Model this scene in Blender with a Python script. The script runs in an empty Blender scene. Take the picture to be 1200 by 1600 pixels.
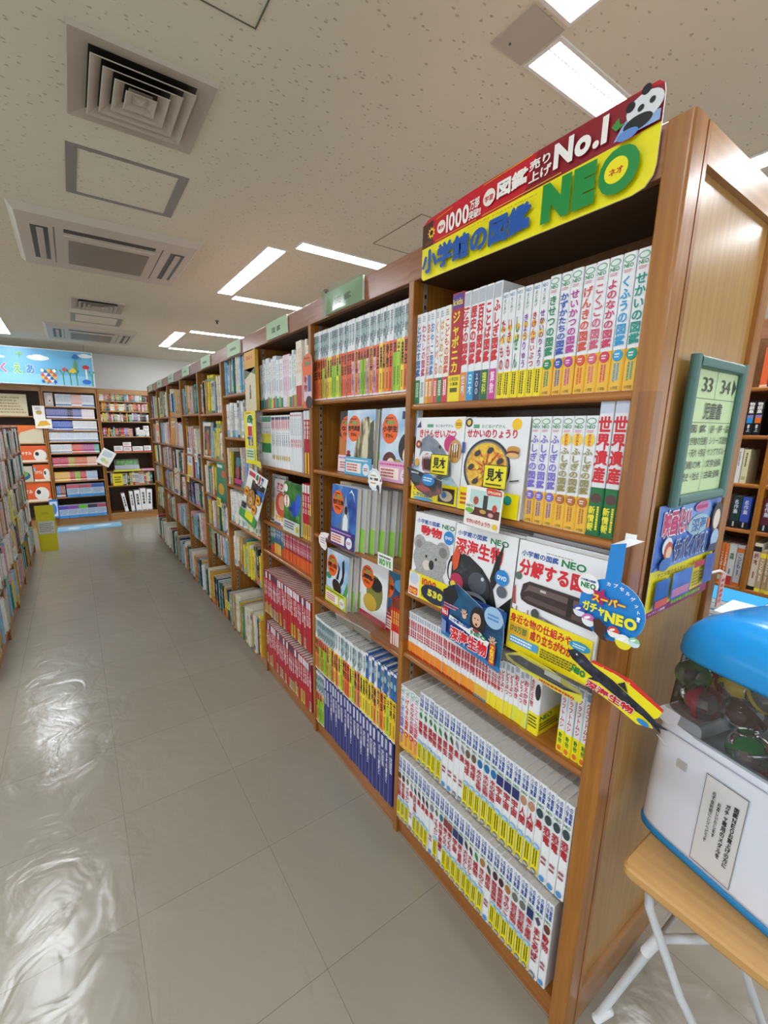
import bpy, math, random
from mathutils import Vector, Matrix

R = random.Random(7)
SC = bpy.context.scene
COL = SC.collection

# ------------------------------------------------------------------ camera
cam_d = bpy.data.cameras.new('camera')
cam = bpy.data.objects.new('camera', cam_d)
COL.objects.link(cam)
YAW, PITCH, ROLL = 0.583, 0.204, 0.008
F_ = Vector((math.sin(YAW)*math.cos(PITCH), math.cos(YAW)*math.cos(PITCH), -math.sin(PITCH)))
R0 = Vector((math.cos(YAW), -math.sin(YAW), 0))
U0 = R0.cross(F_)
CR = math.cos(ROLL)*R0 + math.sin(ROLL)*U0
CU = -math.sin(ROLL)*R0 + math.cos(ROLL)*U0
m = Matrix.Identity(4)
for i in range(3):
    m[i][0], m[i][1], m[i][2] = CR[i], CU[i], -F_[i]
m[0][3], m[1][3], m[2][3] = -0.937, -0.388, 1.607
cam.matrix_world = m
cam_d.lens = 665.3/1600*36
cam_d.sensor_width = 36
cam_d.shift_x = 42.7/1600
cam_d.shift_y = 6.1/1600
cam_d.clip_start = 0.02
SC.camera = cam

# ------------------------------------------------------------------ world, exposure
w = bpy.data.worlds.new('world'); SC.world = w; w.use_nodes = True
w.node_tree.nodes['Background'].inputs[0].default_value = (0.9, 0.95, 1, 1)
w.node_tree.nodes['Background'].inputs[1].default_value = 0.42
SC.view_settings.view_transform = 'Standard'
SC.view_settings.look = 'None'
SC.view_settings.gamma = 1
SC.view_settings.exposure = 1.78
try:
    SC.view_settings.use_curve_mapping = False
except Exception:
    pass
LAMP = 13.0
SC.cycles.use_denoising = True
SC.cycles.max_bounces = 7
SC.cycles.transparent_max_bounces = 14
SC.cycles.sample_clamp_indirect = 6

# ------------------------------------------------------------------ materials
def lin(c):
    return c/12.92 if c <= 0.04045 else ((c+0.055)/1.055)**2.4
def rgb(h):
    h = h.lstrip('#')
    return tuple(lin(int(h[i:i+2], 16)/255) for i in (0, 2, 4)) + (1,)
MATS = {}
def new_mat(name):
    mt = bpy.data.materials.new(name); mt.use_nodes = True
    nt = mt.node_tree; b = nt.nodes['Principled BSDF']
    return mt, nt, b
def paint(h, rough=0.38, spec=0.5, metal=0.0):
    k = (h, rough, spec, metal)
    if k not in MATS:
        mt, nt, b = new_mat('paint_'+h.lstrip('#'))
        b.inputs['Base Color'].default_value = rgb(h)
        b.inputs['Roughness'].default_value = rough
        b.inputs['Specular IOR Level'].default_value = spec
        b.inputs['Metallic'].default_value = metal
        MATS[k] = mt
    return MATS[k]
def N(nt, t, **kw):
    n = nt.nodes.new(t)
    for k, v in kw.items():
        setattr(n, k, v)
    return n
def ramp(nt, stops, interp='LINEAR'):
    r = nt.nodes.new('ShaderNodeValToRGB'); cr = r.color_ramp; cr.interpolation = interp
    while len(cr.elements) < len(stops): cr.elements.new(0.5)
    for e, (p, c) in zip(cr.elements, stops):
        e.position = p; e.color = rgb(c) if isinstance(c, str) else c
    return r
def photo(name, stops, scale=14, rough=0.35, stretch=(1, 1, 1)):
    """printed photograph texture: soft mottled colours"""
    mt, nt, b = new_mat('print_'+name)
    tc = N(nt, 'ShaderNodeTexCoord'); mp = N(nt, 'ShaderNodeMapping'); mp.inputs['Scale'].default_value = stretch
    nz = N(nt, 'ShaderNodeTexNoise'); nz.inputs['Scale'].default_value = scale; nz.inputs['Detail'].default_value = 5
    rp = ramp(nt, stops)
    nt.links.new(tc.outputs['Object'], mp.inputs[0]); nt.links.new(mp.outputs[0], nz.inputs['Vector'])
    nt.links.new(nz.outputs[0], rp.inputs[0]); nt.links.new(rp.outputs[0], b.inputs['Base Color'])
    b.inputs['Roughness'].default_value = rough
    MATS[name] = mt
def M(x):
    if not isinstance(x, str): return x
    return MATS[x] if x in MATS else paint(x)

photo('p_sharkgrey', [(0.3, '#5b6472'), (0.7, '#9aa5b3')], 20)
photo('p_water', [(0.35, '#2e6fae'), (0.52, '#b7d6ea'), (0.7, '#e9f2f6')], 12)
photo('p_koala', [(0.3, '#8f8f90'), (0.7, '#bcbcba')], 260)
photo('p_deep', [(0.4, '#0a0b0d'), (0.6, '#2c3035'), (0.75, '#6a6f74')], 16)
photo('p_pizza', [(0.35, '#d9961e'), (0.55, '#efc83a'), (0.7, '#c8641a')], 50)
photo('p_blue', [(0.35, '#1f3f8f'), (0.6, '#3f7bc8'), (0.75, '#a8cdea')], 9)
photo('p_sky', [(0.35, '#7fb3df'), (0.65, '#e6f0f7')], 8)
photo('p_rock', [(0.35, '#3f4238'), (0.5, '#9a8a5e'), (0.65, '#e3dcc4')], 22, stretch=(3, 3, .7))
photo('p_green', [(0.35, '#1f5a2c'), (0.6, '#4f8f3e'), (0.75, '#a2c455')], 18)
photo('p_dark', [(0.35, '#131417'), (0.55, '#33323a'), (0.7, '#8c5d50')], 18)
photo('p_mix', [(0.3, '#8a4f9e'), (0.45, '#d07f9c'), (0.6, '#e8c8b0'), (0.75, '#5576b5')], 26)
photo('p_toy', [(0.3, '#2b3a34'), (0.48, '#8b5f39'), (0.6, '#b34a4a'), (0.75, '#d9c9a0')], 20)
photo('p_forest', [(0.3, '#27331f'), (0.5, '#58663a'), (0.62, '#b9b558'), (0.78, '#e2dd9a')], 22)
photo('p_teal', [(0.35, '#1c3c46'), (0.5, '#c9d3d3'), (0.6, '#3e6e74'), (0.75, '#eef0ef')], 70, stretch=(1, 1, .35))
photo('p_lion', [(0.35, '#8a5a20'), (0.6, '#cf9340'), (0.75, '#e9c780')], 45)
photo('p_train', [(0.35, '#3a3436'), (0.55, '#857a78'), (0.75, '#c9c2bd')], 45, stretch=(1, 1, 4))
photo('p_fish', [(0.35, '#14151d'), (0.6, '#2f3244'), (0.78, '#767a92')], 60)
photo('p_beige', [(0.35, '#c9b999'), (0.6, '#e6dcc6'), (0.75, '#b2a084')], 30)
photo('p_orange', [(0.35, '#d9662a'), (0.55, '#ef8c3e'), (0.75, '#f5c9a0')], 12)
photo('p_navysea', [(0.35, '#12375f'), (0.6, '#1f6f9a'), (0.75, '#59a7c4')], 9)

def wood(name, dark, mid, light, axis, rough=0.33, coat=0.25, strip=0.045, length=0.42, contrast=1.0):
    """laminated timber: finger-jointed strips with fine grain; axis = grain direction in object space"""
    mt, nt, b = new_mat('wood_'+name)
    L = nt.links.new
    tc = N(nt, 'ShaderNodeTexCoord'); sp = N(nt, 'ShaderNodeSeparateXYZ'); L(tc.outputs['Object'], sp.inputs[0])
    g = {'x': 0, 'y': 1, 'z': 2}[axis]; o = [i for i in range(3) if i != g]
    ad = N(nt, 'ShaderNodeMath', operation='ADD'); L(sp.outputs[o[0]], ad.inputs[0]); L(sp.outputs[o[1]], ad.inputs[1])
    cb = N(nt, 'ShaderNodeCombineXYZ'); L(sp.outputs[g], cb.inputs[0]); L(ad.outputs[0], cb.inputs[1])
    br = N(nt, 'ShaderNodeTexBrick'); br.offset = 0.37; br.squash = 1
    br.inputs['Scale'].default_value = 1; br.inputs['Brick Width'].default_value = length
    br.inputs['Row Height'].default_value = strip; br.inputs['Mortar Size'].default_value = 0.0
    br.inputs['Color1'].default_value = rgb(dark); br.inputs['Color2'].default_value = rgb(light)
    br.inputs['Mortar'].default_value = rgb(mid)
    L(cb.outputs[0], br.inputs['Vector'])
    cb2 = N(nt, 'ShaderNodeCombineXYZ')
    m1 = N(nt, 'ShaderNodeMath', operation='MULTIPLY'); m1.inputs[1].default_value = 1.6; L(sp.outputs[g], m1.inputs[0])
    m2 = N(nt, 'ShaderNodeMath', operation='MULTIPLY'); m2.inputs[1].default_value = 46; L(sp.outputs[o[0]], m2.inputs[0])
    m3 = N(nt, 'ShaderNodeMath', operation='MULTIPLY'); m3.inputs[1].default_value = 46; L(sp.outputs[o[1]], m3.inputs[0])
    L(m1.outputs[0], cb2.inputs[0]); L(m2.outputs[0], cb2.inputs[1]); L(m3.outputs[0], cb2.inputs[2])
    nz = N(nt, 'ShaderNodeTexNoise'); nz.inputs['Scale'].default_value = 1.6; nz.inputs['Detail'].default_value = 6; L(cb2.outputs[0], nz.inputs['Vector'])
    rp = ramp(nt, [(0.3, dark), (0.52, mid), (0.75, light)]); L(nz.outputs[0], rp.inputs[0])
    mx = N(nt, 'ShaderNodeMix', data_type='RGBA'); mx.inputs['Factor'].default_value = 0.35*contrast
    L(rp.outputs[0], mx.inputs['A']); L(br.outputs[0], mx.inputs['B'])
    L(mx.outputs['Result'], b.inputs['Base Color'])
    b.inputs['Roughness'].default_value = rough; b.inputs['Coat Weight'].default_value = coat; b.inputs['Coat Roughness'].default_value = 0.18
    MATS[name] = mt
wood('wood_z', '#7d4815', '#99601f', '#b0762d', 'z')
wood('wood_y', '#82491a', '#a06022', '#b97c36', 'y')
wood('wood_head', '#7d4c2e', '#8f5b3b', '#a3704f', 'y', contrast=.8)
wood('wood_panel', '#a1763a', '#ad8344', '#b98f50', 'z', rough=.3, coat=.3, strip=.3, length=1.4, contrast=.5)
wood('wood_x', '#8d6030', '#a4743f', '#b98c56', 'x')
wood('wood_dark', '#3f2812', '#4a3017', '#573a1d', 'y', rough=.5, coat=.0)
wood('wood_table', '#c39457', '#c99a5c', '#d0a468', 'y', strip=2, length=4, contrast=.25)
wood('wood_back', '#5f3d1c', '#6f4a24', '#80572e', 'x')

def ceiling_mat():
    mt, nt, b = new_mat('fissured ceiling tile'); L = nt.links.new
    tc = N(nt, 'ShaderNodeTexCoord'); mp = N(nt, 'ShaderNodeMapping'); mp.inputs['Scale'].default_value = (26, 46, 30)
    mp.inputs['Rotation'].default_value = (0, 0, 0.5)
    L(tc.outputs['Object'], mp.inputs[0])
    v = N(nt, 'ShaderNodeTexVoronoi'); v.feature = 'F1'; v.inputs['Scale'].default_value = 1.0; L(mp.outputs[0], v.inputs['Vector'])
    nz = N(nt, 'ShaderNodeTexNoise'); nz.inputs['Scale'].default_value = 2.2; L(mp.outputs[0], nz.inputs['Vector'])
    ad = N(nt, 'ShaderNodeMath', operation='MULTIPLY_ADD'); L(nz.outputs[0], ad.inputs[0]); ad.inputs[1].default_value = 0.55; L(v.outputs['Distance'], ad.inputs[2])
    rp = ramp(nt, [(0.38, '#000000'), (0.46, '#ffffff')]); L(ad.outputs[0], rp.inputs[0])
    bp = N(nt, 'ShaderNodeBump'); bp.inputs['Strength'].default_value = 0.55; bp.inputs['Distance'].default_value = 0.003; L(rp.outputs[0], bp.inputs['Height'])
    L(bp.outputs[0], b.inputs['Normal'])
    mx = N(nt, 'ShaderNodeMix', data_type='RGBA'); mx.inputs['A'].default_value = rgb('#bcb6a3'); mx.inputs['B'].default_value = rgb('#dfdccb')
    L(rp.outputs[0], mx.inputs['Factor']); L(mx.outputs['Result'], b.inputs['Base Color'])
    b.inputs['Roughness'].default_value = 0.9; b.inputs['Specular IOR Level'].default_value = 0.1
    MATS['ceiling'] = mt
ceiling_mat()
def floor_mat():
    mt, nt, b = new_mat('waxed vinyl floor tile'); L = nt.links.new
    tc = N(nt, 'ShaderNodeTexCoord'); mp = N(nt, 'ShaderNodeMapping'); mp.inputs['Location'].default_value = (0.459, -0.477, 0)
    L(tc.outputs['Object'], mp.inputs[0])
    br = N(nt, 'ShaderNodeTexBrick'); br.offset = 0.0; br.inputs['Scale'].default_value = 1
    br.inputs['Brick Width'].default_value = 0.462; br.inputs['Row Height'].default_value = 0.462
    br.inputs['Mortar Size'].default_value = 0.0009; br.inputs['Mortar Smooth'].default_value = 0.3
    br.inputs['Color1'].default_value = rgb('#9c9688'); br.inputs['Color2'].default_value = rgb('#a09a8c'); br.inputs['Mortar'].default_value = rgb('#736d61')
    L(mp.outputs[0], br.inputs['Vector'])
    nz = N(nt, 'ShaderNodeTexNoise'); nz.inputs['Scale'].default_value = 0.8; nz.inputs['Detail'].default_value = 4; L(tc.outputs['Object'], nz.inputs['Vector'])
    mx = N(nt, 'ShaderNodeMix', data_type='RGBA', blend_type='MULTIPLY'); mx.inputs['Factor'].default_value = 0.5
    rp = ramp(nt, [(0.3, '#dcdcdc'), (0.7, '#ffffff')]); L(nz.outputs[0], rp.inputs[0])
    L(br.outputs[0], mx.inputs['A']); L(rp.outputs[0], mx.inputs['B']); L(mx.outputs['Result'], b.inputs['Base Color'])
    # worn wax: wavy and patchy gloss
    mp2 = N(nt, 'ShaderNodeMapping'); mp2.inputs['Scale'].default_value = (5, 5, 1); L(tc.outputs['Object'], mp2.inputs[0])
    n2 = N(nt, 'ShaderNodeTexNoise'); n2.inputs['Scale'].default_value = 1.3; n2.inputs['Detail'].default_value = 3; n2.inputs['Distortion'].default_value = 0.8; L(mp2.outputs[0], n2.inputs['Vector'])
    n3 = N(nt, 'ShaderNodeTexNoise'); n3.inputs['Scale'].default_value = 14; n3.inputs['Detail'].default_value = 3; L(tc.outputs['Object'], n3.inputs['Vector'])
    bp = N(nt, 'ShaderNodeBump'); bp.inputs['Strength'].default_value = 0.28; bp.inputs['Distance'].default_value = 0.02; L(n2.outputs[0], bp.inputs['Height'])
    bp2 = N(nt, 'ShaderNodeBump'); bp2.inputs['Strength'].default_value = 0.12; bp2.inputs['Distance'].default_value = 0.004; L(n3.outputs[0], bp2.inputs['Height']); L(bp.outputs[0], bp2.inputs['Normal'])
    L(bp2.outputs[0], b.inputs['Normal'])
    rr = N(nt, 'ShaderNodeMapRange'); rr.inputs['To Min'].default_value = 0.13; rr.inputs['To Max'].default_value = 0.3; L(n2.outputs[0], rr.inputs[0])
    L(rr.outputs[0], b.inputs['Roughness']); b.inputs['Specular IOR Level'].default_value = 0.55
    MATS['floor'] = mt
floor_mat()
def emit(name, h, s):
    mt = bpy.data.materials.new(name); mt.use_nodes = True; nt = mt.node_tree; nt.nodes.clear()
    e = N(nt, 'ShaderNodeEmission'); e.inputs[0].default_value = rgb(h); e.inputs[1].default_value = s
    o = N(nt, 'ShaderNodeOutputMaterial'); nt.links.new(e.outputs[0], o.inputs[0]); MATS[name] = mt
emit('lamp', '#f3f8ff', LAMP)
def clear(name, h, alpha, rough=0.05, spec_tint=1.0):
    """clear plastic: transparent body with fresnel gloss, tinted by h"""
    mt = bpy.data.materials.new(name); mt.use_nodes = True; nt = mt.node_tree; nt.nodes.clear(); L = nt.links.new
    t = N(nt, 'ShaderNodeBsdfTransparent'); t.inputs[0].default_value = rgb(h)
    g = N(nt, 'ShaderNodeBsdfGlossy'); g.inputs['Roughness'].default_value = rough
    d = N(nt, 'ShaderNodeBsdfDiffuse'); d.inputs[0].default_value = rgb(h)
    fr = N(nt, 'ShaderNodeFresnel'); fr.inputs[0].default_value = 1.45
    m1 = N(nt, 'ShaderNodeMixShader'); m1.inputs[0].default_value = alpha; L(t.outputs[0], m1.inputs[1]); L(d.outputs[0], m1.inputs[2])
    m2 = N(nt, 'ShaderNodeMixShader'); L(fr.outputs[0], m2.inputs[0]); L(m1.outputs[0], m2.inputs[1]); L(g.outputs[0], m2.inputs[2])
    o = N(nt, 'ShaderNodeOutputMaterial'); L(m2.outputs[0], o.inputs[0]); MATS[name] = mt
clear('acrylic', '#f4f6f5', 0.06)
clear('sleeve', '#dfeadf', 0.12, 0.12)
clear('globe', '#eef1f0', 0.03)
clear('cap_clear', '#e4e6e6', 0.12)
for n_, h_ in (('c_green', '#5fc83f'), ('c_pink', '#f0607e'), ('c_yellow', '#f0d23a'), ('c_brown', '#6a3c28'), ('c_red', '#e03a44'), ('c_dgreen', '#2fa850'), ('c_blue', '#1f6fc0')):
    clear(n_, h_, 0.6, 0.03)

# ------------------------------------------------------------------ mesh builder
class MB:
    def __init__(s):
        s.v, s.f, s.mi, s.mats, s.sm = [], [], [], [], []
    def m(s, mat):
        mat = M(mat)
        for i, x in enumerate(s.mats):
            if x is mat: return i
        s.mats.append(mat); return len(s.mats)-1
    def add(s, verts, faces, mat, smooth=False):
        o = len(s.v); s.v.extend([tuple(p) for p in verts]); k = s.m(mat)
        for f in faces:
            s.f.append([o+i for i in f]); s.mi.append(k); s.sm.append(smooth)
    def box(s, a, b, mat, skip=()):
        (x0, y0, z0), (x1, y1, z1) = a, b
        v = [(x0,y0,z0),(x1,y0,z0),(x1,y1,z0),(x0,y1,z0),(x0,y0,z1),(x1,y0,z1),(x1,y1,z1),(x0,y1,z1)]
        f = {'-z':(0,3,2,1), '+z':(4,5,6,7), '-y':(0,1,5,4), '+x':(1,2,6,5), '+y':(2,3,7,6), '-x':(3,0,4,7)}
        s.add(v, [f[k] for k in f if k not in skip], mat)
    def bevel_box(s, a, b, r, mat, axis='y'):
        """box whose four edges along axis are rounded"""
        ax = 'xyz'.index(axis); o = [i for i in range(3) if i != ax]
        c = [(a[o[0]]+b[o[0]])/2, (a[o[1]]+b[o[1]])/2]; h = [(b[o[0]]-a[o[0]])/2, (b[o[1]]-a[o[1]])/2]
        r = min(r, h[0], h[1]); prof = []
        for q, (sx, sy) in enumerate(((1,1),(-1,1),(-1,-1),(1,-1))):
            for k in range(4):
                t = math.pi/2*(q + k/3)
                prof.append((c[0]+sx*(h[0]-r)+r*math.cos(t), c[1]+sy*(h[1]-r)+r*math.sin(t)))
        n = len(prof); vs = []
        for e in (a[ax], b[ax]):
            for p in prof:
                q = [0,0,0]; q[ax] = e; q[o[0]] = p[0]; q[o[1]] = p[1]; vs.append(q)
        s.add(vs, [(i, (i+1) % n, n+(i+1) % n, n+i) for i in range(n)] + [tuple(range(n)), tuple(range(n, 2*n))], mat)
    def tube(s, pts, r, mat, n=10, caps=True):
        pts = [Vector(p) for p in pts]; vs = []; up = Vector((0.13, 0.2, 1)).normalized()
        for i, p in enumerate(pts):
            d = (pts[min(i+1, len(pts)-1)]-pts[max(i-1, 0)]).normalized()
            a = d.cross(up).normalized() if abs(d.dot(up)) < 0.98 else d.cross(Vector((1, 0, 0))).normalized()
            b = d.cross(a)
            vs += [p+r*(math.cos(2*math.pi*k/n)*a+math.sin(2*math.pi*k/n)*b) for k in range(n)]
        fs = [(i*n+k, i*n+(k+1) % n, (i+1)*n+(k+1) % n, (i+1)*n+k) for i in range(len(pts)-1) for k in range(n)]
        if caps: fs += [tuple(range(n)), tuple(range((len(pts)-1)*n, len(pts)*n))]
        s.add(vs, fs, mat, True)
    def mesh(s, name):
        me = bpy.data.meshes.new(name)
        me.from_pydata(s.v, [], s.f)
        for mt in s.mats: me.materials.append(mt)
        me.polygons.foreach_set('material_index', s.mi)
        me.polygons.foreach_set('use_smooth', s.sm)
        me.update(); return me
    def build(s, name, parent=None, loc=(0, 0, 0), rot=(0, 0, 0)):
        return link(name, s.mesh(name), parent, loc, rot)
def link(name, me, parent=None, loc=(0, 0, 0), rot=(0, 0, 0)):
    o = bpy.data.objects.new(name, me); COL.objects.link(o)
    o.location = loc; o.rotation_euler = rot
    if parent is not None: o.parent = parent
    return o
def tag(o, label, cat, group=None):
    o['label'] = label; o['category'] = cat
    if group: o['group'] = group
    return o
def empty(name, loc=(0, 0, 0), rot=(0, 0, 0)):
    o = bpy.data.objects.new(name, None); COL.objects.link(o); o.location = loc; o.rotation_euler = rot
    o.empty_display_size = 0.05
    return o
def struct(o):
    o['kind'] = 'structure'; return o

# ------------------------------------------------------------------ lettering
_tc = bpy.data.curves.new('glyph', 'FONT'); _tc.resolution_u = 4
_to = bpy.data.objects.new('glyph', _tc); COL.objects.link(_to)
GL = {}
def glyph(ch, bold):
    if ord(ch) >= 0x3040 and bold > .012:      # dense characters are thickened by overprinting
        vs, fs, a = glyph(ch, .01); b = bold*.62; V, F = [], []
        for dx, dy in ((b, 0), (-b, 0), (0, b), (0, -b)) if bold < .075 else ((b, 0), (-b, 0), (0, b), (0, -b), (b*.7, b*.7), (-b*.7, b*.7), (b*.7, -b*.7), (-b*.7, -b*.7)):
            o = len(V); V += [(p[0]+dx, p[1]+dy, .3*(len(V)//max(1, len(vs)))) for p in vs]; F += [tuple(i+o for i in f) for f in fs]
        return V, F, a
    k = (ch, bold)
    if k not in GL:
        _tc.body = ch; _tc.offset = bold
        bpy.context.view_layer.update()
        dg = bpy.context.evaluated_depsgraph_get()
        ev = _to.evaluated_get(dg); me = ev.to_mesh()
        vs = [(v.co.x, v.co.y, 0.0) for v in me.vertices]; fs = [tuple(p.vertices) for p in me.polygons]
        ev.to_mesh_clear()
        wide = ord(ch) > 0x2e00
        if vs:
            x0 = min(v[0] for v in vs); x1 = max(v[0] for v in vs)
        else: x0, x1 = 0, .3
        GL[k] = (vs, fs, (0.0, 1.0) if wide else (x0-.03, x1+.03))
    return GL[k]

class Face:
    """a flat printed face: origin (bottom left), right, up, normal in the mesh's own space"""
    def __init__(s, mb, O, r, u, n, W, H, step=0.00022):
        s.mb, s.O, s.r, s.u, s.n, s.W, s.H, s.k, s.step = mb, Vector(O), Vector(r), Vector(u), Vector(n), W, H, 1, step
    def P(s, x, y, k=None):
        return s.O + s.r*(x*s.W) + s.u*(y*s.H) + s.n*(s.step*(s.k if k is None else k))
    def poly(s, pts, col, keep=False):
        s.mb.add([s.P(x, y) for x, y in pts], [tuple(range(len(pts)))], col)
        if not keep: s.k += 1
    def rect(s, x0, y0, x1, y1, col): s.poly([(x0,y0),(x1,y0),(x1,y1),(x0,y1)], col)
    def ell(s, cx, cy, rx, ry, col, n=20, rot=0):
        c, d = math.cos(rot), math.sin(rot)
        s.poly([(cx+(rx*math.cos(2*math.pi*i/n)*c - ry*math.sin(2*math.pi*i/n)*d*s.H/s.W*1.0),
                 cy+(rx*math.cos(2*math.pi*i/n)*d*s.W/s.H + ry*math.sin(2*math.pi*i/n)*c)) for i in range(n)], col)
    def circ(s, cx, cy, r, col, n=22): s.ell(cx, cy, r, r*s.W/s.H, col, n)
    def star(s, cx, cy, r, col, n=5, inner=.5, ph=.3):
        s.poly([(cx+(r if i % 2 == 0 else r*inner)*math.cos(ph+math.pi*i/n), cy+(r if i % 2 == 0 else r*inner)*math.sin(ph+math.pi*i/n)*s.W/s.H) for i in range(2*n)], col)
    def text(s, t, x0, y0, x1, y1, col, bold=0.0, slant=0.0, out=None, ob=0.07):
        """horizontal lettering filling the box"""
        if out: s.text(t, x0, y0, x1, y1, out, ob, slant)
        if out: lay = [glyph(c, bold) for c in t]; adv = [glyph(c, ob)[2] for c in t]
        else: lay = [glyph(c, bold) for c in t]; adv = [g[2] for g in lay]
        tot = sum(a[1]-a[0] if c != ' ' else .35 for a, c in zip(adv, t)); sx = (x1-x0)/tot
        cjk = any(ord(c) > 0x2e00 for c in t)
        lo, hi = (-.12, .88) if cjk else (-.02, .74)
        sy = (y1-y0)/(hi-lo); cx = x0
        for c, g, a in zip(t, lay, adv):
            if c == ' ': cx += .35*sx; continue
            s.mb.add([s.P(cx+(vx-a[0])*sx+slant*(vy-lo)*sy, y0+(vy-lo)*sy, s.k+vz) for vx, vy, vz in g[0]], g[1], col)
            cx += (a[1]-a[0])*sx
        s.k += 1+(2 if bold > .012 else 0)
    def vtext(s, t, xc, y0, y1, w, col, bold=0.0, out=None, ob=.07):
        """vertical lettering from y1 down to y0, characters w wide"""
        if out: s.vtext(t, xc, y0, y1, w, out, ob)
        ch = (y1-y0)/len(t)
        for i, c in enumerate(t):
            g = glyph(c, bold); yb = y1-(i+1)*ch
            if c in 'ー―':
                pts = [s.P(xc+(vy-.38)*w, yb+(1-(vx)*1.0)*ch, s.k+vz) for vx, vy, vz in g[0]]
            elif ord(c) < 0x2e00:
                a = g[2]; pts = [s.P(xc+(vx-(a[0]+a[1])/2)/(a[1]-a[0])*w*.8, yb+(vy+.05)/.85*ch, s.k+vz) for vx, vy, vz in g[0]]
            else:
                pts = [s.P(xc+(vx-.5)*w, yb+(vy+.12)*ch, s.k+vz) for vx, vy, vz in g[0]]
            s.mb.add(pts, g[1], col)
        s.k += 1+(2 if bold > .012 else 0)
    def lines(s, x0, y0, x1, y1, n, col, seed=1, fill=.55):
        """rows of print too small to read"""
        rr = random.Random(seed); ph = (y1-y0)/n
        for i in range(n):
            y = y1-(i+1)*ph+ph*(1-fill)/2; x = x0; xe = x1-(x1-x0)*rr.random()*.25
            while x < xe:
                wd = (x1-x0)*(.03+.07*rr.random()); s.poly([(x,y),(min(x+wd,xe),y),(min(x+wd,xe),y+ph*fill),(x,y+ph*fill)], col, True); x += wd+(x1-x0)*.018
        s.k += 1
    def vlines(s, x0, y0, x1, y1, n, col, seed=1, fill=.6):
        rr = random.Random(seed); pw = (x1-x0)/n
        for i in range(n):
            x = x0+i*pw+pw*(1-fill)/2; y = y1; ye = y0+(y1-y0)*rr.random()*.2
            while y > ye:
                h = (y1-y0)*(.04+.06*rr.random()); yy = max(y-h, ye); s.poly([(x,yy),(x+pw*fill,yy),(x+pw*fill,y),(x,y)], col, True); y -= h+(y1-y0)*.02
        s.k += 1

# ------------------------------------------------------------------ book factory
ORD1 = 'zeroth first second third fourth fifth sixth seventh eighth ninth tenth eleventh twelfth thirteenth fourteenth fifteenth sixteenth seventeenth eighteenth nineteenth twentieth'.split()
TENS = {2: 'twenty', 3: 'thirty', 4: 'forty', 5: 'fifty', 6: 'sixty'}
def ordn(n):
    if n <= 20: return ORD1[n]
    t, u = divmod(n, 10)
    return TENS[t]+'-'+ORD1[u] if u else {3: 'thirtieth', 4: 'fortieth', 5: 'fiftieth', 6: 'sixtieth'}[t]

class Book:
    """name, category, description, thickness w, height h, depth d; meshes of cover, pages and paper band are shared by every copy"""
    def __init__(s, name, cat, desc, w, h, d, cover, spine=None, front=None, band=None, pages='#dedbd2', simple=False, back=None):
        s.name, s.cat, s.desc, s.w, s.h, s.d = name, cat, desc, w, h, d
        mb = MB(); c = min(.0022, w*.2); t = .0013
        out = [(d, w/2), (c, w/2), (0, w/2-c), (0, -w/2+c), (c, -w/2), (d, -w/2)]
        inn = [(d, w/2-t), (c+t, w/2-t), (t+.001, w/2-c), (t+.001, -w/2+c), (c+t, -w/2+t), (d, -w/2+t)]
        vs = [(x, y, z) for z in (0, h) for x, y in out] + [(x, y, z) for z in (0, h) for x, y in inn]
        fs = []
        for i in range(5):
            fs += [(i, i+1, i+7, i+6), (12+i, 12+i+1, 12+i+7, 12+i+6), (6+i, 7+i, 19+i, 18+i), (i, i+1, 13+i, 12+i)]
        fs += [(0, 6, 18, 12), (5, 11, 23, 17)]
        mb.add(vs, fs, cover)
        if spine: spine(Face(mb, (0, w/2, 0), (0, -1, 0), (0, 0, 1), (-1, 0, 0), w, h))
        if front: front(Face(mb, (0, -w/2, 0), (1, 0, 0), (0, 0, 1), (0, -1, 0), d, h, .00015))
        pg = MB(); pg.box((.004, -w/2+t, .003), (d-.003, w/2-t, h-.003), pages)
        s.simple = simple
        if simple:
            mb.box((.004, -w/2+t, .003), (d-.003, w/2-t, h-.003), pages); s.pages = None
        else: s.pages = pg.mesh('page_block')
        s.cover = mb.mesh(name)
        s.band = None
        if band and not simple:
            hb, col, art, fart = (list(band)+[None, None])[:4]
            b = MB(); e = .0006; q = .0048 if front else e
            ring = [(d*.98, w/2+e), (c, w/2+e), (-e, w/2-c), (-e, -w/2+c), (c, -w/2-q), (d*.98, -w/2-q)]
            b.add([(x, y, z) for z in (.001, hb) for x, y in ring], [(i, i+1, i+7, i+6) for i in range(5)], col)
            if art: art(Face(b, (-e, w/2, 0), (0, -1, 0), (0, 0, 1), (-1, 0, 0), w, hb))
            if fart: fart(Face(b, (0, -w/2-q, 0), (1, 0, 0), (0, 0, 1), (0, -1, 0), d, hb, .0002))
            s.band = b.mesh('paper_band')
    def put(s, M4, label, group):
        o = link(s.name, s.cover); o.matrix_world = M4
        tag(o, label, s.cat, group)
        if s.pages: link('page_block', s.pages, o)
        if s.band: link('paper_band', s.band, o)
        return o

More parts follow.
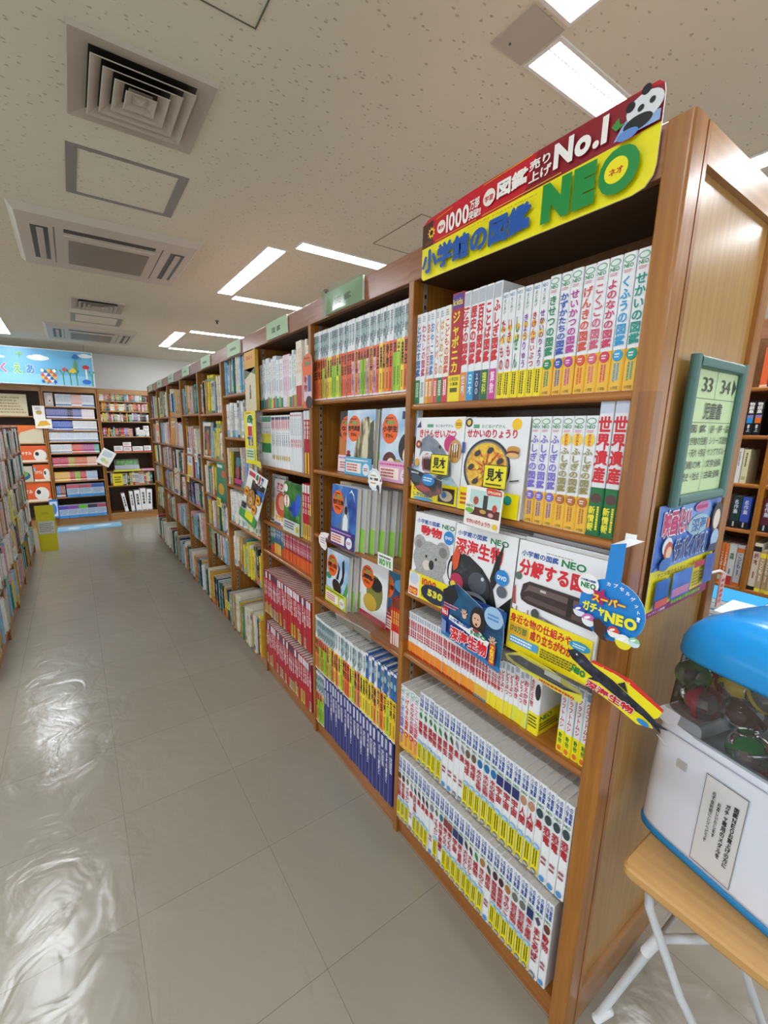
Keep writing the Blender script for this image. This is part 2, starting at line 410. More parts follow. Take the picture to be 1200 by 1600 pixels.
class Row:
    """a straight run of shelving: O = left end at floor seen from the front, rz turns the local -X facing side"""
    def __init__(s, O, rz):
        s.O, s.rz = Vector(O), rz; s.Rm = Matrix.Rotation(rz, 4, 'Z')
        s.r = s.Rm @ Vector((0, -1, 0)); s.n = s.Rm @ Vector((1, 0, 0))
    def mat(s, a, dep, z, lean=0.0, yaw=0.0, pitch=0.0):
        p = s.O + s.r*a + s.n*dep + Vector((0, 0, z))
        return Matrix.Translation(p) @ s.Rm @ Matrix.Rotation(yaw, 4, 'Z') @ Matrix.Rotation(lean, 4, 'X') @ Matrix.Rotation(pitch, 4, 'Y')
    def stand(s, books, a0, a1, z, place, group, dep=.012, gap=.0006, fit=True, jit=.002, start=1, side='far'):
        """books left to right between a0 and a1"""
        tot = sum(b.w for b in books)+gap*len(books)
        g = gap
        if fit and tot < (a1-a0): g = min(gap+(a1-a0-tot)/max(1, len(books)), .0022)
        a = a0; n = start
        for b in books:
            if a+b.w > a1+.001: break
            lb = f"{b.desc}, {ordn(n)} from {side} {place}"
            b.put(s.mat(a+b.w/2, dep+R.uniform(-jit, jit), z), lb, group)
            a += b.w+g; n += 1
        return a
    def face(s, b, a, dep, z, label, group=None, tilt=.06, yaw=0.0):
        """a book shown cover outwards, left edge at a, leaning back"""
        p = s.O + s.r*a + s.n*(dep+b.w/2) + Vector((0, 0, z))
        M4 = Matrix.Translation(p) @ s.Rm @ Matrix.Rotation(-math.pi/2+yaw, 4, 'Z') @ Matrix.Rotation(-tilt, 4, 'X')
        return b.put(M4, label, group)
MAIN = Row((0, 0, 0), 0)          # a runs along -Y : world y = -a
LEFT = Row((-1.49, 0, 0), math.pi)  # faces +X, a runs along +Y
BACK = Row((0, 7.95, 0), math.pi/2)  # local -X -> world -Y, a runs along +X
FAR = Row((1.88, 0, 0), 0)

# ================================================================== the room
ZC = 2.804
mb = MB(); mb.box((-7, -6, -.1), (8, 8.5, 0), 'floor'); struct(mb.build('floor'))
mb = MB(); mb.box((-7, -6, ZC), (8, 8.5, ZC+.12), 'ceiling'); struct(mb.build('ceiling'))
WALL = '#e0e0dc'
for nm, a, b in (('wall_back', (-7, 8.43, 0), (8, 8.55, ZC)),):
    mb = MB(); mb.box(a, b, WALL); struct(mb.build(nm))
mb = MB(); mb.box((-7, 8.415, 0), (8, 8.43, .07), '#6b6258'); struct(mb.build('baseboard_back'))

# ------------------------------------------------------------------ ceiling lights
def ceiling_light(x, y, lx, ly, label, split=False):
    o = empty('ceiling_light', (x, y, ZC)); tag(o, label, 'ceiling light', 'recessed ceiling lights')
    f = MB(); r = .012; z0, z1 = -.006, .0
    f.box((0, 0, z0), (lx, r, z1), '#e8e8e4'); f.box((0, ly-r, z0), (lx, ly, z1), '#e8e8e4')
    f.box((0, r, z0), (r, ly-r, z1), '#e8e8e4'); f.box((lx-r, r, z0), (lx, ly-r, z1), '#e8e8e4')
    if split:
        if lx > ly: f.box((r, ly*.34, z0), (lx-r, ly*.34+.004, z1), '#c9ced2')
        else: f.box((lx*.34, r, z0), (lx*.34+.004, ly-r, z1), '#c9ced2')
    f.build('frame', o)
    d = MB(); d.box((r, r, -.0035), (lx-r, ly-r, -.0005), 'lamp'); d.build('diffuser', o)
LIGHTS = [
 (.46, .60, .76, .135, 'bright ceiling light above the curved yellow and red shelf sign', True),
 (.30, -.66, .15, 1.23, 'ceiling light cut by the top edge beside the square blank plate', True),
 (.295, 2.60, .15, 1.23, 'long ceiling light running along the aisle, nearer of the two such', False),
 (.46, 2.405, .72, .133, 'crosswise ceiling light just above the header board, nearest of its row', False),
 (.46, 3.82, .72, .133, 'crosswise ceiling light beyond the nearer lengthwise one', False),
 (.30, 5.79, .15, 1.23, 'small lengthwise ceiling light deep in the aisle', False),
 (.46, 5.59, .72, .133, 'distant crosswise ceiling light before the deep lengthwise one', False),
 (.46, 7.02, .72, .133, 'farthest crosswise ceiling light near the back wall', False),
 (-1.62, 5.95, .15, 1.3, 'ceiling light clipped by the left picture edge above the banner', False),
 (-1.62, 2.65, .15, 1.3, 'ceiling light above the low magazine cases, seen as a floor glare', False),
 (-1.62, -.66, .15, 1.23, 'ceiling light over the aisle behind the viewer', False),
 (1.72, -.74, .15, 1.23, 'ceiling light seen over the end panel of the bookcase', False),
 (2.6, 2.4, .15, 1.23, 'ceiling light over the neighbouring aisle', False),
 (2.6, 5.6, .15, 1.23, 'far ceiling light over the neighbouring aisle', False),
 (-1.62, -3.86, .15, 1.23, 'added ceiling fill light behind the viewer, left row, middle', False),  # from here down: unseen fixtures added to brighten ceiling and end panel
 (.30, -3.86, .15, 1.23, 'added ceiling fill light behind the viewer, aisle row, middle', False),
 (.46, -2.6, .72, .133, 'added crosswise ceiling fill light behind the viewer, aisle row', False),
 (2.6, -3.86, .15, 1.23, 'added ceiling fill light behind the viewer, right row, middle', False),
 (2.6, -.7, .15, 1.23, 'added ceiling fill light over the aisle right of the capsule machine', False),  # out of view, added to make the light grid denser on the right
 (-3.6, -3.86, .15, 1.23, 'added ceiling fill light far behind on the left', False),
 (-3.6, 3.4, .15, 1.23, 'ceiling light beyond the low magazine cases', False),  # these left side lights are unseen, added for more light and bounce
 (-3.6, 6.4, .15, 1.23, 'far ceiling light beyond the low magazine cases', False),
 (-3.4, -.4, .15, 1.23, 'added ceiling fill light left of the viewer', False),
 (-5.4, 1.0, .15, 1.23, 'added ceiling fill light two aisles beyond the low cases, near', False),  # row of three added out of view to lift the left of the ceiling
 (-5.4, 4.2, .15, 1.23, 'added ceiling fill light two aisles beyond the low cases, middle', False),
 (-5.4, 7.0, .15, 1.23, 'added ceiling fill light two aisles beyond the low cases, far', False),
 (4.2, 0.0, .15, 1.23, 'added ceiling fill light two aisles away', False),  # unseen, added as fill from the right
]
for l in LIGHTS: ceiling_light(*l)
o = empty('blank_plate', (.30, .585, ZC)); tag(o, 'square blank ceiling plate between two bright lights', 'ceiling plate')
mb = MB(); mb.box((0, 0, -.004), (.15, .155, 0), '#b9b2a6'); mb.build('plate', o)
mb = MB(); mb.tube([(.05, .12, -.004), (.05, .12, -.008)], .003, '#4a463f'); mb.build('screw', o)

def diffuser(x, y, label):
    s = .46; o = empty('air_diffuser', (x, y, ZC)); tag(o, label, 'air vent', 'square ceiling air diffusers')
    f = MB(); fr = .045; c = '#b9b0a2'
    def ring(a0, z0, a1, z1, mb, col):   # square ring sloping from inset a0 to inset a1
        v = []
        for a, z in ((a0, z0), (a1, z1)): v += [(a, a, z), (s-a, a, z), (s-a, s-a, z), (a, s-a, z)]
        mb.add(v, [(i, (i+1) % 4, 4+(i+1) % 4, 4+i) for i in range(4)], col)
    ring(0, 0, .004, -.014, f, c); ring(.004, -.014, .05, -.006, f, c); ring(.05, -.006, .062, -.003, f, c); f.build('frame', o)
    bk = MB(); bk.box((.05, .05, -.003), (s-.05, s-.05, -.001), '#0c0b0a'); bk.build('duct_opening', o)
    for i in range(4):
        b = MB(); a = .062+i*.038
        ring(a+.036, -.004, a+.002, -.024, b, c); ring(a+.002, -.024, a+.004, -.026, b, c); ring(a+.004, -.026, a+.038, -.006, b, c)
        b.build('louvre', o)
    b = MB(); a = .205
    v = [(a-.015, a-.015, -.006), (s-a+.015, a-.015, -.006), (s-a+.015, s-a+.015, -.006), (a-.015, s-a+.015, -.006), (s/2, s/2, -.026)]
    b.add(v, [(0, 1, 4), (1, 2, 4), (2, 3, 4), (3, 0, 4)], c)
    b.build('centre_cone', o)
diffuser(-.825, 1.39, 'square ceiling air diffuser nearest the viewer, with stepped louvres')
diffuser(-.81, 4.73, 'small distant square air diffuser beyond the first cassette unit')
def hatch(x0, y0, x1, y1, label, wd=.045, col='#8b8784'):
    o = MB(); wx = wd; 
    o.box((x0, y0, ZC-.003), (x1, y0+wd*.55, ZC), col); o.box((x0, y1-wd*.55, ZC-.003), (x1, y1, ZC), col)
    o.box((x0, y0+wd*.55, ZC-.003), (x0+wx, y1-wd*.55, ZC), col); o.box((x1-wx, y0+wd*.55, ZC-.003), (x1, y1-wd*.55, ZC), col)
    tag(o.build('access_hatch_frame'), label, 'access hatch')
hatch(-.83, 2.07, -.32, 2.55, 'grey outlined access hatch between the near diffuser and cassette unit')
hatch(-.81, 5.46, -.31, 5.9, 'grey outlined access hatch beside the distant air diffuser')
hatch(-.95, .5, -.334, 1.11, 'thin dark seam of an access hatch at the top picture edge', .004, '#5f574c')
hatch(.862, 1.69, 1.34, 2.17, 'thin seam of an access hatch above the header board', .003, '#7c7467')
def cassette(x, y, lx, ly, label):
    o = empty('air_conditioner', (x, y, ZC)); tag(o, label, 'air conditioner', 'ceiling cassette air conditioners')
    c = '#c6bfb2'; f = MB()
    # bevelled panel
    v = [(0, 0, 0), (lx, 0, 0), (lx, ly, 0), (0, ly, 0), (.03, .03, -.035), (lx-.03, .03, -.035), (lx-.03, ly-.03, -.035), (.03, ly-.03, -.035)]
    f.add(v, [(0, 1, 5, 4), (1, 2, 6, 5), (2, 3, 7, 6), (3, 0, 4, 7), (4, 5, 6, 7)], c); f.build('panel', o)
    g = MB(); g.box((lx*.25, ly*.27, -.041), (lx*.75, ly*.86, -.034), c); g.build('grille_frame', o)
    g = MB(); g.box((lx*.275, ly*.33, -.044), (lx*.725, ly*.80, -.0405), '#7f7668'); g.build('intake_grille', o)
    g = MB(); g.box((lx*.25, ly*.17, -.0365), (lx*.745, ly*.225, -.0345), '#15130f'); g.build('air_slot', o)
    for i, xx in enumerate((.09, .84)):
        g = MB(); g.box((lx*xx, ly*.2, -.0365), (lx*(xx+.085), ly*.8, -.0345), '#2b2823'); sl = g.build('air_slot', o)
        g = MB(); g.bevel_box((lx*(xx+.028), ly*.22, -.046), (lx*(xx+.062), ly*.78, -.036), .004, '#b7afa1', 'y'); g.build('flap', sl)
    for xx in (.2, .785):
        g = MB(); g.box((lx*xx, ly*.17, -.0362), (lx*xx+.006, ly*.85, -.0348), '#4b463e'); g.build('seam', o)
cassette(-1.11, 2.82, 1.04, .99, 'white ceiling cassette air conditioner nearest the viewer')
cassette(-1.09, 6.1, 1.02, 1.0, 'small distant ceiling cassette air conditioner before the banner')
for x, y, lb in ((1.087, 3.203, 'small dark sprinkler head beside the nearer lengthwise light'), (.60, 4.9, 'small dark sprinkler head deep in the aisle')):
    g = MB(); g.tube([(0, 0, 0), (0, 0, -.012)], .022, '#7d7568', 14); g.tube([(0, 0, -.012), (0, 0, -.035)], .009, '#1d1b18', 10)
    tag(g.build('sprinkler_head', None, (x, y, ZC)), lb, 'sprinkler')

# ================================================================== main bookcase row
Y0, BW = .031, .6945   # centre of first gap
def post_y(k): return Y0+BW*k if k else 0.0
H = 2.139; D = .26
BAYN = {1: 'nearest', 2: 'second', 3: 'third', 4: 'fourth', 5: 'fifth', 6: 'sixth', 7: 'seventh', 8: 'eighth', 9: 'ninth'}
SHELVES = {1: [1.685, 1.375, 1.04, .80, .41], 2: [1.727, 1.415, 1.105, .775, .39], 3: [1.71, 1.385, 1.045, .855, .45],
           4: [1.825, 1.535, 1.19, .908, .56], 5: [1.71, 1.355, 1.04, .76, .50], 6: [1.72, 1.345, 1.12, .86, .50],
           7: [1.715, 1.40, 1.12, .86, .50], 8: [1.715, 1.40, 1.12, .83, .48], 9: [1.715, 1.40, 1.12, .85, .50]}
PW = .024
def bookcase(k):
    yn = .042 if k == 1 else post_y(k)-BW+PW/2       # near inner edge
    yf = post_y(k)                                    # far post centre
    o = empty('bookcase', (0, (yn+yf)/2, 0))
    tag(o, {1: 'honey wood bookcase bay with panelled end, nearest of the long row'}.get(k, f'honey wood bookcase bay, {ordn(k)} from the panelled end of the row'), 'bookcase', 'bays of the long bookcase row')
    oy = -(yn+yf)/2
    def B(name, a, b, mat, bev=None, par=o):
        g = MB()
        if bev: g.bevel_box((a[0], a[1]+oy, a[2]), (b[0], b[1]+oy, b[2]), bev[0], mat, bev[1])
        else: g.box((a[0], a[1]+oy, a[2]), (b[0], b[1]+oy, b[2]), mat)
        return g.build(name, par)
    p = B('side_post', (-.006, yf-PW/2, 0), (D, yf+PW/2, 2.052 if k < 9 else H), 'wood_z', (.003, 'z'))
    g = MB(); yy = yf-PW/2-.0012+oy; g.box((.035, yy, .1), (.05, yy+.0015, 2.05), '#8d8377'); 
    for i in range(60): g.box((.039, yy-.0004, .12+i*.032), (.046, yy, .12+i*.032+.012), '#17130f')
    g.build('shelf_track', p)
    B('header_board', (-.004, yn-(.0 if k > 1 else 0), 2.052), (.02, yf+PW/2 if k < 9 else yf, H), 'wood_head', (.003, 'y'))
    B('top_board', (.02, yn, 2.052), (D, yf, 2.072), 'wood_dark')
    B('back_panel', (D-.012, yn, .07), (D, yf-PW/2, 2.052), 'wood_back')
    B('plinth', (.008, yn, 0), (.026, yf-PW/2, .075), 'wood_y')
    B('shelf', (.0, yn, .062), (D-.012, yf-PW/2, .082), 'wood_y')
    for i, z in enumerate(SHELVES[k]):
        B('shelf', (0 if i < 4 else .03, yn, z-.02), (D-.012, yf-PW/2, z), 'wood_y', (.008, 'y') if i < 4 else None)
    if k == 1:
        B('end_post', (-.006, .0, 0), (.05, .044, H), 'wood_z', (.006, 'z'))
    return o
for k in range(1, 10): bookcase(k)
# panelled end closing both backs of the row
o = empty('end_board', (.25, 0, 0)); tag(o, 'tan varnished end panel with framed edges closing the bookcase row', 'end panel')
def EP(nm, a, b, mat, bev=None):
    g = MB(); a = (a[0]-.25, a[1], a[2]); b = (b[0]-.25, b[1], b[2])
    if bev: g.bevel_box(a, b, .003, mat, bev)
    else: g.box(a, b, mat)
    g.build(nm, o)
EP('stile', (.05, 0, 0), (.064, .03, H), 'wood_z')
EP('stile', (.468, 0, 0), (.515, .03, H), 'wood_z', 'z')
EP('top_rail', (.064, 0, 2.075), (.468, .03, H), 'wood_x')
EP('bottom_rail', (.064, 0, 0), (.468, .03, .118), 'wood_x')
EP('infill_panel', (.064, .012, .118), (.468, .028, 2.075), 'wood_panel')
EP('side_return', (.27, .03, 0), (.51, .05, H), 'wood_x')
# rear half of the double-sided row, seen only past the end panel
o = empty('bookcase', (.4, 3.2, 0)); tag(o, 'rear side of the long bookcase row behind the end panel', 'bookcase')
g = MB(); g.box((-.136, -3.145, 0), (.11, 3.08, .07), 'wood_y'); g.build('plinth', o)
g = MB(); g.box((-.138, -3.145, .07), (-.126, 3.08, H), 'wood_back'); g.build('back_panel', o)
g = MB(); g.box((-.126, -3.145, 2.05), (.11, 3.08, H), 'wood_head'); g.build('header_board', o)
for i in range(1, 10):
    g = MB(); g.box((-.126, post_y(i)-3.2-.012, .07), (.11, post_y(i)-3.2+.012, 2.05), 'wood_z'); g.build('side_post', o)
for z in (1.7, 1.35, 1.0, .7, .4):
    g = MB(); g.box((-.126, -3.145, z-.02), (.105, 3.08, z), 'wood_y'); g.build('shelf', o)

# ================================================================== books: kinds
RED, BLUE, GREEN, YEL = '#cf1f2e', '#1d4fa3', '#138045', '#f5e400'
WHT = '#eaecef'
# ---- large white encyclopedias
def neo_spine(title, icon, shape='e', base=True, logo=True, body=None, tcol='#b8202e', seed=1):
    def f(s):
        s.vtext('小学館', .3, .80, .985, .36, BLUE, .02); s.vtext('の図鑑', .72, .80, .985, .36, BLUE, .02)
        s.text('NEO', .12, .755, .88, .785, GREEN, .02)
        if icon:
            if shape == 'e': s.ell(.5, .69, .4, .05, icon)
            elif shape == 's': s.rect(.06, .635, .94, .745, icon)
            elif shape == 'l': s.poly([(.5, .745), (.8, .69), (.55, .64), (.42, .66), (.15, .70)], icon)
            elif shape == 'b': s.poly([(.35, .745), (.75, .70), (.85, .63), (.45, .65), (.2, .69)], icon)
        n = len(title); y1 = .62; y0 = max(.37 if base else .16, y1-.095*n)
        s.vtext(title, .5, y0, y1, .86, tcol, .03)
        if base:
            s.rect(.06, .015, .94, .315, YEL); s.ell(.5, .325, .42, .03, '#7fbbe0'); s.vlines(.2, .1, .8, .29, 2, '#4a4a20', seed); s.lines(.25, .31, .75, .34, 2, '#eef6fb', seed)
        else: s.lines(.2, .2, .8, .3, 2, '#9a2030', seed)
        if logo: s.ell(.5, .045, .36, .034, '#6f6f78'); s.lines(.25, .03, .75, .06, 2, '#f0f0f0', seed)
        else: s.ell(.5, .05, .33, .03, '#4b93cf')
    return f
def neo(title, icon, desc, w=.0235, shape='e', **kw):
    return Book('illustrated_encyclopedia', 'book', desc, w, .290, .215, WHT, neo_spine(title, icon, shape, seed=len(title)*7, **kw))
K = {}
K['plant'] = neo('植物', '#1f7a35', 'white encyclopedia with green leaf', .023, 'l')
K['plant2'] = neo('植物', '#2f8a3a', 'white encyclopedia with leafy sprig', .023, 'b')
K['insect'] = neo('昆虫', '#46543a', 'white encyclopedia with insect title', .0245, 'b', base=False, logo=False)
K['fish'] = neo('魚', '#7a8288', 'white encyclopedia with grey fish', .0225, 'e', base=False, logo=False)
K['fish2'] = neo('魚', '#8a9096', 'white encyclopedia with silver fish', .0225, 'b', base=False, logo=True)
K['earth'] = neo('地球', '#6d5a44', 'white encyclopedia with brown globe', .023)
K['water'] = neo('水の生物', '#1f6fa8', 'white encyclopedia with blue globe', .0235)
K['space'] = neo('宇宙', '#26306a', 'white encyclopedia with navy square', .0255, 's')
K['human'] = neo('人間', '#b9876a', 'white encyclopedia with tan oval', .0235)
K['bird'] = neo('鳥', '#2d4450', 'white encyclopedia with dark teal oval', .024)
K['dino'] = neo('恐竜', '#35484c', 'white encyclopedia with slate oval', .0235, base=False, logo=False)
K['mammal'] = neo('動物', '#6a3b2c', 'white encyclopedia with brown oval', .022, base=False, logo=False)
K['frog'] = neo('両生類', '#5b3328', 'white encyclopedia with maroon blot', .021)
K['danger'] = neo('危険生物', '#3a2b45', 'white encyclopedia with violet squiggle', .0205, 'b')
K['penguin'] = neo('鳥', '#1d1f22', 'white encyclopedia with black penguin', .0215, 'b')
K['ride'] = neo('乗りもの', '#8b3f3a', 'white encyclopedia with small vehicle', .0215, 's')
K['veg'] = neo('野菜果物', '#4a2230', 'white encyclopedia with dark berries', .022)
K['exper'] = neo('科学実験', '#2c6f8a', 'white encyclopedia with glass flask', .021, base=False)
K['star'] = neo('星と星座', '#232f66', 'white encyclopedia with starry square', .0225, 's')
K['moth'] = neo('イモムシ', '#5a6a2b', 'white encyclopedia with tiny caterpillar', .0235, 'l')
K['mush'] = neo('きのこ', '#a8763c', 'white encyclopedia with brown mushroom', .0235)
K['rock'] = neo('岩石鉱物', '#6a6f62', 'white encyclopedia with grey stone', .0245)
K['map'] = neo('まどあけ', '#4f4f63', 'white encyclopedia with grey triangle', .0265, 'l', base=False)
K['past'] = neo('大むかし', '#3a2a2a', 'white encyclopedia with black top mark', .021, 'b')
# ---- preschool series
def pre_spine(title, col, basecol='#eebb3e', tag_=None, lab=None):
    def f(s):
        s.ell(.5, .955, .42, .028, '#7fae9a'); s.ell(.5, .955, .32, .018, '#e4ede6')
        s.text('NEO', .14, .895, .86, .925, '#2f8d5b', .02); s.lines(.2, .86, .8, .885, 2, '#d68b9b', 3)
        y1 = .84
        if tag_: s.ell(.5, .80, .45, .055, '#f3cf4b'); s.vtext('まだある', .5, .75, .85, .34, '#e0482a', .02); y1 = .735
        s.vtext(title, .5, .335, y1, .82, col, .02)
        if lab: pass
        s.ell(.5, .27, .40, .042, col if not tag_ else '#b56a3a'); s.lines(.28, .25, .72, .29, 2, '#f5f0ea', 5)
    return f
def pre_band(col='#eebb3e', ink='#c44a2e'):
    return (.082, col, lambda s: (s.ell(.5, .86, .40, .14, ink), s.vlines(.25, .2, .75, .68, 2, ink, 9), s.text('小学館', .2, .04, .8, .13, '#443a2a')), None)
def pre(title, col, desc, tag_=None, basecol='#eebb3e', w=.026, ink='#c44a2e'):
    return Book('preschool_encyclopedia', 'book', desc, w, .262, .2, WHT, pre_spine(title, col, basecol, tag_), band=pre_band(basecol, ink))
PRE1 = [('きせつの図鑑', '#1f8f63', 'white preschool encyclopedia, green title'), ('かずかたちの図鑑', '#2f55b5', 'white preschool encyclopedia, blue title'),
        ('せいかつの図鑑', '#c03f9d', 'white preschool encyclopedia, magenta title'), ('げんきの図鑑', '#e0503a', 'white preschool encyclopedia, vermilion title'),
        ('こくごの図鑑', '#d8637f', 'white preschool encyclopedia, rose title'), ('よのなかの図鑑', '#d13a62', 'white preschool encyclopedia, crimson title'),
        ('くふうの図鑑', '#2a9fd6', 'white preschool encyclopedia, sky blue title'), ('せかいの図鑑', '#149a8c', 'white preschool encyclopedia, teal title')]
for i, (t, c, d_) in enumerate(PRE1): K['pre%d' % i] = pre(t, c, d_, w=.0248, ink=c)
K['fushigi'] = pre('ふしぎの図鑑', '#7d6bd0', 'white encyclopedia with purple title', ink='#6a55b5')
K['fushigi2'] = pre('ふしぎの図鑑', '#9a8f4a', 'white encyclopedia with olive title', tag_=1, ink='#b56a3a')
def mado_spine(title, col):
    def f(s):
        s.text('NEO', .15, .95, .85, .98, '#5f86b5', .02); s.vtext('まどあけ', .5, .80, .94, .4, '#6d9a86', .01)
        s.ell(.5, .66, .3, .03, '#e5b93c'); s.ell(.5, .56, .35, .035, '#f1cf57'); s.vtext(title, .5, .27, .76, .62, col, .02)
    return f
for i, (t, c) in enumerate([('たべもの', '#c23a3a'), ('いきもの', '#c8303f'), ('しぜん', '#2f8a57'), ('きょうりゅう', '#8a3fae'), ('きけんせいぶつ', '#c8303f'), ('せかいのりょうり', '#7a2f8f')]):
    K['mado%d' % i] = Book('window_picture_book', 'book', ['white picture book, brick red title', 'white picture book, scarlet title', 'white picture book, leaf green title', 'white picture book, violet title', 'white picture book, cherry title', 'white picture book, plum title'][i],
                           .0205, .258, .2, WHT, mado_spine(t, c), band=(.066, '#f2dd1c', lambda s: (s.vlines(.2, .1, .8, .95, 2, '#3d3a12', 4)), None))
def tall_spine(title, col, low, lowink, top=None):
    def f(s):
        if top: s.rect(0, .9, 1, 1, top)
        s.vtext(title, .5, .30, .88, .84, col, .03); s.lines(.2, .90, .8, .97, 3, '#9aa4ae', 2)
        s.rect(0, 0, 1, .27, low); s.vlines(.2, .04, .8, .24, 2, lowink, 6)
    return f
MISC1 = [('とびだす図鑑', '#2e6fb7', '#2f7f55', '#cfe8d8', WHT, .026, 'blue lettered white book with green foot'),
 ('わたしの図鑑', '#c0306a', '#e9ebe8', '#3a3a55', WHT, .022, 'white book with magenta lettering'),
 ('あそび百科', '#e06a2a', '#e8a21e', '#ffffff', WHT, .016, 'thin white book with amber foot'),
 ('おやこ図鑑', '#4a7dc0', '#d87f2c', '#fff2df', WHT, .021, 'white book with orange foot'),
 ('くらべる', '#e0782a', '#d84a3c', '#ffe9d8', WHT, .018, 'white book with coral foot'),
 ('はじめての', '#d2a02c', '#2c7f52', '#e6f4e8', WHT, .022, 'white book with pine green foot'),
 ('こどもの図鑑', '#d8503c', '#c8343c', '#ffffff', '#f2eedc', .024, 'cream book with red foot'),
 ('せかいの国', '#cc3b6a', '#5a6cae', '#e8e8f4', WHT, .030, 'white book with slate blue foot')]
for i, (t, c, lo, li, cov, w_, d_) in enumerate(MISC1):
    K['misc%d' % i] = Book('picture_encyclopedia', 'book', d_, w_*.93, .27, .2, cov, tall_spine(t, c, lo, li))
K['japonica'] = Book('large_dictionary', 'book', 'thick red children\'s encyclopedia, yellow lettering', .046, .296, .22, '#b32432', lambda s: (
    s.rect(.06, .86, .94, .99, '#5a3f8f'), s.text('kids', .1, .89, .9, .95, '#e9d24a', .02), s.vtext('ジャポニカ', .45, .27, .84, .62, '#f2dc3a', .04), s.rect(0, 0, 1, .25, '#f2dc1c'),
    s.text('小学百科', .1, .19, .9, .235, '#222222', .01), s.text('大事典', .15, .15, .85, .185, '#222222', .01), s.rect(.2, .09, .8, .13, '#5a5a2a')))
K['japonica'].cat = 'dictionary'
STUDY = [('漢字の図鑑', '#e08a3a', '#d8e4e4'), ('歴史の図鑑', '#2f9ad0', '#dceff8'), ('百科図鑑', '#2b4668', '#d8dfea'), ('ことば図鑑', '#1f6a3f', '#e2e04a'), ('ふしぎ図鑑', '#c8468f', '#f6e0ee')]
for i, (t, lo, li) in enumerate(STUDY):
    def sp(s, t=t, lo=lo, li=li):
        s.rect(.06, .87, .94, .985, '#b9bfc6'); s.vtext(t, .5, .33, .86, .86, '#d02c33', .05); s.rect(0, 0, 1, .27, lo); s.vtext(['世界', '日本', '１００', '理科', '算数'][i], .5, .05, .25, .6, li, .02)
    K['study%d' % i] = Book('picture_encyclopedia', 'book', ['red lettered white encyclopedia, orange foot', 'red lettered white encyclopedia, azure foot', 'red lettered white encyclopedia, navy foot', 'red lettered white encyclopedia, dark green foot', 'red lettered white encyclopedia, pink foot'][i], .0240, .29, .21, WHT, sp)
K['heritage'] = Book('heritage_encyclopedia', 'book', 'tall grey world heritage book, red lettering', .029, .296, .215, '#e3e5ea', lambda s: (
    s.rect(.05, .90, .95, .99, '#c7cfe2'), s.vtext('世界遺産', .5, .40, .88, .95, '#d3222c', .05), s.rect(0, .0, 1, .02, '#1b6a3a')),
    band=(.108, '#17703d', lambda s: (s.ell(.5, .78, .4, .1, '#5a3a3a'), s.vtext('新情報', .3, .1, .62, .5, '#f0e23a', .04), s.vlines(.62, .1, .9, .62, 1, '#f0e23a', 3)), lambda s: s.lines(.1, .2, .9, .8, 5, '#f0e23a', 4)))

# ---- moving picture encyclopedias (bay two)
def move_spine(low, title, foot=None):
    tcol = '#2a1b10' if low in ('#f2e23a', '#efe04e') else '#33140c'
    def f(s):
        s.rect(.1, .95, .9, .992, '#e7e7e9'); s.vlines(.15, .66, .85, .94, 2, '#2f5660', 3, .7); s.ell(.5, .80, .3, .05, '#9fb9bd')
        s.rect(0, .0, 1, .60, low); s.vtext(title, .5, .30, .58, .78, tcol, .03)
        if foot: s.rect(0, .0, 1, .46 if foot != 'p_sky' else .14, foot); s.vlines(.25, .05, .75, .3, 2, '#3c5c14' if foot != 'p_sky' else '#334', 5)
        else: s.vlines(.3, .05, .7, .25, 2, '#8a4a2a', 8)
        s.rect(0, 0, 1, .02, WHT)
    return f
MV = [('#e96a45', '昆虫', None, 'salmon'), ('#ef8f2e', '動物', None, 'orange'), ('#e85f3a', '恐竜', '#8fc31f', 'salmon and lime'), ('#f2e23a', '鳥', None, 'yellow'),
      ('#e4693f', '魚', '#8fc31f', 'coral and lime'), ('#ee5a24', '宇宙', None, 'vermilion'), ('#ef9a3a', '危険生物', None, 'amber'), ('#e96a45', '植物', 'p_mix', 'pink footed salmon'), ('#efe04e', 'は虫類', '#a8cf3a', 'lemon and lime')]
for i, (lo, t, ft, nm) in enumerate(MV):
    K['mv%d' % i] = Book('nature_encyclopedia', 'book', f'teal topped nature encyclopedia, {nm} foot', .0193, .288, .215, 'p_teal' if i % 2 == 0 else WHT, move_spine(lo, t, ft))
K['mvlow'] = Book('nature_encyclopedia', 'book', 'blue topped nature encyclopedia, yellow foot', .0205, .30, .215, 'p_blue', move_spine('#f0c824', '世界', None))
K['navy'] = Book('reference_volume', 'book', 'navy reference volume with white lettering', .0262, .295, .21, '#2a2f74', lambda s: (
    s.rect(.12, .80, .62, .985, '#cfd0e2'), s.rect(.0, .0, .1, 1, '#8a8fc0'), s.vtext('大百科', .62, .50, .78, .52, '#eceef6', .03), s.vlines(.2, .52, .42, .76, 1, '#c5c9e0', 2)))
K['navy2'] = Book('reference_volume', 'book', 'navy reference volume with long white title', .0262, .295, .21, '#2b2f78', lambda s: (
    s.rect(.12, .82, .62, .985, '#b9bbd6'), s.vtext('日本の歴史と', .6, .30, .79, .5, '#eceef6', .03), s.rect(.0, .0, .1, 1, '#8a8fc0')))
K['maroon'] = Book('reference_volume', 'book', 'maroon footed reference volume', .022, .295, .21, '#5a3a5a', lambda s: (s.rect(0, 0, 1, .3, '#8f2433'), s.vtext('人体', .5, .4, .7, .7, '#e8e0e8', .03)))

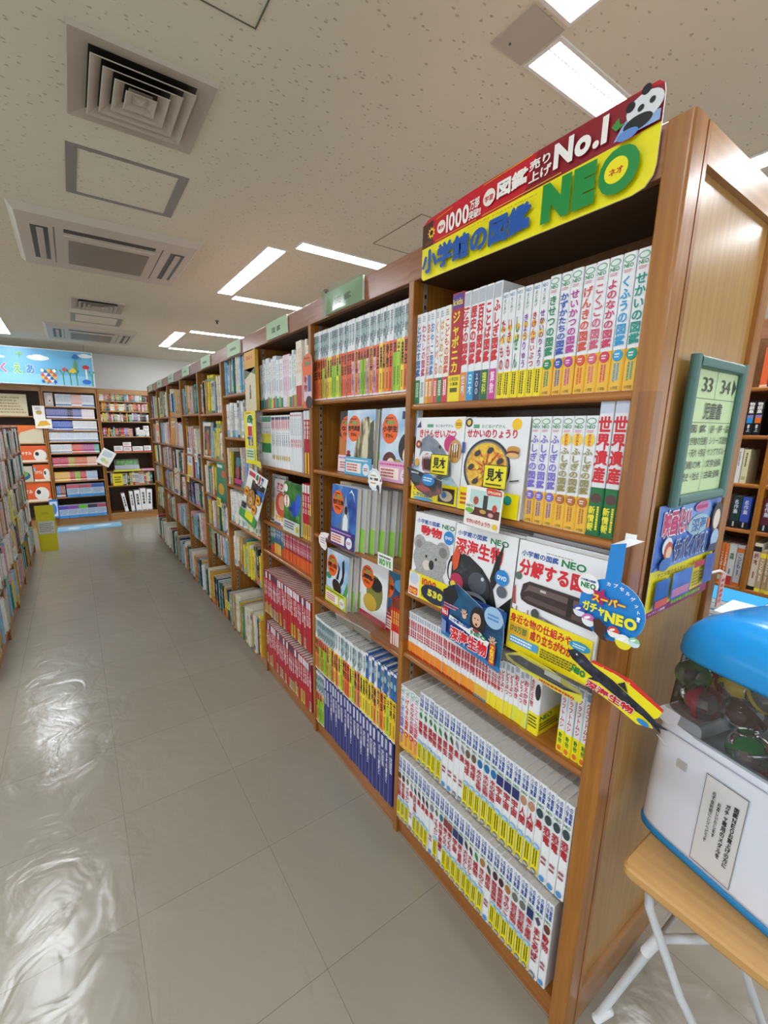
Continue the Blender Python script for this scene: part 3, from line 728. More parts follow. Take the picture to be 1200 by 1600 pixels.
# ---- pocket books on the low shelf
def pocket(title, foot, desc, w_=.0112, h_=.158, cov=WHT, foot2=None):
    return Book('pocket_encyclopedia', 'pocket book', desc, w_, h_, .11, cov, lambda s: (
        s.rect(.0, .0, 1, .27, foot), s.rect(0, 0, 1, .04, foot2 or foot), s.rect(.2, .86, .8, .97, '#a9b3c2'), s.vtext(title, .5, .40, .82, .85, '#c81f2c', .03)))
K['pk0'] = pocket('昆虫', '#ee8a1e', 'slim pocket encyclopedia, orange foot', foot2='#b82a1c')
K['pk1'] = pocket('植物', '#f09a2c', 'slim pocket encyclopedia, amber foot', foot2='#a8281c')
K['pk2'] = pocket('恐竜', '#e8b53c', 'slim pocket encyclopedia, gold foot', foot2='#5a8fb8')
K['pk3'] = pocket('水の生物', '#f1de2c', 'slim pocket encyclopedia, yellow foot')
K['pk4'] = pocket('どうぶつ', '#f1de2c', 'pocket encyclopedia with red katakana title', .0135, .165)
K['pk5'] = pocket('おえかき', '#dbe04a', 'wider pocket book, lime foot', .017, .175)
K['pk6'] = Book('pocket_encyclopedia', 'pocket book', 'thick white pocket book, yellow foot', .032, .17, .11, WHT, lambda s: (s.vtext('危険生物', .24, .45, .93, .3, '#c81f2c', .02), s.ell(.75, .75, .25, .14, '#30272c')),
                band=(.062, '#f1e21c', lambda s: (s.lines(.1, .3, .9, .9, 4, '#3a4a1a', 3)), lambda s: (s.text('NEO', .05, .68, .55, .92, GREEN, .03), s.lines(.05, .2, .95, .6, 3, '#3a3a1a', 2))))
K['pk7'] = Book('pocket_encyclopedia', 'pocket book', 'pale grey craft book, red lettering', .0185, .20, .13, '#dfe2e6', lambda s: (s.rect(.2, .88, .8, .98, '#7a8fb5'), s.vtext('クラフトムシ', .5, .35, .86, .6, '#c8272f', .02)),
                band=(.062, '#f1e21c', lambda s: (s.vtext('動物', .5, .4, .9, .5, '#2f7f2f', .02), s.ell(.5, .2, .3, .12, '#e0742a')), None))
K['pk8'] = Book('pocket_encyclopedia', 'pocket book', 'slim red spined pocket book', .0115, .15, .1, '#dfd8d2', lambda s: (s.vtext('ポケット', .5, .2, .9, .8, '#c4232c', .03)))
# ---- bay three
K['redset'] = Book('comic_history', 'study comic', 'red study comic with white title', .0262, .285, .2, '#b51e2a', lambda s: (s.rect(.1, .84, .9, .985, '#d8dade'), s.rect(.15, .5, .85, .70, '#ead6d6'), s.vtext('歴史', .5, .52, .68, .6, '#b51e2a', .02), s.vlines(.2, .71, .8, .83, 2, '#f0dcdc', 3)))
K['redset2'] = Book('comic_history', 'study comic', 'red study comic with yellow foot band', .0262, .285, .2, '#b51e2a', lambda s: (s.rect(.1, .84, .9, .985, '#e2e2e4'), s.vtext('日本の', .5, .45, .8, .62, '#f4eaea', .03), s.rect(.1, 0, .9, .28, '#d9c24a'), s.vlines(.2, .03, .8, .26, 2, '#6a5a1a', 5)))
K['redset3'] = Book('comic_history', 'study comic', 'crimson study comic with beige foot band', .0262, .285, .2, '#a81c36', lambda s: (s.rect(.1, .86, .9, .985, '#3a3f55'), s.vtext('人物伝', .5, .42, .82, .62, '#f4eaea', .03), s.rect(.1, 0, .9, .22, '#c9b88a'), s.vlines(.2, .03, .8, .2, 2, '#5a4a2a', 5)))
K['greenset'] = Book('picture_series', 'book', 'green and yellow banded series volume', .020, .285, .21, WHT, lambda s: (s.rect(0, .88, 1, .985, '#5f9a7a'), s.lines(.2, .8, .8, .86, 2, '#c06a7a', 2), s.vtext('はてな', .5, .66, .8, .6, '#33352a', .02), s.rect(0, .58, 1, .65, '#dfd23a'), s.rect(0, .46, 1, .58, '#e6df4c'), s.rect(0, .27, 1, .46, '#2f8a4a')))
K['stripeset'] = Book('picture_series', 'book', 'white series volume, red striped head', .0262, .285, .21, WHT, lambda s: (s.rect(.05, .92, .95, .97, '#5a5a70'), s.vlines(.1, .72, .9, .92, 3, '#d9566a', 2, .7), s.vtext('ことわざ', .5, .42, .68, .5, '#2c3f7f', .03), s.ell(.5, .2, .3, .05, '#c9b14a')))
K['pinkset'] = Book('picture_series', 'book', 'silver white series volume, pink characters', .0215, .295, .21, '#e2e6ea', lambda s: (s.vlines(.3, .55, .7, .9, 1, '#9aa2ac', 2), s.vtext('科学', .5, .40, .55, .7, '#de6f86', .03), s.ell(.5, .95, .3, .015, '#c84f5a')))
K['redtall'] = Book('picture_series', 'book', 'glossy red tall volume, white head', .0255, .30, .21, '#b01f2c', lambda s: (s.rect(0, .86, 1, 1, '#dfe2e4'), s.vtext('動物図鑑', .5, .55, .84, .7, '#f5e9e9', .03), s.rect(.5, 0, 1, .34, '#e9d628')))
PAST = ['#eceef0', '#e9d6e2', '#d8e6ea', '#e6e6df', '#f0dfe2', '#dfe8f2']
def pastel(i):
    c = PAST[i % 6]; ink = ['#5a6a8a', '#c03a8a', '#2f9a9a', '#6a6a5a', '#d05a6a', '#3a7ac0'][i % 6]; ft = ['#3a7a7a', '#e8e4ee', '#c03a3a', '#7fb542', '#d8cf6a', '#4aa08a'][i % 6]
    return Book('craft_picture_book', 'book', ['grey white book with slate ink', 'pale pink book with magenta ink', 'icy blue book with teal ink', 'ivory book with olive ink', 'blush book with coral ink', 'pale blue book with cobalt ink'][i], .0265-.002*(i % 3), .245+.012*(i % 3), .2, c,
        lambda s: (s.vtext('きせつ', .5, .62, .92, .5, ink, .01), s.vlines(.3, .3, .7, .58, 2, ink, i), s.rect(.0, .0, 1, .2+.03*(i % 2), ft)), simple=False)
for i in range(6): K['pas%d' % i] = pastel(i)
K['whitetall'] = Book('craft_picture_book', 'book', 'tall cream book with scarlet foot', .020, .30, .21, '#f0e8da', lambda s: (s.vtext('おりがみ', .5, .5, .9, .5, '#d8a04a', .02), s.rect(0, .0, 1, .32, '#c02c2a')))
K['kid'] = Book('mini_comic', 'study comic', 'small study comic, orange foot', .0135, .185, .13, '#a8243a', lambda s: (s.vtext('ふしぎ', .5, .4, .9, .75, '#f0dce2', .03), s.rect(0, 0, 1, .33, '#e2642a')))
K['kid2'] = Book('mini_comic', 'study comic', 'small blue headed comic, yellow foot', .0135, .20, .13, '#3f5a8a', lambda s: (s.vtext('なぞ', .5, .5, .85, .75, '#dfe6f0', .03), s.rect(0, 0, 1, .33, '#e9b63a')))
K['kid3'] = Book('mini_comic', 'study comic', 'small green comic with white head', .0135, .195, .13, '#2b6a5c', lambda s: (s.rect(0, .85, 1, 1, '#e8ece9'), s.vtext('科学', .5, .45, .8, .75, '#e6f0ea', .03), s.rect(0, 0, 1, .25, '#d84a2a')))
K['redpocket'] = Book('thin_booklet', 'booklet', 'thin vermilion booklet with white foot', .0105, .19, .13, '#d9361f', lambda s: (s.rect(0, .82, 1, 1, '#7a3a2a'), s.rect(0, .0, 1, .3, '#f0d8d0'), s.vtext('図鑑', .5, .45, .75, .8, '#f6c05a', .03)))

# ================================================================== books shown cover outwards
def kiken(s):
    s.text('まどあけずかん', .42, .885, .78, .92, '#3b7a5a', .01); s.rect(.25, .885, .38, .92, '#58a07a'); s.circ(.88, .92, .07, '#f4c518'); s.lines(.83, .9, .93, .94, 2, '#8a5a10')
    s.text('きけんせいぶつ', .08, .76, .86, .865, RED, .03); s.poly([(.02, .88), (.1, .96), (.12, .88)], '#3a4a7a')
    s.poly([(.0, .0), (.75, .0), (.95, .25), (.7, .42), (.3, .4), (0, .5)], 'p_water')
    s.poly([(.16, .74), (.30, .80), (.48, .73), (.66, .62), (.80, .48), (.82, .34), (.62, .28), (.5, .3), (.2, .38), (.12, .52)], 'p_sharkgrey')
    s.poly([(.12, .52), (.2, .60), (.38, .60), (.52, .52), (.58, .36), (.5, .28), (.3, .26), (.16, .36)], '#dfe3e8')
    s.poly([(.20, .54), (.30, .58), (.42, .54), (.46, .44), (.40, .34), (.30, .31), (.22, .38), (.19, .46)], '#9c3038')
    s.poly([(.23, .51), (.31, .535), (.40, .50), (.42, .42), (.37, .36), (.30, .345), (.25, .40), (.23, .46)], '#3a1214')
    for i in range(7):
        a = .21+i*.035; s.poly([(a, .545+.02*math.sin(i*.5)), (a+.03, .55+.02*math.sin(i*.5)), (a+.014, .50)], '#f4f4f2', True)
    for i in range(6):
        a = .25+i*.03; s.poly([(a, .345), (a+.026, .345), (a+.012, .385)], '#f4f4f2', True)
    s.k += 1
    s.circ(.56, .66, .025, '#101418'); s.circ(.76, .70, .12, '#c62f7a'); s.ell(.86, .62, .12, .13, '#cf9a55'); s.ell(.86, .66, .06, .05, '#f1e3cf')
    for i in range(4): s.rect(.78+i*.045, .55, .795+i*.045, .70, '#3a2415')
    s.circ(.10, .68, .06, '#8f3a3a'); s.circ(.10, .68, .025, '#e9c46a'); s.ell(.09, .46, .05, .05, '#e0a83a')
def obi_yellow(txt1, txt2):
    return lambda s: (s.lines(.04, .80, .55, .95, 2, '#3a3a1a', 3), s.text(txt1, .05, .50, .55, .80, '#d0302a', .03), s.text(txt2, .05, .2, .5, .45, '#2a5fa8', .02), s.rect(.62, .12, .94, .84, '#3a2b22'), s.ell(.78, .45, .13, .26, '#d9c4a8'), s.circ(.74, .5, .05, '#3a7fc0'), s.ell(.3, .1, .22, .09, '#5aa5d8'))
K['F_kiken'] = Book('window_picture_book', 'book', 'x', .02, .266, .212, WHT, None, kiken, band=(.062, '#f3e100', None, obi_yellow('かんたん！', 'しかけ図鑑')))
def ryouri(s):
    s.text('まどあけずかん', .28, .89, .66, .93, '#3f8f5f', .01); s.rect(.15, .89, .25, .93, '#58a07a'); s.circ(.82, .93, .07, '#f4c518'); s.circ(.07, .95, .06, '#3a3a2a'); s.circ(.07, .95, .035, '#e5c05a')
    s.text('せかいのりょうり', .05, .79, .86, .885, RED, .035)
    s.circ(.42, .48, .375, '#2a2a2a', 36); s.circ(.42, .48, .345, '#7f7f7a', 36); s.circ(.42, .48, .325, 'p_pizza', 36)
    for i in range(10):
        a = i*math.pi/5+.2; x1, y1 = .42+.27*math.cos(a), .48+.215*math.sin(a)
        s.poly([(.42+.05*math.cos(a-.3), .48+.04*math.sin(a-.3)), (x1+.012, y1), (x1-.012, y1+.012), (.42+.05*math.cos(a+.3), .48+.04*math.sin(a+.3))], '#c84a34')
    for i in range(7):
        a = i*math.pi*2/7+.45; s.ell(.42+.24*math.cos(a), .48+.19*math.sin(a), .055, .028, '#33363f', rot=.6); 
    for i in range(6):
        a = i*math.pi/3; s.circ(.42+.13*math.cos(a), .48+.1*math.sin(a), .03, '#f0d24a')
    s.ell(.82, .68, .09, .04, '#c9953a'); s.ell(.82, .655, .09, .02, '#7a2a20'); s.ell(.82, .63, .09, .025, '#e0b56a')
    s.rect(.0, .62, .05, .74, '#2f4f9a'); s.poly([(.82, .38), (.95, .40), (.95, .385), (.82, .365)], '#4a4a4a')
K['F_ryouri'] = Book('window_picture_book', 'book', 'x', .02, .262, .212, WHT, None, ryouri, band=(.066, '#f3e100', None, lambda s: (s.ell(.6, .5, .16, .36, '#c8a070'), s.circ(.6, .5, .07, '#8f3a2a'), s.circ(.82, .72, .06, '#1f9a8f'), s.lines(.05, .2, .4, .8, 3, '#d0302a', 4))))
def neo_head(s, title, x0=.06, x1=.62):
    s.text('小学館の図鑑', .06, .88, .56, .935, BLUE, .03); s.text('NEO', .6, .885, .86, .935, GREEN, .03)
    s.text(title, x0, .755, x1, .87, '#d8202e', .05)
def doubutsu(s):
    neo_head(s, '動物', .16, .62)
    s.circ(.76, .80, .10, '#2a86d0'); s.text('DVD', .69, .78, .83, .815, '#ffffff', .03)
    s.ell(.4, .48, .36, .22, 'p_koala'); s.circ(.16, .65, .13, 'p_koala'); s.circ(.66, .63, .14, 'p_koala'); s.circ(.15, .64, .07, '#8d8886'); s.circ(.68, .62, .08, '#7f7b7a')
    s.ell(.42, .26, .34, .16, 'p_koala'); s.ell(.36, .42, .09, .06, '#d9d2c6'); s.ell(.46, .44, .055, .055, '#2a2a2c'); s.circ(.34, .52, .022, '#0e0e10'); s.circ(.55, .52, .022, '#0e0e10')
    s.ell(.88, .48, .085, .13, '#17181a'); s.ell(.87, .47, .045, .10, '#eceae4'); s.circ(.89, .60, .05, '#17181a'); s.ell(.92, .33, .07, .04, '#26262a')
K['F_doubutsu'] = Book('illustrated_encyclopedia', 'book', 'x', .022, .29, .215, WHT, None, doubutsu, band=(.085, '#f3e100', None, lambda s: (
    s.rect(0, .0, .25, .95, '#e9e4da'), s.circ(.12, .72, .1, '#c8d0e0'), s.rect(.02, .05, .22, .35, '#d9402a'), s.text('DVD', .04, .1, .2, .28, '#f7e23a', .03), s.text('1000', .3, .62, .62, .9, '#d8402a', .04),
    s.ell(.6, .4, .3, .36, '#232a44'), s.text('NEO', .32, .14, .5, .5, '#1d2440', .05), s.text('530', .45, .3, .78, .56, '#e6df3a', .06))))
def shinkai(s):
    s.text('小学館の図鑑', .05, .885, .55, .94, BLUE, .03); s.text('NEO', .6, .885, .88, .94, GREEN, .03)
    s.poly([(0, .12), (.0, .66), (.1, .72), (.3, .70), (.52, .62), (.7, .50), (.8, .3), (1, .0), (0, 0)], 'p_deep')
    s.poly([(.45, .0), (1, 0), (1, .45), (.8, .28)], '#0b0b0e')
    s.text('深海生物', .04, .70, .82, .865, '#d8202e', .05, out='#ffffff', ob=.09)
    s.poly([(.72, .45), (.66, .55), (.72, .75), (.68, .92), (.74, .78), (.82, .93), (.79, .72), (.78, .55)], '#141518')
    s.ell(.42, .42, .26, .17, '#26292e'); s.ell(.47, .46, .15, .11, '#4a5058'); s.ell(.45, .3, .2, .06, '#7d858c'); s.ell(.46, .285, .17, .04, '#101113'); s.circ(.55, .52, .025, '#c9d2d8')
    s.poly([(.0, .62), (.06, .78), (.14, .70), (.12, .55), (.05, .5)], '#d9552a'); s.ell(.12, .40, .12, .09, '#b82f55'); s.circ(.06, .36, .05, '#e9d72a')
    s.circ(.84, .60, .10, '#2a86d0'); s.text('DVD', .77, .58, .91, .62, '#ffffff', .03); s.circ(.86, .47, .075, '#5c5f6b'); s.lines(.82, .25, .97, .32, 3, '#8d949c', 2)
K['F_shinkai'] = Book('illustrated_encyclopedia', 'book', 'x', .024, .292, .218, WHT, lambda s: (s.rect(0, 0, 1, 1, '#8b8d90'), s.vtext('深海生物', .5, .3, .7, .8, '#d8202e', .03)), shinkai, band=(.088, 'p_blue', None, lambda s: (
    s.rect(0, .0, .99, .5, '#0d1424'), s.text('知られざる深海へ', .05, .6, .66, .85, '#f3eef7', .04), s.text('ドラマ映像', .3, .3, .7, .5, '#e9df5a', .04), s.circ(.84, .6, .12, '#dfe9f4'), s.circ(.12, .5, .07, '#6fa6dc'))))
def bunkai(s):
    s.lines(.35, .93, .75, .945, 1, '#b0a090', 2)
    s.text('小学館の図鑑', .05, .865, .5, .92, BLUE, .03); s.text('NEO', .53, .865, .80, .925, GREEN, .03)
    s.text('分解する図鑑', .04, .70, .96, .845, '#d8202e', .05)
    s.circ(.05, .68, .045, '#5a7068'); s.bar = None
    s.poly([(.1, .52), (.12, .62), (.2, .66), (.95, .66), (.95, .44), (.2, .46), (.12, .48)], '#3a2b2a'); s.poly([(.14, .55), (.2, .63), (.95, .63), (.95, .58), (.2, .58)], '#6a5855'); s.poly([(.14, .5), (.2, .49), (.95, .47), (.95, .51), (.2, .53)], '#5a4846')
    s.rect(.34, .60, .41, .62, '#c9c4c2'); s.rect(.66, .48, .72, .64, '#241a1a'); s.rect(.84, .50, .94, .64, '#7a8a96')
    s.poly([(.0, .55), (.03, .60), (.04, .5), (.06, .42), (.02, .42)], '#b04a4a')
    for i in range(7): s.rect(.02+i*.05, .34, .032+i*.05, .34+.07*(.6+.4*math.sin(i*2)), '#8a5550')
    s.poly([(.36, .40), (.95, .34), (.95, .28), (.36, .33)], 'p_train'); s.poly([(.48, .31), (.98, .24), (.98, .18), (.48, .24)], 'p_train'); s.rect(.56, .25, .62, .29, '#b5452a'); s.rect(.72, .22, .86, .25, '#b5452a'); s.ell(.32, .40, .05, .045, '#4a4a4c')
K['F_bunkai'] = Book('illustrated_encyclopedia', 'book', 'x', .026, .292, .222, WHT, lambda s: s.vtext('分解する図鑑', .5, .3, .8, .8, '#d8202e', .03), bunkai, band=(.108, '#f3df14', None, lambda s: (
    s.text('身近な物の仕組みや', .02, .70, .78, .92, '#cf1f2e', .04), s.rect(.03, .40, .28, .68, '#e8a92a'), s.text('170万部', .04, .46, .26, .64, '#2f7f3a', .03), s.text('成り立ちがわかる！', .30, .44, .94, .68, '#cf1f2e', .04),
    s.ell(.86, .78, .11, .10, '#2a9ac8'), s.lines(.79, .73, .93, .83, 2, '#e9f6fb', 3), s.rect(.05, .2, .42, .38, '#4aa3dc'), s.lines(.06, .22, .41, .36, 2, '#ffffff', 6), s.lines(.45, .15, .9, .38, 4, '#6a5a1a', 8))))
def move_cover(bg, title, shapes, w_=.212, hh=.27):
    def f(s):
        s.rect(0, 0, 1, 1, bg); shapes(s)
        s.ell(.27, .72, .23, .20, '#f0661e', 26); s.rect(.13, .80, .22, .84, '#2f6f3a'); s.rect(.18, .78, .40, .83, '#8a9a4a'); s.lines(.12, .85, .42, .88, 1, '#5a2a10', 2)
        s.text(title, .06, .68, .49, .765, '#2a150c', .05); s.text('ずかん', .15, .60, .38, .66, '#2a150c', .03)
    return f
COVM = {
 'F_fushigi': ('p_dark', 'なぞ', lambda s: (s.poly([(0, .2), (.4, .3), (.3, .5), (0, .6)], '#c87a3a'), s.poly([(.5, .3), (1, .6), (1, .5), (.6, .22)], '#7aa0c0'), s.ell(.7, .8, .2, .1, '#3a5aa0')), ('#e9d9e6', '#b04a8a')),
 'F_isan': ('p_sky', '世界遺産', lambda s: (s.poly([(.30, .2), (.36, .55), (.55, .86), (.75, .90), (1, .80), (1, .2)], 'p_rock'), s.poly([(.62, .2), (.66, .6), (.74, .86), (.8, .5), (.78, .2)], '#d9cfb0'), s.poly([(.80, .2), (.84, .8), (.95, .85), (1, .2)], '#4a5348'), s.ell(.1, .35, .07, .03, '#a8323a'), s.ell(.1, .30, .09, .03, '#7a2430')), ('#58aedb', '#f5efe6')),
 'F_shou': ('p_sky', '小学生', lambda s: (s.ell(.30, .28, .2, .13, '#5a2b24'), s.ell(.34, .24, .12, .09, '#f2dcc8'), s.ell(.8, .48, .26, .2, '#1d1b22'), s.ell(.82, .38, .15, .13, '#f6e4d2'), s.ell(.55, .22, .14, .1, '#a8a05a'), s.ell(.85, .2, .15, .06, '#d8503a'), s.rect(.6, .85, .95, .95, '#2a3a6a')), ('#e2a6cf', '#c03a7a')),
 'F_same': ('p_blue', '危険生物', lambda s: (s.poly([(.42, .22), (.44, .5), (.52, .74), (.57, .90), (.62, .74), (.72, .55), (.74, .35), (.68, .2)], '#7f95ad'), s.poly([(.48, .28), (.5, .48), (.58, .60), (.68, .48), (.68, .3)], '#e6ebee'), s.ell(.6, .62, .06, .07, '#3a1416'), s.poly([(.42, .42), (.18, .3), (.42, .3)], '#5c7390'), s.poly([(.70, .9), (.78, .97), (.88, .9), (.9, .78), (.86, .88), (.78, .93)], '#dfe6ee')), ('#4a2a7a', '#c9a9e6')),
 'F_inu': ('p_beige', '動物', lambda s: (s.ell(.4, .45, .28, .2, '#f3f1ec'), s.ell(.3, .5, .1, .12, '#2a2422'), s.circ(.45, .48, .03, '#151212'), s.rect(0, .0, 1, .2, '#e9c97a')), ('#e8c24a', '#b5402a')),
 'F_kuwa': ('p_sky', '昆虫', lambda s: (s.ell(.5, .36, .22, .12, '#2d1a18', rot=-.5), s.poly([(.62, .45), (.72, .60), (.70, .85), (.78, .92), (.82, .7), (.78, .5), (.68, .4)], '#171214'), s.poly([(.45, .50), (.55, .70), (.50, .82), (.62, .72), (.56, .5)], '#241a1a'), s.poly([(.75, .2), (.95, .55), (1, .4), (.9, .2)], '#4a9a4a'), s.ell(.12, .5, .12, .06, '#2f8f6a')), ('#c9cf3a', '#2a5a2a')),
 'F_panda': (WHT, '鳥', lambda s: (s.ell(.55, .5, .3, .3, '#7f7f3c'), s.ell(.6, .65, .22, .12, '#1c1c1e'), s.ell(.4, .3, .25, .15, '#c9a83a'), s.rect(0, 0, 1, .1, '#c03040')), None),
 'F_tako': ('p_navysea', '水の生物', lambda s: (s.poly([(.3, .3), (.5, .5), (.7, .6), (.9, .45), (.7, .4), (.95, .2), (.6, .3), (.4, .15)], '#8f3038'), s.ell(.3, .2, .2, .1, '#e6eef2'), s.ell(.7, .8, .2, .1, '#5aa8d8')), ('#b8202c', '#f5e9e9')),
 'F_umi': ('p_navysea', '深海', lambda s: (s.ell(.6, .4, .3, .15, '#2f6f4f'), s.ell(.4, .2, .3, .1, '#8fa9b5')), None)}
for k_, (bg, t, sh, bd) in COVM.items():
    K[k_] = Book('nature_encyclopedia', 'book', 'x', .0195, .262, .2, '#d8d8d4', lambda s: (s.rect(0, .0, 1, 1, '#a9a9a8'), s.rect(.1, 0, .9, .28, '#8fc31f')), move_cover(bg, t, sh),
        band=(.074, bd[0], None, (lambda s, c=bd[1]: (s.lines(.05, .78, .9, .92, 1, c, 4), s.rect(.06, .15, .62, .7, '#f2e9dc'), s.lines(.1, .2, .58, .65, 3, '#c0304a', 6), s.circ(.8, .4, .12, '#dfe9ee'), s.lines(.72, .3, .88, .5, 2, '#c0304a', 3)))) if bd else None)
K['F_copy'] = Book('nature_encyclopedia', 'book', 'x', .0195, .262, .2, '#b9babb', None, None, band=(.1, '#8fc84a', None, None))
K['F_sakana'] = Book('window_picture_book', 'book', 'x', .018, .265, .2, '#f3e6e4', None, lambda s: (s.ell(.5, .45, .42, .28, '#d9604a'), s.ell(.55, .5, .25, .16, '#e8a88a'), s.text('さかな', .15, .78, .9, .94, '#c8202e', .05), s.text('大きな', .1, .08, .7, .22, '#f0b81e', .05), s.lines(.2, .72, .8, .76, 1, '#b04a5a')))
K['F_beetle'] = Book('window_picture_book', 'book', 'x', .018, .272, .215, '#1f6a3a', None, lambda s: (s.rect(0, 0, 1, 1, 'p_green'), s.ell(.62, .50, .2, .16, '#1f49a8', rot=.3), s.ell(.82, .62, .14, .22, '#2a5fd0', rot=-.2), s.ell(.42, .48, .12, .05, '#14308a'), s.circ(.18, .62, .16, '#eef0ea'), s.vtext('昆虫', .18, .5, .74, .12, '#c8202e', .03), s.ell(.12, .88, .12, .08, '#e8e8dd')),
    band=(.07, '#c9cfc0', None, lambda s: (s.lines(.1, .3, .8, .9, 3, '#3a4a8a', 5), s.circ(.85, .5, .08, '#c9b13a'))))
K['F_teddy'] = Book('cover_shown_book', 'book', 'x', .02, .285, .24, '#dcd6c8', None, lambda s: (s.rect(.12, .04, .98, .9, '#2f3a36'), s.ell(.6, .35, .2, .17, '#a8682f'), s.circ(.62, .72, .11, '#8f9a4a'), s.ell(.45, .62, .2, .13, '#b03a44'), s.ell(.8, .5, .13, .12, '#5a4a3a'), s.ell(.4, .14, .2, .08, '#d0b98a'), s.ell(.85, .15, .15, .1, '#b5603a')))
K['F_forest'] = Book('cover_shown_book', 'book', 'x', .012, .30, .23, '#c9cf9a', None, lambda s: (s.rect(0, 0, 1, 1, 'p_forest'), s.ell(.35, .22, .05, .05, '#f2f2ea'), s.rect(0, 0, 1, .12, '#b9b83a')))
K['F_mustard'] = Book('cover_shown_book', 'book', 'x', .022, .36, .27, '#c8871a', None, lambda s: (s.rect(.02, .1, .98, .75, '#d6941f'), s.rect(.3, .55, 1, .72, '#e9e2d2'), s.text('MAPS', .36, .58, .95, .68, '#a8322a', .05), s.circ(.2, .4, .05, '#7a5a1a')))
K['F_pinkbook'] = Book('cover_shown_book', 'book', 'x', .02, .25, .19, '#f0d5b8', None, lambda s: (s.ell(.5, .75, .4, .2, '#e0603a'), s.ell(.4, .4, .3, .2, '#d8d8a8'), s.ell(.7, .2, .2, .15, '#c02f44')))
K['F_greenbook'] = Book('cover_shown_book', 'book', 'x', .018, .30, .26, '#1d7f66', None, lambda s: (s.ell(.7, .7, .2, .1, '#c0603a'), s.ell(.5, .3, .3, .15, '#c9972a'), s.rect(.1, .85, .6, .92, '#d8e8dd')))
K['F_sketch'] = Book('cover_shown_book', 'book', 'x', .015, .29, .24, '#dccfb8', None, lambda s: (s.poly([(0, .72), (.5, .78), (1, .9), (1, .94), (.5, .82), (0, .76)], '#3a2a24'), s.ell(.3, .62, .06, .04, '#4a3a34'), s.ell(.65, .6, .06, .04, '#4a3a34'), s.ell(.5, .12, .4, .08, '#3f6f95'), s.poly([(.4, .15), (.55, .28), (.65, .15)], '#a8402a')))
K['F_blacktoy'] = Book('cover_shown_book', 'book', 'x', .02, .24, .2, '#1c1d22', None, lambda s: (s.rect(0, 0, 1, 1, '#17181d'), s.ell(.5, .7, .25, .15, '#3f7f8a'), s.ell(.45, .4, .2, .2, '#a8485a'), s.rect(.1, .05, .9, .2, '#c03f7a')))
K['F_mag'] = Book('cover_shown_book', 'book', 'x', .014, .28, .21, '#e3e5e6', None, lambda s: (s.rect(.05, .5, .95, .95, 'p_water'), s.rect(.05, .05, .95, .4, '#e2c53a'), s.text('かがく', .15, .75, .85, .9, '#ffffff', .04)))

# ================================================================== bay one
def A(y): return -y
G = lambda kind, sh, b: f'{kind} on the {sh} shelf of the {BAYN[b]} bay'
def place(sh, b): return f'post, {sh} shelf, {BAYN[b]} bay'
z = SHELVES[1][0]
seq = ['misc0', 'misc1', 'misc2', 'misc3', 'misc4', 'misc5', 'misc6', 'japonica', 'study0', 'study1', 'study2', 'study3', 'study4', 'mado0', 'mado1', 'mado2', 'mado3', 'mado4', 'mado5']+['pre%d' % i for i in range(8)]
# widths come from the photograph's rhythm; trim the row to the shelf
seq = [K[s] for s in seq]
MAIN.stand(seq, A(.712), A(.046), z, place('top', 1), G('encyclopedias', 'top', 1), dep=.012)
z = SHELVES[1][1]
MAIN.face(K['F_kiken'], A(.703), .004, z, 'shark cover picture book with yellow sample card, face out', 'picture books shown face out', .05)
for i in range(3): MAIN.face(K['F_kiken'], A(.690-.006*i), .034+.024*i, z, f'copy hidden {ordn(i+1)} behind the shark cover picture book', 'copies behind the shark cover', .05)
MAIN.face(K['F_ryouri'], A(.487), .0, z, 'pizza cover cooking picture book with yellow band, face out', 'picture books shown face out', .05)
for i in range(2): MAIN.face(K['F_ryouri'], A(.480), .03+.024*i, z, f'copy hidden {ordn(i+1)} behind the pizza cover picture book', 'copies behind the pizza cover', .05)
a = MAIN.stand([K['fushigi']]*3+[K['fushigi2']]*3, A(.272), A(.11), z, place('second', 1), G('preschool encyclopedias', 'second', 1), dep=.012)
MAIN.stand([K['heritage']]*2, A(.110), A(.045), z, place('second', 1), 'two world heritage books beside the end post', dep=.014, start=7)
z = SHELVES[1][2]
MAIN.face(K['F_doubutsu'], A(.690), -.002, z, 'koala cover encyclopedia with yellow band, face out', 'encyclopedias shown face out on the third shelf', .06)
for i in range(2): MAIN.face(K['F_doubutsu'], A(.685), .028+.026*i, z, f'copy hidden {ordn(i+1)} behind the koala cover', 'copies behind the koala cover', .06)
MAIN.face(K['F_shinkai'], A(.485), -.022, z, 'deep sea fish cover encyclopedia in front of grey copies', 'encyclopedias shown face out on the third shelf', .06)
for i in range(3): MAIN.face(K['F_shinkai'], A(.470-.012*i), .008+.028*i, z, f'grey edged copy, {ordn(i+1)} behind the deep sea cover', 'copies behind the deep sea cover', .06)
MAIN.face(K['F_bunkai'], A(.262), -.026, z, 'white encyclopedia with dark submarine shape, beside end post', 'encyclopedias shown face out on the third shelf', .06)
for i in range(4): MAIN.face(K['F_bunkai'], A(.264), .004+.028*i, z+.004*(i+1), f'copy with visible top edge, {ordn(i+1)} behind the submarine cover', 'copies behind the submarine cover', .06)
z = SHELVES[1][3]
pk = ['pk0']*17+['pk1']*10+['pk2']*4+['pk3']*4+['pk4', 'pk4', 'pk4', 'pk5', 'pk4']
a = MAIN.stand([K[s] for s in pk], A(.712), A(.205), z, place('fourth', 1), G('pocket encyclopedias', 'fourth', 1), dep=.02, fit=False, gap=.0005)
a = MAIN.stand([K['pk5'], K['pk6']], a, A(.13), z, place('fourth', 1), G('pocket encyclopedias', 'fourth', 1), dep=.02, start=len(pk)+1)
MAIN.stand([K['pk7']]*4, A(.125), A(.045), z, place('fourth', 1), 'craft pocket books beside the end post', dep=.02, start=len(pk)+3, gap=.0015, fit=False)
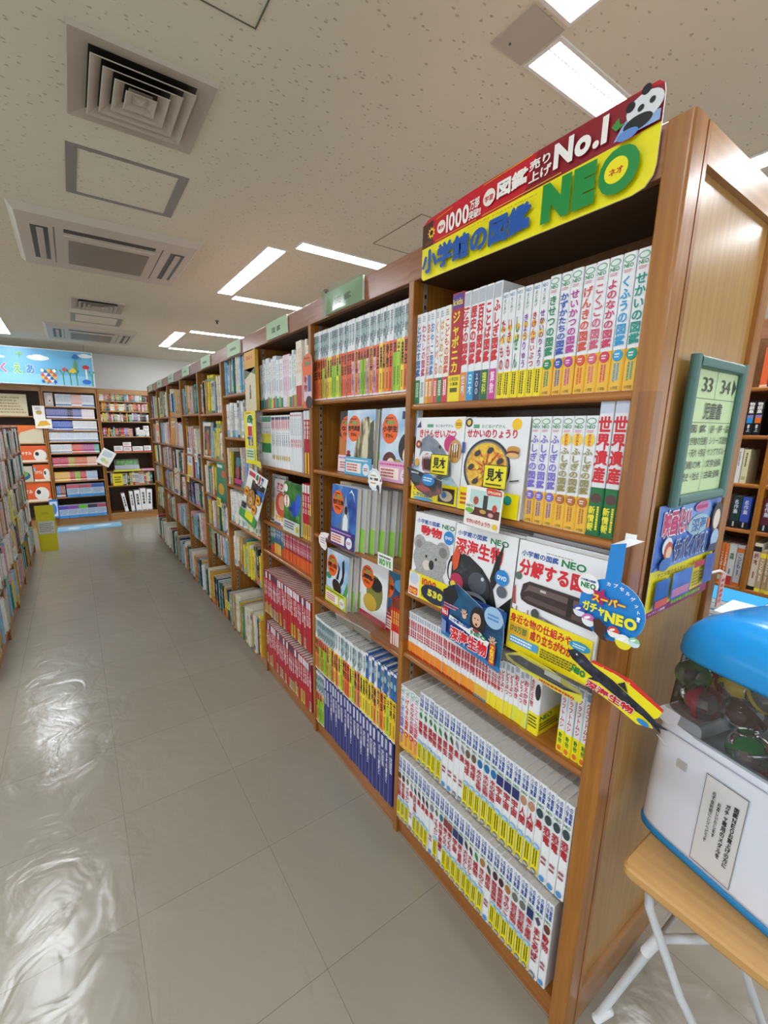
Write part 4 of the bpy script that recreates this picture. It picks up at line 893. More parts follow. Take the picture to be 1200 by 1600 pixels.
z = SHELVES[1][4]
rA = ['fushigi', 'pre3', 'pre5', 'pre4']+['plant']*3+['plant2']*2+['insect']*2+['fish2']*2+['earth']*2+['water']*3+['space']*3+['human']*2+['bird', 'dino', 'dino', 'dino']
MAIN.stand([K[s] for s in rA], A(.713), A(.045), z, place('fifth', 1), G('encyclopedias', 'fifth', 1), dep=-.004)
z = .082
rB = ['frog', 'frog', 'moth', 'fish2', 'danger', 'penguin', 'penguin', 'penguin', 'fish', 'moth', 'exper', 'ride', 'ride', 'space', 'star', 'past', 'past', 'plant2', 'mush', 'insect', 'veg', 'veg', 'mush', 'rock', 'rock', 'star', 'map', 'mammal', 'mammal']
MAIN.stand([K[s] for s in rB], A(.713), A(.045), z, place('bottom', 1), G('encyclopedias', 'bottom', 1), dep=-.004)

# ================================================================== bay two
yf2, yn2 = post_y(2)-.014, post_y(1)+.014
z = SHELVES[2][0]
mv = [0, 0, 1, 0, 2, 6, 3, 3, 4, 4, 3, 4, 5, 0, 5, 5, 7, 6, 7, 4, 4, 7, 6, 7, 0, 3, 6, 1, 5, 2, 8, 3, 0, 6]
MAIN.stand([K['mv%d' % i] for i in mv], A(yf2), A(yn2), z, place('top', 2), G('nature encyclopedias', 'top', 2), dep=.01)
z = SHELVES[2][1]
S2 = [('F_fushigi', 1.262, .05, 'dark mystery cover encyclopedia, orange oval, face out'), ('F_isan', 1.155, .02, 'rock towers cover encyclopedia, orange oval, blue band'), ('F_shou', .905, .012, 'comic children cover encyclopedia, orange oval, pink band')]
for k_, y, dp, lb in S2: MAIN.face(K[k_], A(y), dp, z, lb, 'nature encyclopedias shown face out', .05)
for i in range(3): MAIN.face(K['F_copy'], A(1.150-.014*(i+1)), .045+.024*i, z, f'grey edged copy, {ordn(i+1)} behind the rock towers cover', 'copies behind the rock towers cover', .05)
z = SHELVES[2][2]
MAIN.face(K['F_inu'], A(1.282), .06, z, 'beige dog cover encyclopedia behind the shark leap cover', 'nature encyclopedias shown face out', .05)
MAIN.face(K['F_same'], A(1.215), -.02, z-.0, 'leaping shark cover encyclopedia with purple band', 'nature encyclopedias shown face out', .05)
for i in range(5): MAIN.face(K['F_copy'], A(1.215-.034*(i+1)), .004+.024*i, z, f'grey copy with lime foot, {ordn(i+1)} behind leaping shark cover', 'staggered copies behind the leaping shark cover', .05)
MAIN.face(K['F_umi'], A(.94), .135, z, 'dark sea cover encyclopedia with red oval at shelf back', 'nature encyclopedias shown face out', .05)
z = SHELVES[2][3]
MAIN.face(K['F_kuwa'], A(1.352), .03, z, 'stag beetle cover encyclopedia with yellow green band', 'nature encyclopedias shown face out', .05)
for i in range(5): MAIN.face(K['F_copy'], A(1.352-.017*(i+1)), .056+.024*i, z, f'thin edged copy, {ordn(i+1)} behind the stag beetle cover', 'staggered copies behind the stag beetle cover', .05)
MAIN.face(K['F_panda'], A(1.13), .08, z, 'black and white bird cover encyclopedia, low shelf', 'nature encyclopedias shown face out', .05)
for i in range(2): MAIN.face(K['F_copy'], A(1.13-.025*(i+1)), .104+.024*i, z, f'grey copy, {ordn(i+1)} behind the bird cover', 'staggered copies behind the bird cover', .05)
MAIN.face(K['F_tako'], A(1.00), .09, z, 'red octopus cover encyclopedia with red band', 'nature encyclopedias shown face out', .05)
MAIN.stand([K['redpocket']]*6, A(.828), A(.75), z, place('fourth', 2), 'thin vermilion booklets beside the octopus cover', dep=.03, fit=False, gap=.002)
z = SHELVES[2][4]
mv5 = [1, 0, 2, 0, 4, 4, 6, 8, 0, 3, 5, 3, 8, 1, 0, 5, 3, 8, 1, 0, 3, 3]
a = MAIN.stand([K['mv%d' % i] for i in mv5]+[K[q] for q in ('mvlow', 'mv3', 'mvlow', 'mv1', 'mvlow', 'mv0', 'mvlow', 'mv8', 'mvlow', 'mvlow')], A(yf2), A(yn2), z, place('fifth', 2), G('nature encyclopedias', 'fifth', 2), dep=-.002)
z = .082
a = MAIN.stand([K['mv0'], K['mv2'], K['mv4'], K['mv8']], A(yf2), A(yf2-.09), z, place('bottom', 2), 'nature encyclopedias at the far end of the bottom shelf', dep=-.002)
MAIN.stand([K['navy'] if (i*7) % 5 < 3 else K['navy2'] for i in range(21)]+[K['maroon']], a+.002, A(yn2), z, place('bottom', 2), G('navy reference volumes', 'bottom', 2), dep=-.002, start=5)

# ================================================================== bay three
yf3, yn3 = post_y(3)-.014, post_y(2)+.014
z = SHELVES[3][0]
r = ['pas0', 'pas0', 'pas5', 'pas0', 'pas2', 'pas5', 'pas3', 'pas4', 'pas2', 'pas5', 'pas0', 'pas3', 'pas0', 'pas1', 'pas1', 'pas4', 'pas0', 'pas2', 'pas3', 'whitetall', 'whitetall', 'whitetall']
MAIN.stand([K[s] for s in r], A(yf3), A(yn3+.1), z, place('top', 3), G('craft picture books', 'top', 3), dep=.012)
MAIN.stand([K['whitetall'], K['misc6'], K['study0']], A(yn3+.085), A(yn3), z, place('top', 3), G('craft picture books', 'top', 3), dep=.02, start=26)
z = SHELVES[3][1]
MAIN.stand([K['greenset']]*8, A(yf3), A(1.93), z, place('second', 3), G('banded series', 'second', 3), dep=.006)
MAIN.stand([K['stripeset']]*9, A(1.928), A(1.68), z, place('second', 3), G('red striped series', 'second', 3), dep=.008, start=9)
MAIN.stand([K['pinkset']]*7, A(1.678), A(1.53), z, place('second', 3), G('silver white series', 'second', 3), dep=.008, start=18)
MAIN.stand([K['redtall']]*3, A(1.522), A(yn3), z, place('second', 3), G('red tall volumes', 'second', 3), dep=.01, start=25)
z = SHELVES[3][2]
MAIN.face(K['F_mag'], A(yf3), .06, z, 'grey magazine half hidden behind the tilted lion card', None, .05)
MAIN.face(K['F_sakana'], A(1.985), .03, z, 'pink fish cover picture book beside the blue beetle', None, .05)
MAIN.face(K['F_beetle'], A(1.775), .0, z, 'green cover with giant blue beetle, face out', None, .04)
MAIN.stand([K['redset2']]*3+[K['greenset']], A(1.56), A(yn3), z, place('third', 3), G('red study comics', 'third', 3), dep=.012, start=4)
z = SHELVES[3][3]
r = ['kid3']*4+['kid2']*6+['kid3', 'kid3']+['kid']*24
MAIN.stand([K[s] for s in r], A(yf3-.06), A(yn3+.04), z, place('fourth', 3), G('small study comics', 'fourth', 3), dep=.03)
z = SHELVES[3][4]
R.seed(5)
MAIN.stand([K[R.choice(['redset', 'redset2', 'redset3'])] for i in range(25)], A(yf3), A(yn3), z-.015, place('fifth', 3), G('red study comics', 'fifth', 3), dep=-.002)
MAIN.stand([K[R.choice(['redset', 'redset', 'redset3', 'redset2'])] for i in range(25)], A(yf3), A(yn3), .082, place('bottom', 3), G('red study comics', 'bottom', 3), dep=-.002)

# ================================================================== mixed books of the farther bays
CN = [('white', '#ecece8'), ('cream', '#e2dbc6'), ('pale grey', '#c4c7c9'), ('teal', '#2f8f8f'), ('navy', '#26345f'), ('sky blue', '#86b8da'), ('mustard', '#cf9f2a'), ('yellow', '#e6d437'),
      ('brick red', '#b0382e'), ('dark green', '#2b5f45'), ('black', '#1c1c20'), ('lilac', '#a48cba'), ('pale green', '#b9d3a8'), ('pink', '#e0a0b0'), ('tan', '#b39a76'), ('orange', '#d97a33')]
def generic(prefix, name, cat, noun, n, wr, hr, dr, weights, seed):
    rr = random.Random(seed); out = []
    for i in range(n):
        cn, ch = rr.choices(CN, weights)[0]; w_ = rr.uniform(*wr); h_ = rr.uniform(*hr); d_ = rr.uniform(*dr)
        cn2, c2 = rr.choice(CN[3:]); light = cn in ('white', 'cream', 'pale grey', 'yellow', 'pale green', 'pink', 'sky blue')
        ink = rr.choice(['#2a2a35', '#3a5a8a', '#8f2a3a', '#2f6a4a']) if light else '#ecebe4'
        tt = rr.choice(['絵本', '自然', '科学', 'こども', '世界', 'のりもの', '星', '森', '工作', '料理', 'ことば', '動物'])
        style = rr.randrange(3)
        def sp(s, c2=c2, ink=ink, tt=tt, style=style, i=i):
            if style == 0: s.rect(0, 0, 1, .22, c2)
            elif style == 1: s.rect(0, .82, 1, .93, c2); s.rect(0, 0, 1, .08, c2)
            else: s.rect(.12, .08, .88, .2, c2)
            s.vtext(tt, .5, .78-.1*len(tt)-.05, .8, .6, ink, .02); s.vlines(.35, .25, .65, .40, 1, ink, i)
        b = Book(name, cat, f'{cn} {noun}', w_, h_, d_, ch, sp, simple=True); K[f'{prefix}{i}'] = b; out.append(b)
    return out
WM = [13, 9, 8, 5, 4, 5, 4, 3, 4, 4, 5, 2, 3, 2, 5, 3]
HB = generic('hb', 'hardback_book', 'book', 'hardback', 44, (.016, .036), (.20, .295), (.18, .24), WM, 11)
PC = generic('pc', 'picture_book', 'picture book', 'picture book', 44, (.011, .034), (.20, .295), (.18, .24), WM, 12)
CG = generic('cg', 'craft_guide', 'craft guide', 'craft guide', 44, (.013, .036), (.20, .295), (.18, .24), WM, 13)
SH = [b for b in HB if b.h < .25]
def mixed(row, pool, a0, a1, z, place_, group, maxh, rr, dep=.02, lean_p=.06, n0=1, jit=.012, keep=1.0):
    a = a0; n = n0
    while a < a1-.012:
        b = rr.choice(pool)
        if b.h > maxh or a+b.w > a1: 
            if a1-a < .012: break
            c_ = [q for q in pool if q.h <= maxh] or [q for q in pool if q.h <= maxh+.05]
            if not c_: break
            b = min(c_, key=lambda q: q.w) if a1-a < .05 else rr.choice(c_)
            if a+b.w > a1: break
        rep = rr.choice([1, 1, 1, 2, 3])
        for _ in range(rep):
            if a+b.w > a1: break
            lean = 0
            if rr.random() < lean_p and a+b.w+.05 < a1:
                lean = rr.uniform(.06, .13); 
            if lean:
                b.put(row.mat(a+b.w/2+b.h*math.sin(lean)*.5+.004, dep+rr.uniform(-jit, jit), z+.5*b.w*math.sin(lean), 0) @ Matrix.Translation((0, b.h*math.sin(lean)*.5, 0)) @ Matrix.Rotation(lean, 4, 'X'), f'{b.desc}, {ordn(n)} from far {place_}', group)
                a += b.w+b.h*math.sin(lean)+.003
            else:
                b.put(row.mat(a+b.w/2, dep+rr.uniform(-jit, jit), z), f'{b.desc}, {ordn(n)} from far {place_}', group); a += b.w+.0008
            n += 1
        if rr.random() > keep: a += rr.uniform(.02, .06)
    return n
SN = ['top', 'second', 'third', 'fourth', 'fifth', 'bottom']
rr = random.Random(21)
# cover-out books of the farther bays: (key, far edge y, depth, bay, shelf index, label)
FACES = [('F_teddy', 3.45, .0, 5, 1, 'pale box framed cover with teddy bear and toys'), ('F_greenbook', 3.08, -.01, 5, 2, 'green cover book with red bird, stood beside the white one'),
         ('F_blacktoy', 2.74, .03, 4, 2, 'black toy cover book standing face out'), ('F_forest', 5.48, .0, 8, 0, 'yellow green forest photo book, face out on top shelf'),
         ('F_mustard', 4.86, -.01, 7, 1, 'large mustard yellow map book standing face out'), ('F_sketch', 4.80, -.02, 7, 3, 'beige sketched cover book with small blue boat'),
         ('F_pinkbook', 5.90, .0, 9, 1, 'peach cover book with red apple shape'), ('F_mag', 4.15, .0, 6, 2, 'grey blue science magazine face out by yellow cards')]
for k in range(4, 10):
    hs = [2.05]+SHELVES[k]+[.082]
    BP = PC if k < 6 else (CG if k < 8 else HB); TL = [b for b in BP if b.h >= .235]
    for si in range(6):
        z = hs[si+1]; top = hs[si]; yf, yn = post_y(k)-.016, post_y(k-1)+.016
        fc = [f for f in FACES if f[3] == k and f[4] == si]
        seg = [(yf, yn)]
        for f in fc:
            b = K[f[0]]; MAIN.face(b, A(f[1]), f[2], z, f[5], None, .05)
            seg = [(yf, f[1]+.004), (f[1]-b.d-.004, yn)]
        n = 1
        maxh = min(top-z-.03, .3)
        pool = BP
        dep = .02
        if si == 5: pool = [b for b in BP if b.h > .24]; dep = -.03
        if k == 4 and si == 1: pool = [b for b in BP if b.desc.startswith(('white', 'pale grey', 'cream'))]
        if k == 4 and si == 3: pool = [b for b in BP if b.desc.startswith('white')]
        if si == 0: pool = TL
        for (y1, y2) in seg:
            if y1-y2 > .03: n = mixed(MAIN, pool, A(y1), A(y2), z, place(SN[si], k), G('mixed books', SN[si], k), maxh, rr, dep, .03, n)

# ================================================================== low magazine cases on the left
MG = generic('mg', 'study_magazine', 'magazine', 'study magazine', 30, (.012, .03), (.21, .29), (.16, .2), [20, 7, 12, 5, 3, 6, 3, 4, 4, 4, 3, 2, 3, 3, 2, 2], 31)
WK = generic('wk', 'exam_workbook', 'workbook', 'exam workbook', 30, (.014, .034), (.20, .28), (.16, .2), [20, 7, 12, 5, 3, 6, 3, 4, 4, 4, 3, 2, 3, 3, 2, 2], 32)
LG = generic('lg', 'language_guide', 'book', 'language guide', 30, (.014, .034), (.20, .28), (.16, .2), [14, 7, 12, 6, 5, 6, 3, 4, 4, 4, 4, 2, 3, 3, 2, 2], 33)
LZ = [1.30, 1.01, .72, .42, .10]
rr = random.Random(4)
LBN = ['farthest', 'second-farthest', 'third-farthest', 'fourth-farthest', 'fifth-farthest', 'sixth-farthest']
for i in range(5):
    yb = 6.36-.695*i; ya = yb-.695
    o = empty('magazine_case', (-1.6, (ya+yb)/2, 0)); tag(o, f'low brown magazine case along the aisle, {LBN[i]} bay', 'bookcase', 'low magazine cases')
    def Bx(nm, a, b, mt, bev=None):
        g = MB(); c = (-1.6, (ya+yb)/2, 0); a = tuple(a[j]-c[j] for j in range(3)); b = tuple(b[j]-c[j] for j in range(3))
        (g.bevel_box(a, b, bev, mt, 'y') if bev else g.box(a, b, mt)); g.build(nm, o)
    Bx('side_post', (-1.76, yb-.024, 0), (-1.486, yb, 1.6), 'wood_z')
    Bx('top_board', (-1.76, ya, 1.58), (-1.49, yb-.024, 1.6), 'wood_y'); Bx('back_panel', (-1.76, ya, .05), (-1.745, yb-.024, 1.58), 'wood_back')
    Bx('plinth', (-1.52, ya, 0), (-1.505, yb-.024, .08), 'wood_y')
    for zz in LZ: Bx('shelf', (-1.745, ya, zz-.02), (-1.49, yb-.024, zz), 'wood_y', .006)
    for si, zz in enumerate(LZ):
        mixed(LEFT, [MG, MG, WK, WK, LG][si], ya+.004, yb-.03, zz, f'post, {SN[si] if si < 4 else "bottom"} shelf, {LBN[i]} low case', f'study magazines on the {SN[si]} shelf of the {LBN[i]} low case', .27, rr, .004, .22, 1, .014)
# leaning face-out magazines and pale price cards in the low cases
for i, (y, zz, c, c2, lb) in enumerate([(5.02, 1.30, '#8f9296', '#c8ccd0', 'grey photo magazine leaning on the top low shelf'), (4.75, .72, '#c9cf3a', '#e9ead6', 'yellow framed study magazine in the low case'),
        (4.98, .42, '#d7dad8', '#9fa6a2', 'grey white study magazine low in the case'), (5.55, .42, '#e3ddcf', '#5a5a50', 'cream study magazine near the yellow panel'), (4.35, .42, '#e8e6e0', '#c0402f', 'white study magazine with red corner')]):
    K['lm%d' % i] = Book('study_magazine', 'magazine', 'x', .008, .27, .2, c, None, lambda s, c2=c2: (s.rect(.08, .35, .92, .9, c2), s.lines(.1, .08, .9, .28, 3, '#4a4a4a', 3)), simple=True)
    LEFT.face(K['lm%d' % i], y, -.012, zz, lb, None, .10)
for i, (y, zz, c, lb) in enumerate([(4.6, .985, '#dfe35a', 'yellow price card on the second low shelf'), (4.72, .70, '#e0e45c', 'yellow price card under the grey magazine'), (5.75, .40, '#e6e3d6', 'cream notice card low beside the yellow panel'), (3.75, .40, '#5fc8a4', 'mint green card on the low shelf'), (4.2, .10, '#e8e02a', 'bright yellow tag at the floor shelf')]):
    g = MB(); g.box((0, -.05, -.035), (.003, .05, .045), c); f = Face(g, (.003, -.05, -.035), (0, 1, 0), (0, 0, 1), (1, 0, 0), .1, .08); f.lines(.1, .15, .9, .85, 3, '#4a4a3a', i)
    tag(g.build('price_card', None, (-1.483, y, zz)), lb, 'price card')
# yellow panel at the end of the low cases
g = MB(); g.box((0, 0, 0), (.20, .012, .60), '#d8cf1c'); f = Face(g, (0, 0, 0), (1, 0, 0), (0, 0, 1), (0, -1, 0), .2, .6); f.rect(.06, .38, .94, .66, '#d7d8cf'); f.lines(.12, .42, .88, .62, 5, '#9a9c96', 3); f.lines(.3, .8, .7, .86, 2, '#b5ac10', 4)
tag(g.build('yellow_notice_board', None, (-1.435, 6.30, 0)), 'tall yellow notice panel with grey paper at the aisle end', 'sign board')

# ================================================================== back wall units
def back_unit(x0, x1, shelves, label, y0=7.95, top=2.2, lean=0.0):
    o = empty('tall_bookcase', ((x0+x1)/2, 8.18, 0)); tag(o, label, 'bookcase', 'bookcases against the back wall')
    c = ((x0+x1)/2, 8.18, 0)
    def Bx(nm, a, b, mt, bev=None):
        g = MB(); a = tuple(a[j]-c[j] for j in range(3)); b = tuple(b[j]-c[j] for j in range(3)); (g.bevel_box(a, b, bev, mt, 'x') if bev else g.box(a, b, mt)); g.build(nm, o)
    Bx('side_post', (x0, y0, 0), (x0+.022, 8.41, top), 'wood_z'); Bx('side_post', (x1-.022, y0, 0), (x1, 8.41, top), 'wood_z')
    Bx('header_board', (x0+.022, y0, top-.08), (x1-.022, y0+.02, top), 'wood_x'); Bx('back_panel', (x0+.022, 8.3, .05), (x1-.022, 8.31, top-.0), 'wood_dark')
    Bx('plinth', (x0+.022, y0+.01, 0), (x1-.022, y0+.03, .10), 'wood_x')
    for zz in shelves+[.12]: Bx('shelf', (x0+.022, y0, zz-.02), (x1-.022, 8.3, zz), 'wood_x', .006)
back_unit(-.53, .25, [2.01-.0, 1.85, 1.68, 1.43, 1.17, .845, .60], 'wall bookcase right of the banner, filled with paperbacks and upright folders')
back_unit(-1.27, -.535, [1.90, 1.715, 1.53, 1.355, 1.17, .965, .72, .46], 'wall bookcase under the sky blue banner with rows of slim workbooks')
back_unit(-2.01, -1.275, [1.745, 1.335, 1.045, .74, .42], 'wall bookcase at the left picture edge with orange boxes')
back_unit(-2.75, -2.015, [1.745, 1.335, 1.045, .74, .42], 'wall bookcase hidden past the left picture edge')
PB = generic('pb', 'paperback_book', 'book', 'paperback', 26, (.012, .022), (.11, .155), (.1, .12), [22, 6, 3, 3, 4, 6, 2, 4, 5, 2, 3, 3, 3, 7, 2, 5], 77)
rr = random.Random(9)
def brow(pool, x0, x1, z, name, group, maxh=.3, lean=.0, keep=1.0): mixed(BACK, pool, x0, x1, z, name.replace('far ', ''), group, maxh, rr, .02, lean, 1, .006, keep)
nm_r = ['top', 'second', 'third', 'fourth', 'fifth', 'sixth', 'seventh', 'bottom']
zr = [2.01, 1.85, 1.68, 1.43, 1.17, .845, .60, .12]
def ws(cols, w_, h_, nm, kind='slim_workbook'):
    out = []
    for i, c in enumerate(cols):
        key = f'ws_{c}_{w_}_{h_}'
        if key not in K:
            ink = '#ffffff' if c not in ('#f0f0ee', '#e9eef4', '#e8d23a') else '#3a6fb0'
            K[key] = Book(kind, 'workbook', f'{nm} slim workbook', w_, h_, .15, c, lambda s, ink=ink: (s.vlines(.3, .35, .7, .9, 1, ink, 3), s.rect(.1, .08, .9, .2, ink)), simple=True)
        out.append(K[key])
    return out
def wrow(x0, x1, z, runs, w_, h_, lab):
    bs = []
    for c, n, nm in runs: bs += [(b, nm) for b in ws([c]*n, w_, h_, nm)]
    a = x0; i = 1
    for b, nm in bs:
        if a+b.w > x1: break
        b.put(BACK.mat(a+b.w/2, .02, z), f'{nm} slim workbook, {ordn(i)} from left post, {lab}', f'slim workbooks, {lab}'); a += b.w+.001; i += 1
for i, zz in enumerate(zr[:3]): brow([b for b in PB if b.h < (.14 if i < 2 else .2)], -.505, .22, zz, f'far post, {nm_r[i]} shelf, right wall case', f'paperbacks on the {nm_r[i]} shelf of the right wall case', .15)
brow(PB+SH[:4], -.505, -.05, zr[3], 'far post, fourth shelf, right wall case', 'paperbacks on the fourth shelf of the right wall case', .2, .1)
brow([b for b in PB if b.desc.startswith('white')] or PB, .0, .2, zr[3], 'shelf middle, fourth shelf, right wall case', 'white paperbacks on the fourth shelf', .2)
brow([b for b in HB if b.h < .22], -.46, .2, zr[6], 'far post, seventh shelf, right wall case', 'books on the seventh shelf of the right wall case', .22, .0)
def carton(x, y, z, sx, sy, sz, c, art, name, label, cat, group=None, rz=0):
    g = MB(); g.box((0, 0, 0), (sx, sy, sz), c); f = Face(g, (0, 0, 0), (1, 0, 0), (0, 0, 1), (0, -1, 0), sx, sz, .0005)
    if art: art(f)
    return tag(g.build(name, None, (x, y, z), (0, 0, rz)), label, cat, group)
# white boxed games and cards on the fifth shelf
for i, (x, sx, sz, zz, dz) in enumerate([(-.36, .13, .10, zr[4], 0), (-.22, .12, .08, zr[4], 0), (-.22, .12, .08, zr[4], .082), (-.08, .16, .09, zr[4], 0), (.10, .11, .10, zr[4], 0), (.12, .08, .09, zr[3], 0), (.12, .08, .09, zr[3], .092)]):
    carton(x, 7.97, zz+dz, sx, .1, sz, '#eeedea', lambda f: (f.rect(0, 0, 1, .18, '#c73a44'), f.lines(.1, .35, .9, .85, 3, '#8a8a90', 2)), 'card_box', ['white card box with red foot at the case left, fifth shelf', 'white card box with red foot, lower of the stacked pair', 'white card box with red foot, upper of the stacked pair', 'wide white card box beside the stacked pair', 'white card box at the right end of the fifth shelf', 'small white box on the fourth shelf by the corner, lower', 'small white box on the fourth shelf by the corner, upper'][i], 'box')
carton(-.40, 7.93, zr[5]+.0, .42, .2, .02, '#d8dc3a', None, 'flat_book', 'flat yellow edged book lying on the sixth shelf', 'book')
g = MB(); g.box((0, 0, 0), (.38, .012, .2), '#3f4a3a'); f = Face(g, (0, 0, 0), (1, 0, 0), (0, 0, 1), (0, -1, 0), .38, .2); f.rect(0, 0, 1, .4, '#8a929a'); f.rect(.1, .4, .95, .9, 'p_green')
tag(g.build('photo_book', None, (-.38, 7.98, zr[5]+.025), (-.5, 0, 0)), 'dark green landscape photo book leaning on the sixth shelf', 'book')
carton(.03, 7.93, zr[5], .2, .2, .02, '#e9a8c0', None, 'flat_book', 'flat pink edged book lying on the sixth shelf', 'book')
carton(-.43, 7.94, zr[6]+.002, .15, .04, .205, '#e4d21e', lambda f: f.lines(.15, .2, .85, .8, 3, '#5a5a2a', 3), 'yellow_book', 'broad yellow book at the left of the seventh shelf', 'book')
for i, (x, hh, ln) in enumerate([(-.26, .33, -.14), (-.16, .36, -.05), (-.07, .37, -.04), (.02, .40, -.02), (.10, .38, .05)]):
    g = MB(); wd = .05 if i < 2 else .085; g.box((-wd/2, 0, 0), (wd/2, .2, hh), '#f0f0ee'); f = Face(g, (-wd/2, 0, 0), (1, 0, 0), (0, 0, 1), (0, -1, 0), wd, hh); f.vtext('暗唱詩集', .5, .3, .85, .5, '#33363a', .03); f.rect(.1, .0, .9, .06, '#9aa0a4')
    tag(g.build('folder', None, (x, 7.96, .125+abs(ln)*.03), (0, ln, 0)), f'white upright folder, {ordn(i+1)} from left on the bottom shelf of the corner case', 'folder', 'white folders on the bottom shelf of the corner case')
# centre unit: slim workbooks
zc = [1.90, 1.715, 1.53, 1.355, 1.17, .965, .72, .46, .12]
wrow(-1.10, -.57, zc[0], [('#e9eef4', 12, 'white'), ('#e8b9b4', 8, 'blush'), ('#e9eef4', 10, 'white')], .0165, .19, 'top shelf under banner')
carton(-1.235, 7.97, zc[0]+.002, .11, .02, .20, '#c9c6c2', lambda f: (f.ell(.6, .5, .3, .3, '#e6ddd4'), f.circ(.6, .4, .12, '#b8604a')), 'illustrated_board', 'grey illustrated panel at the left of the top shelf', 'picture panel')
wrow(-1.24, -.57, zc[1], [('#5b5fa8', 16, 'indigo'), ('#2a3350', 4, 'navy'), ('#6d78b8', 7, 'periwinkle'), ('#eee3e6', 10, 'pinkish white')], .0165, .15, 'second shelf under banner')
wrow(-1.24, -.57, zc[2], [('#2f5fc0', 18, 'royal blue'), ('#1d2030', 1, 'black'), ('#f0f0ee', 20, 'white')], .0165, .15, 'third shelf under banner')
wrow(-1.24, -.57, zc[3], [('#f0f0ee', 8, 'white'), ('#e9eef4', 30, 'bluish white')], .0165, .145, 'fourth shelf under banner')
wrow(-1.24, -.57, zc[4], [('#f0f0ee', 16, 'white'), ('#e0563a', 8, 'vermilion'), ('#b04a90', 10, 'magenta'), ('#5fae9c', 4, 'mint')], .0165, .14, 'fifth shelf under banner')
wrow(-1.24, -.57, zc[5], [('#c22f5a', 12, 'crimson'), ('#b8a83a', 5, 'olive'), ('#d9703a', 10, 'orange'), ('#e8b9a0', 8, 'peach')], .0165, .14, 'sixth shelf under banner')
wrow(-1.24, -.57, zc[6], [('#e8b53a', 12, 'amber'), ('#c9343a', 4, 'red'), ('#8ac02a', 4, 'lime'), ('#c9343a', 5, 'red'), ('#b8cfe8', 9, 'pale blue')], .0165, .15, 'seventh shelf under banner')
for zz, lab, cols in ((zc[7], 'upper', ['#c9606a', '#b05a68', '#3a5fa8']), (zc[8]+.0, 'lower', ['#5a4aa8', '#8a4aa8', '#6ab83a', '#3a2a4a', '#b04a60'])):
    x = -1.10 if lab == 'upper' else -1.235; n = len(cols); sx = (-.56-x-.01)/n
    for i, c in enumerate(cols):
        carton(x+i*sx, 7.90, zz+.003, sx-.004, .16, .20, '#b9c9dc', lambda f, c=c: (f.rect(0, .72, 1, 1, c), f.rect(0, 0, 1, .22, '#3f8fd0'), f.lines(.05, .3, .95, .68, 4, '#7d8fa8', 4)), 'boxed_workbook_set', f'boxed workbook set, {ordn(i+1)} from left on the {lab} low shelf under the banner', 'boxed set', f'boxed workbook sets, {lab} row')
wrow(-1.24, -1.11, zc[7], [('#4a8fd0', 3, 'blue'), ('#b05a3a', 3, 'rust'), ('#7a7a82', 2, 'grey')], .0165, .19, 'eighth shelf under banner')
# left unit: orange boxes
zl = [1.745, 1.335, 1.045, .74, .42]
def orangebox(f): f.rect(0, 0, 1, 1, '#e8742e'); f.poly([(.35, .0), (.5, .6), (.8, .8), (1, .8), (1, 0)], '#d9cdb0'); f.rect(.05, .7, .25, .9, '#8ab8d8'); f.text('えほん', .12, .35, .42, .62, '#f6ead6', .04)
def dogbox(f): f.rect(0, 0, 1, 1, '#e8622e'); f.ell(.75, .4, .2, .36, '#eceae4'); f.ell(.66, .5, .06, .12, '#2a2a2c'); f.rect(.02, .6, .14, .85, '#7fb8e0'); f.text('おやすみ', .1, .42, .5, .66, '#f6ead6', .04); f.rect(0, 0, 1, .12, '#efe3d0')
LB = [(-1.87, zl[1], .56, .27, orangebox, 'orange picture book set, upper one on the left wall case'), (-1.70, zl[2]+.0, .42, .25, dogbox, 'orange picture book set with white animal, second shelf down'), (-1.50, zl[3], .22, .26, dogbox, 'square orange picture book set beside the blue tray box'), (-1.78, zl[4], .47, .30, dogbox, 'wide orange and white picture book set on the lowest shelf')]
for x, zz, sx, sz, art, lb in LB: carton(x, 7.965, zz, sx, .05, sz, '#e6e0d4', art, 'picture_book_set', lb, 'book set', 'orange picture book sets')
carton(-1.86, 7.96, zl[2], .15, .03, .25, '#eae8e0', lambda f: (f.rect(0, .55, 1, 1, '#1f7f62'), f.ell(.5, .3, .3, .12, '#cf5a3a')), 'picture_book', 'green and white picture book left of the orange set', 'book')
carton(-1.78, 7.965, zl[3], .27, .04, .24, '#cfc7b2', lambda f: (f.ell(.5, .4, .38, .3, '#2f5f8f'), f.ell(.5, .5, .28, .2, '#6fae5a')), 'boxed_toy_book', 'blue and green tray picture box on the wall case', 'boxed book')
carton(-1.92, 7.99, zl[0], .46, .03, .32, '#d9cfae', lambda f: (f.lines(.05, .1, .95, .9, 6, '#b09a72', 5)), 'picture_poster_book', 'cream wide picture sheet at the top left wall case', 'book')
carton(-1.40, 7.94, 1.70, .15, .012, .2, '#efede8', lambda f: (f.ell(.5, .5, .25, .16, '#c9a04a'), f.lines(.2, .7, .8, .9, 2, '#8a8f98', 2)), 'hanging_card', 'white card with small drawing on the left wall case, upper', 'card')
carton(-1.39, 7.93, 1.56, .21, .012, .14, '#f2f0ea', lambda f: (f.poly([(.1, .2), (.3, .8), (.7, .85), (.95, .4), (.6, .3)], '#e8b53a')), 'hanging_card', 'white card with yellow splash on the left wall case, lower', 'card')
carton(-1.36, 7.90, .14, .12, .02, .30, '#3f86cf', lambda f: (f.rect(.1, .1, .9, .9, '#dfe9f2'), f.ell(.5, .5, .3, .3, '#3f86cf')), 'hanging_card', 'blue edged leaflet low beside the yellow panel', 'card')
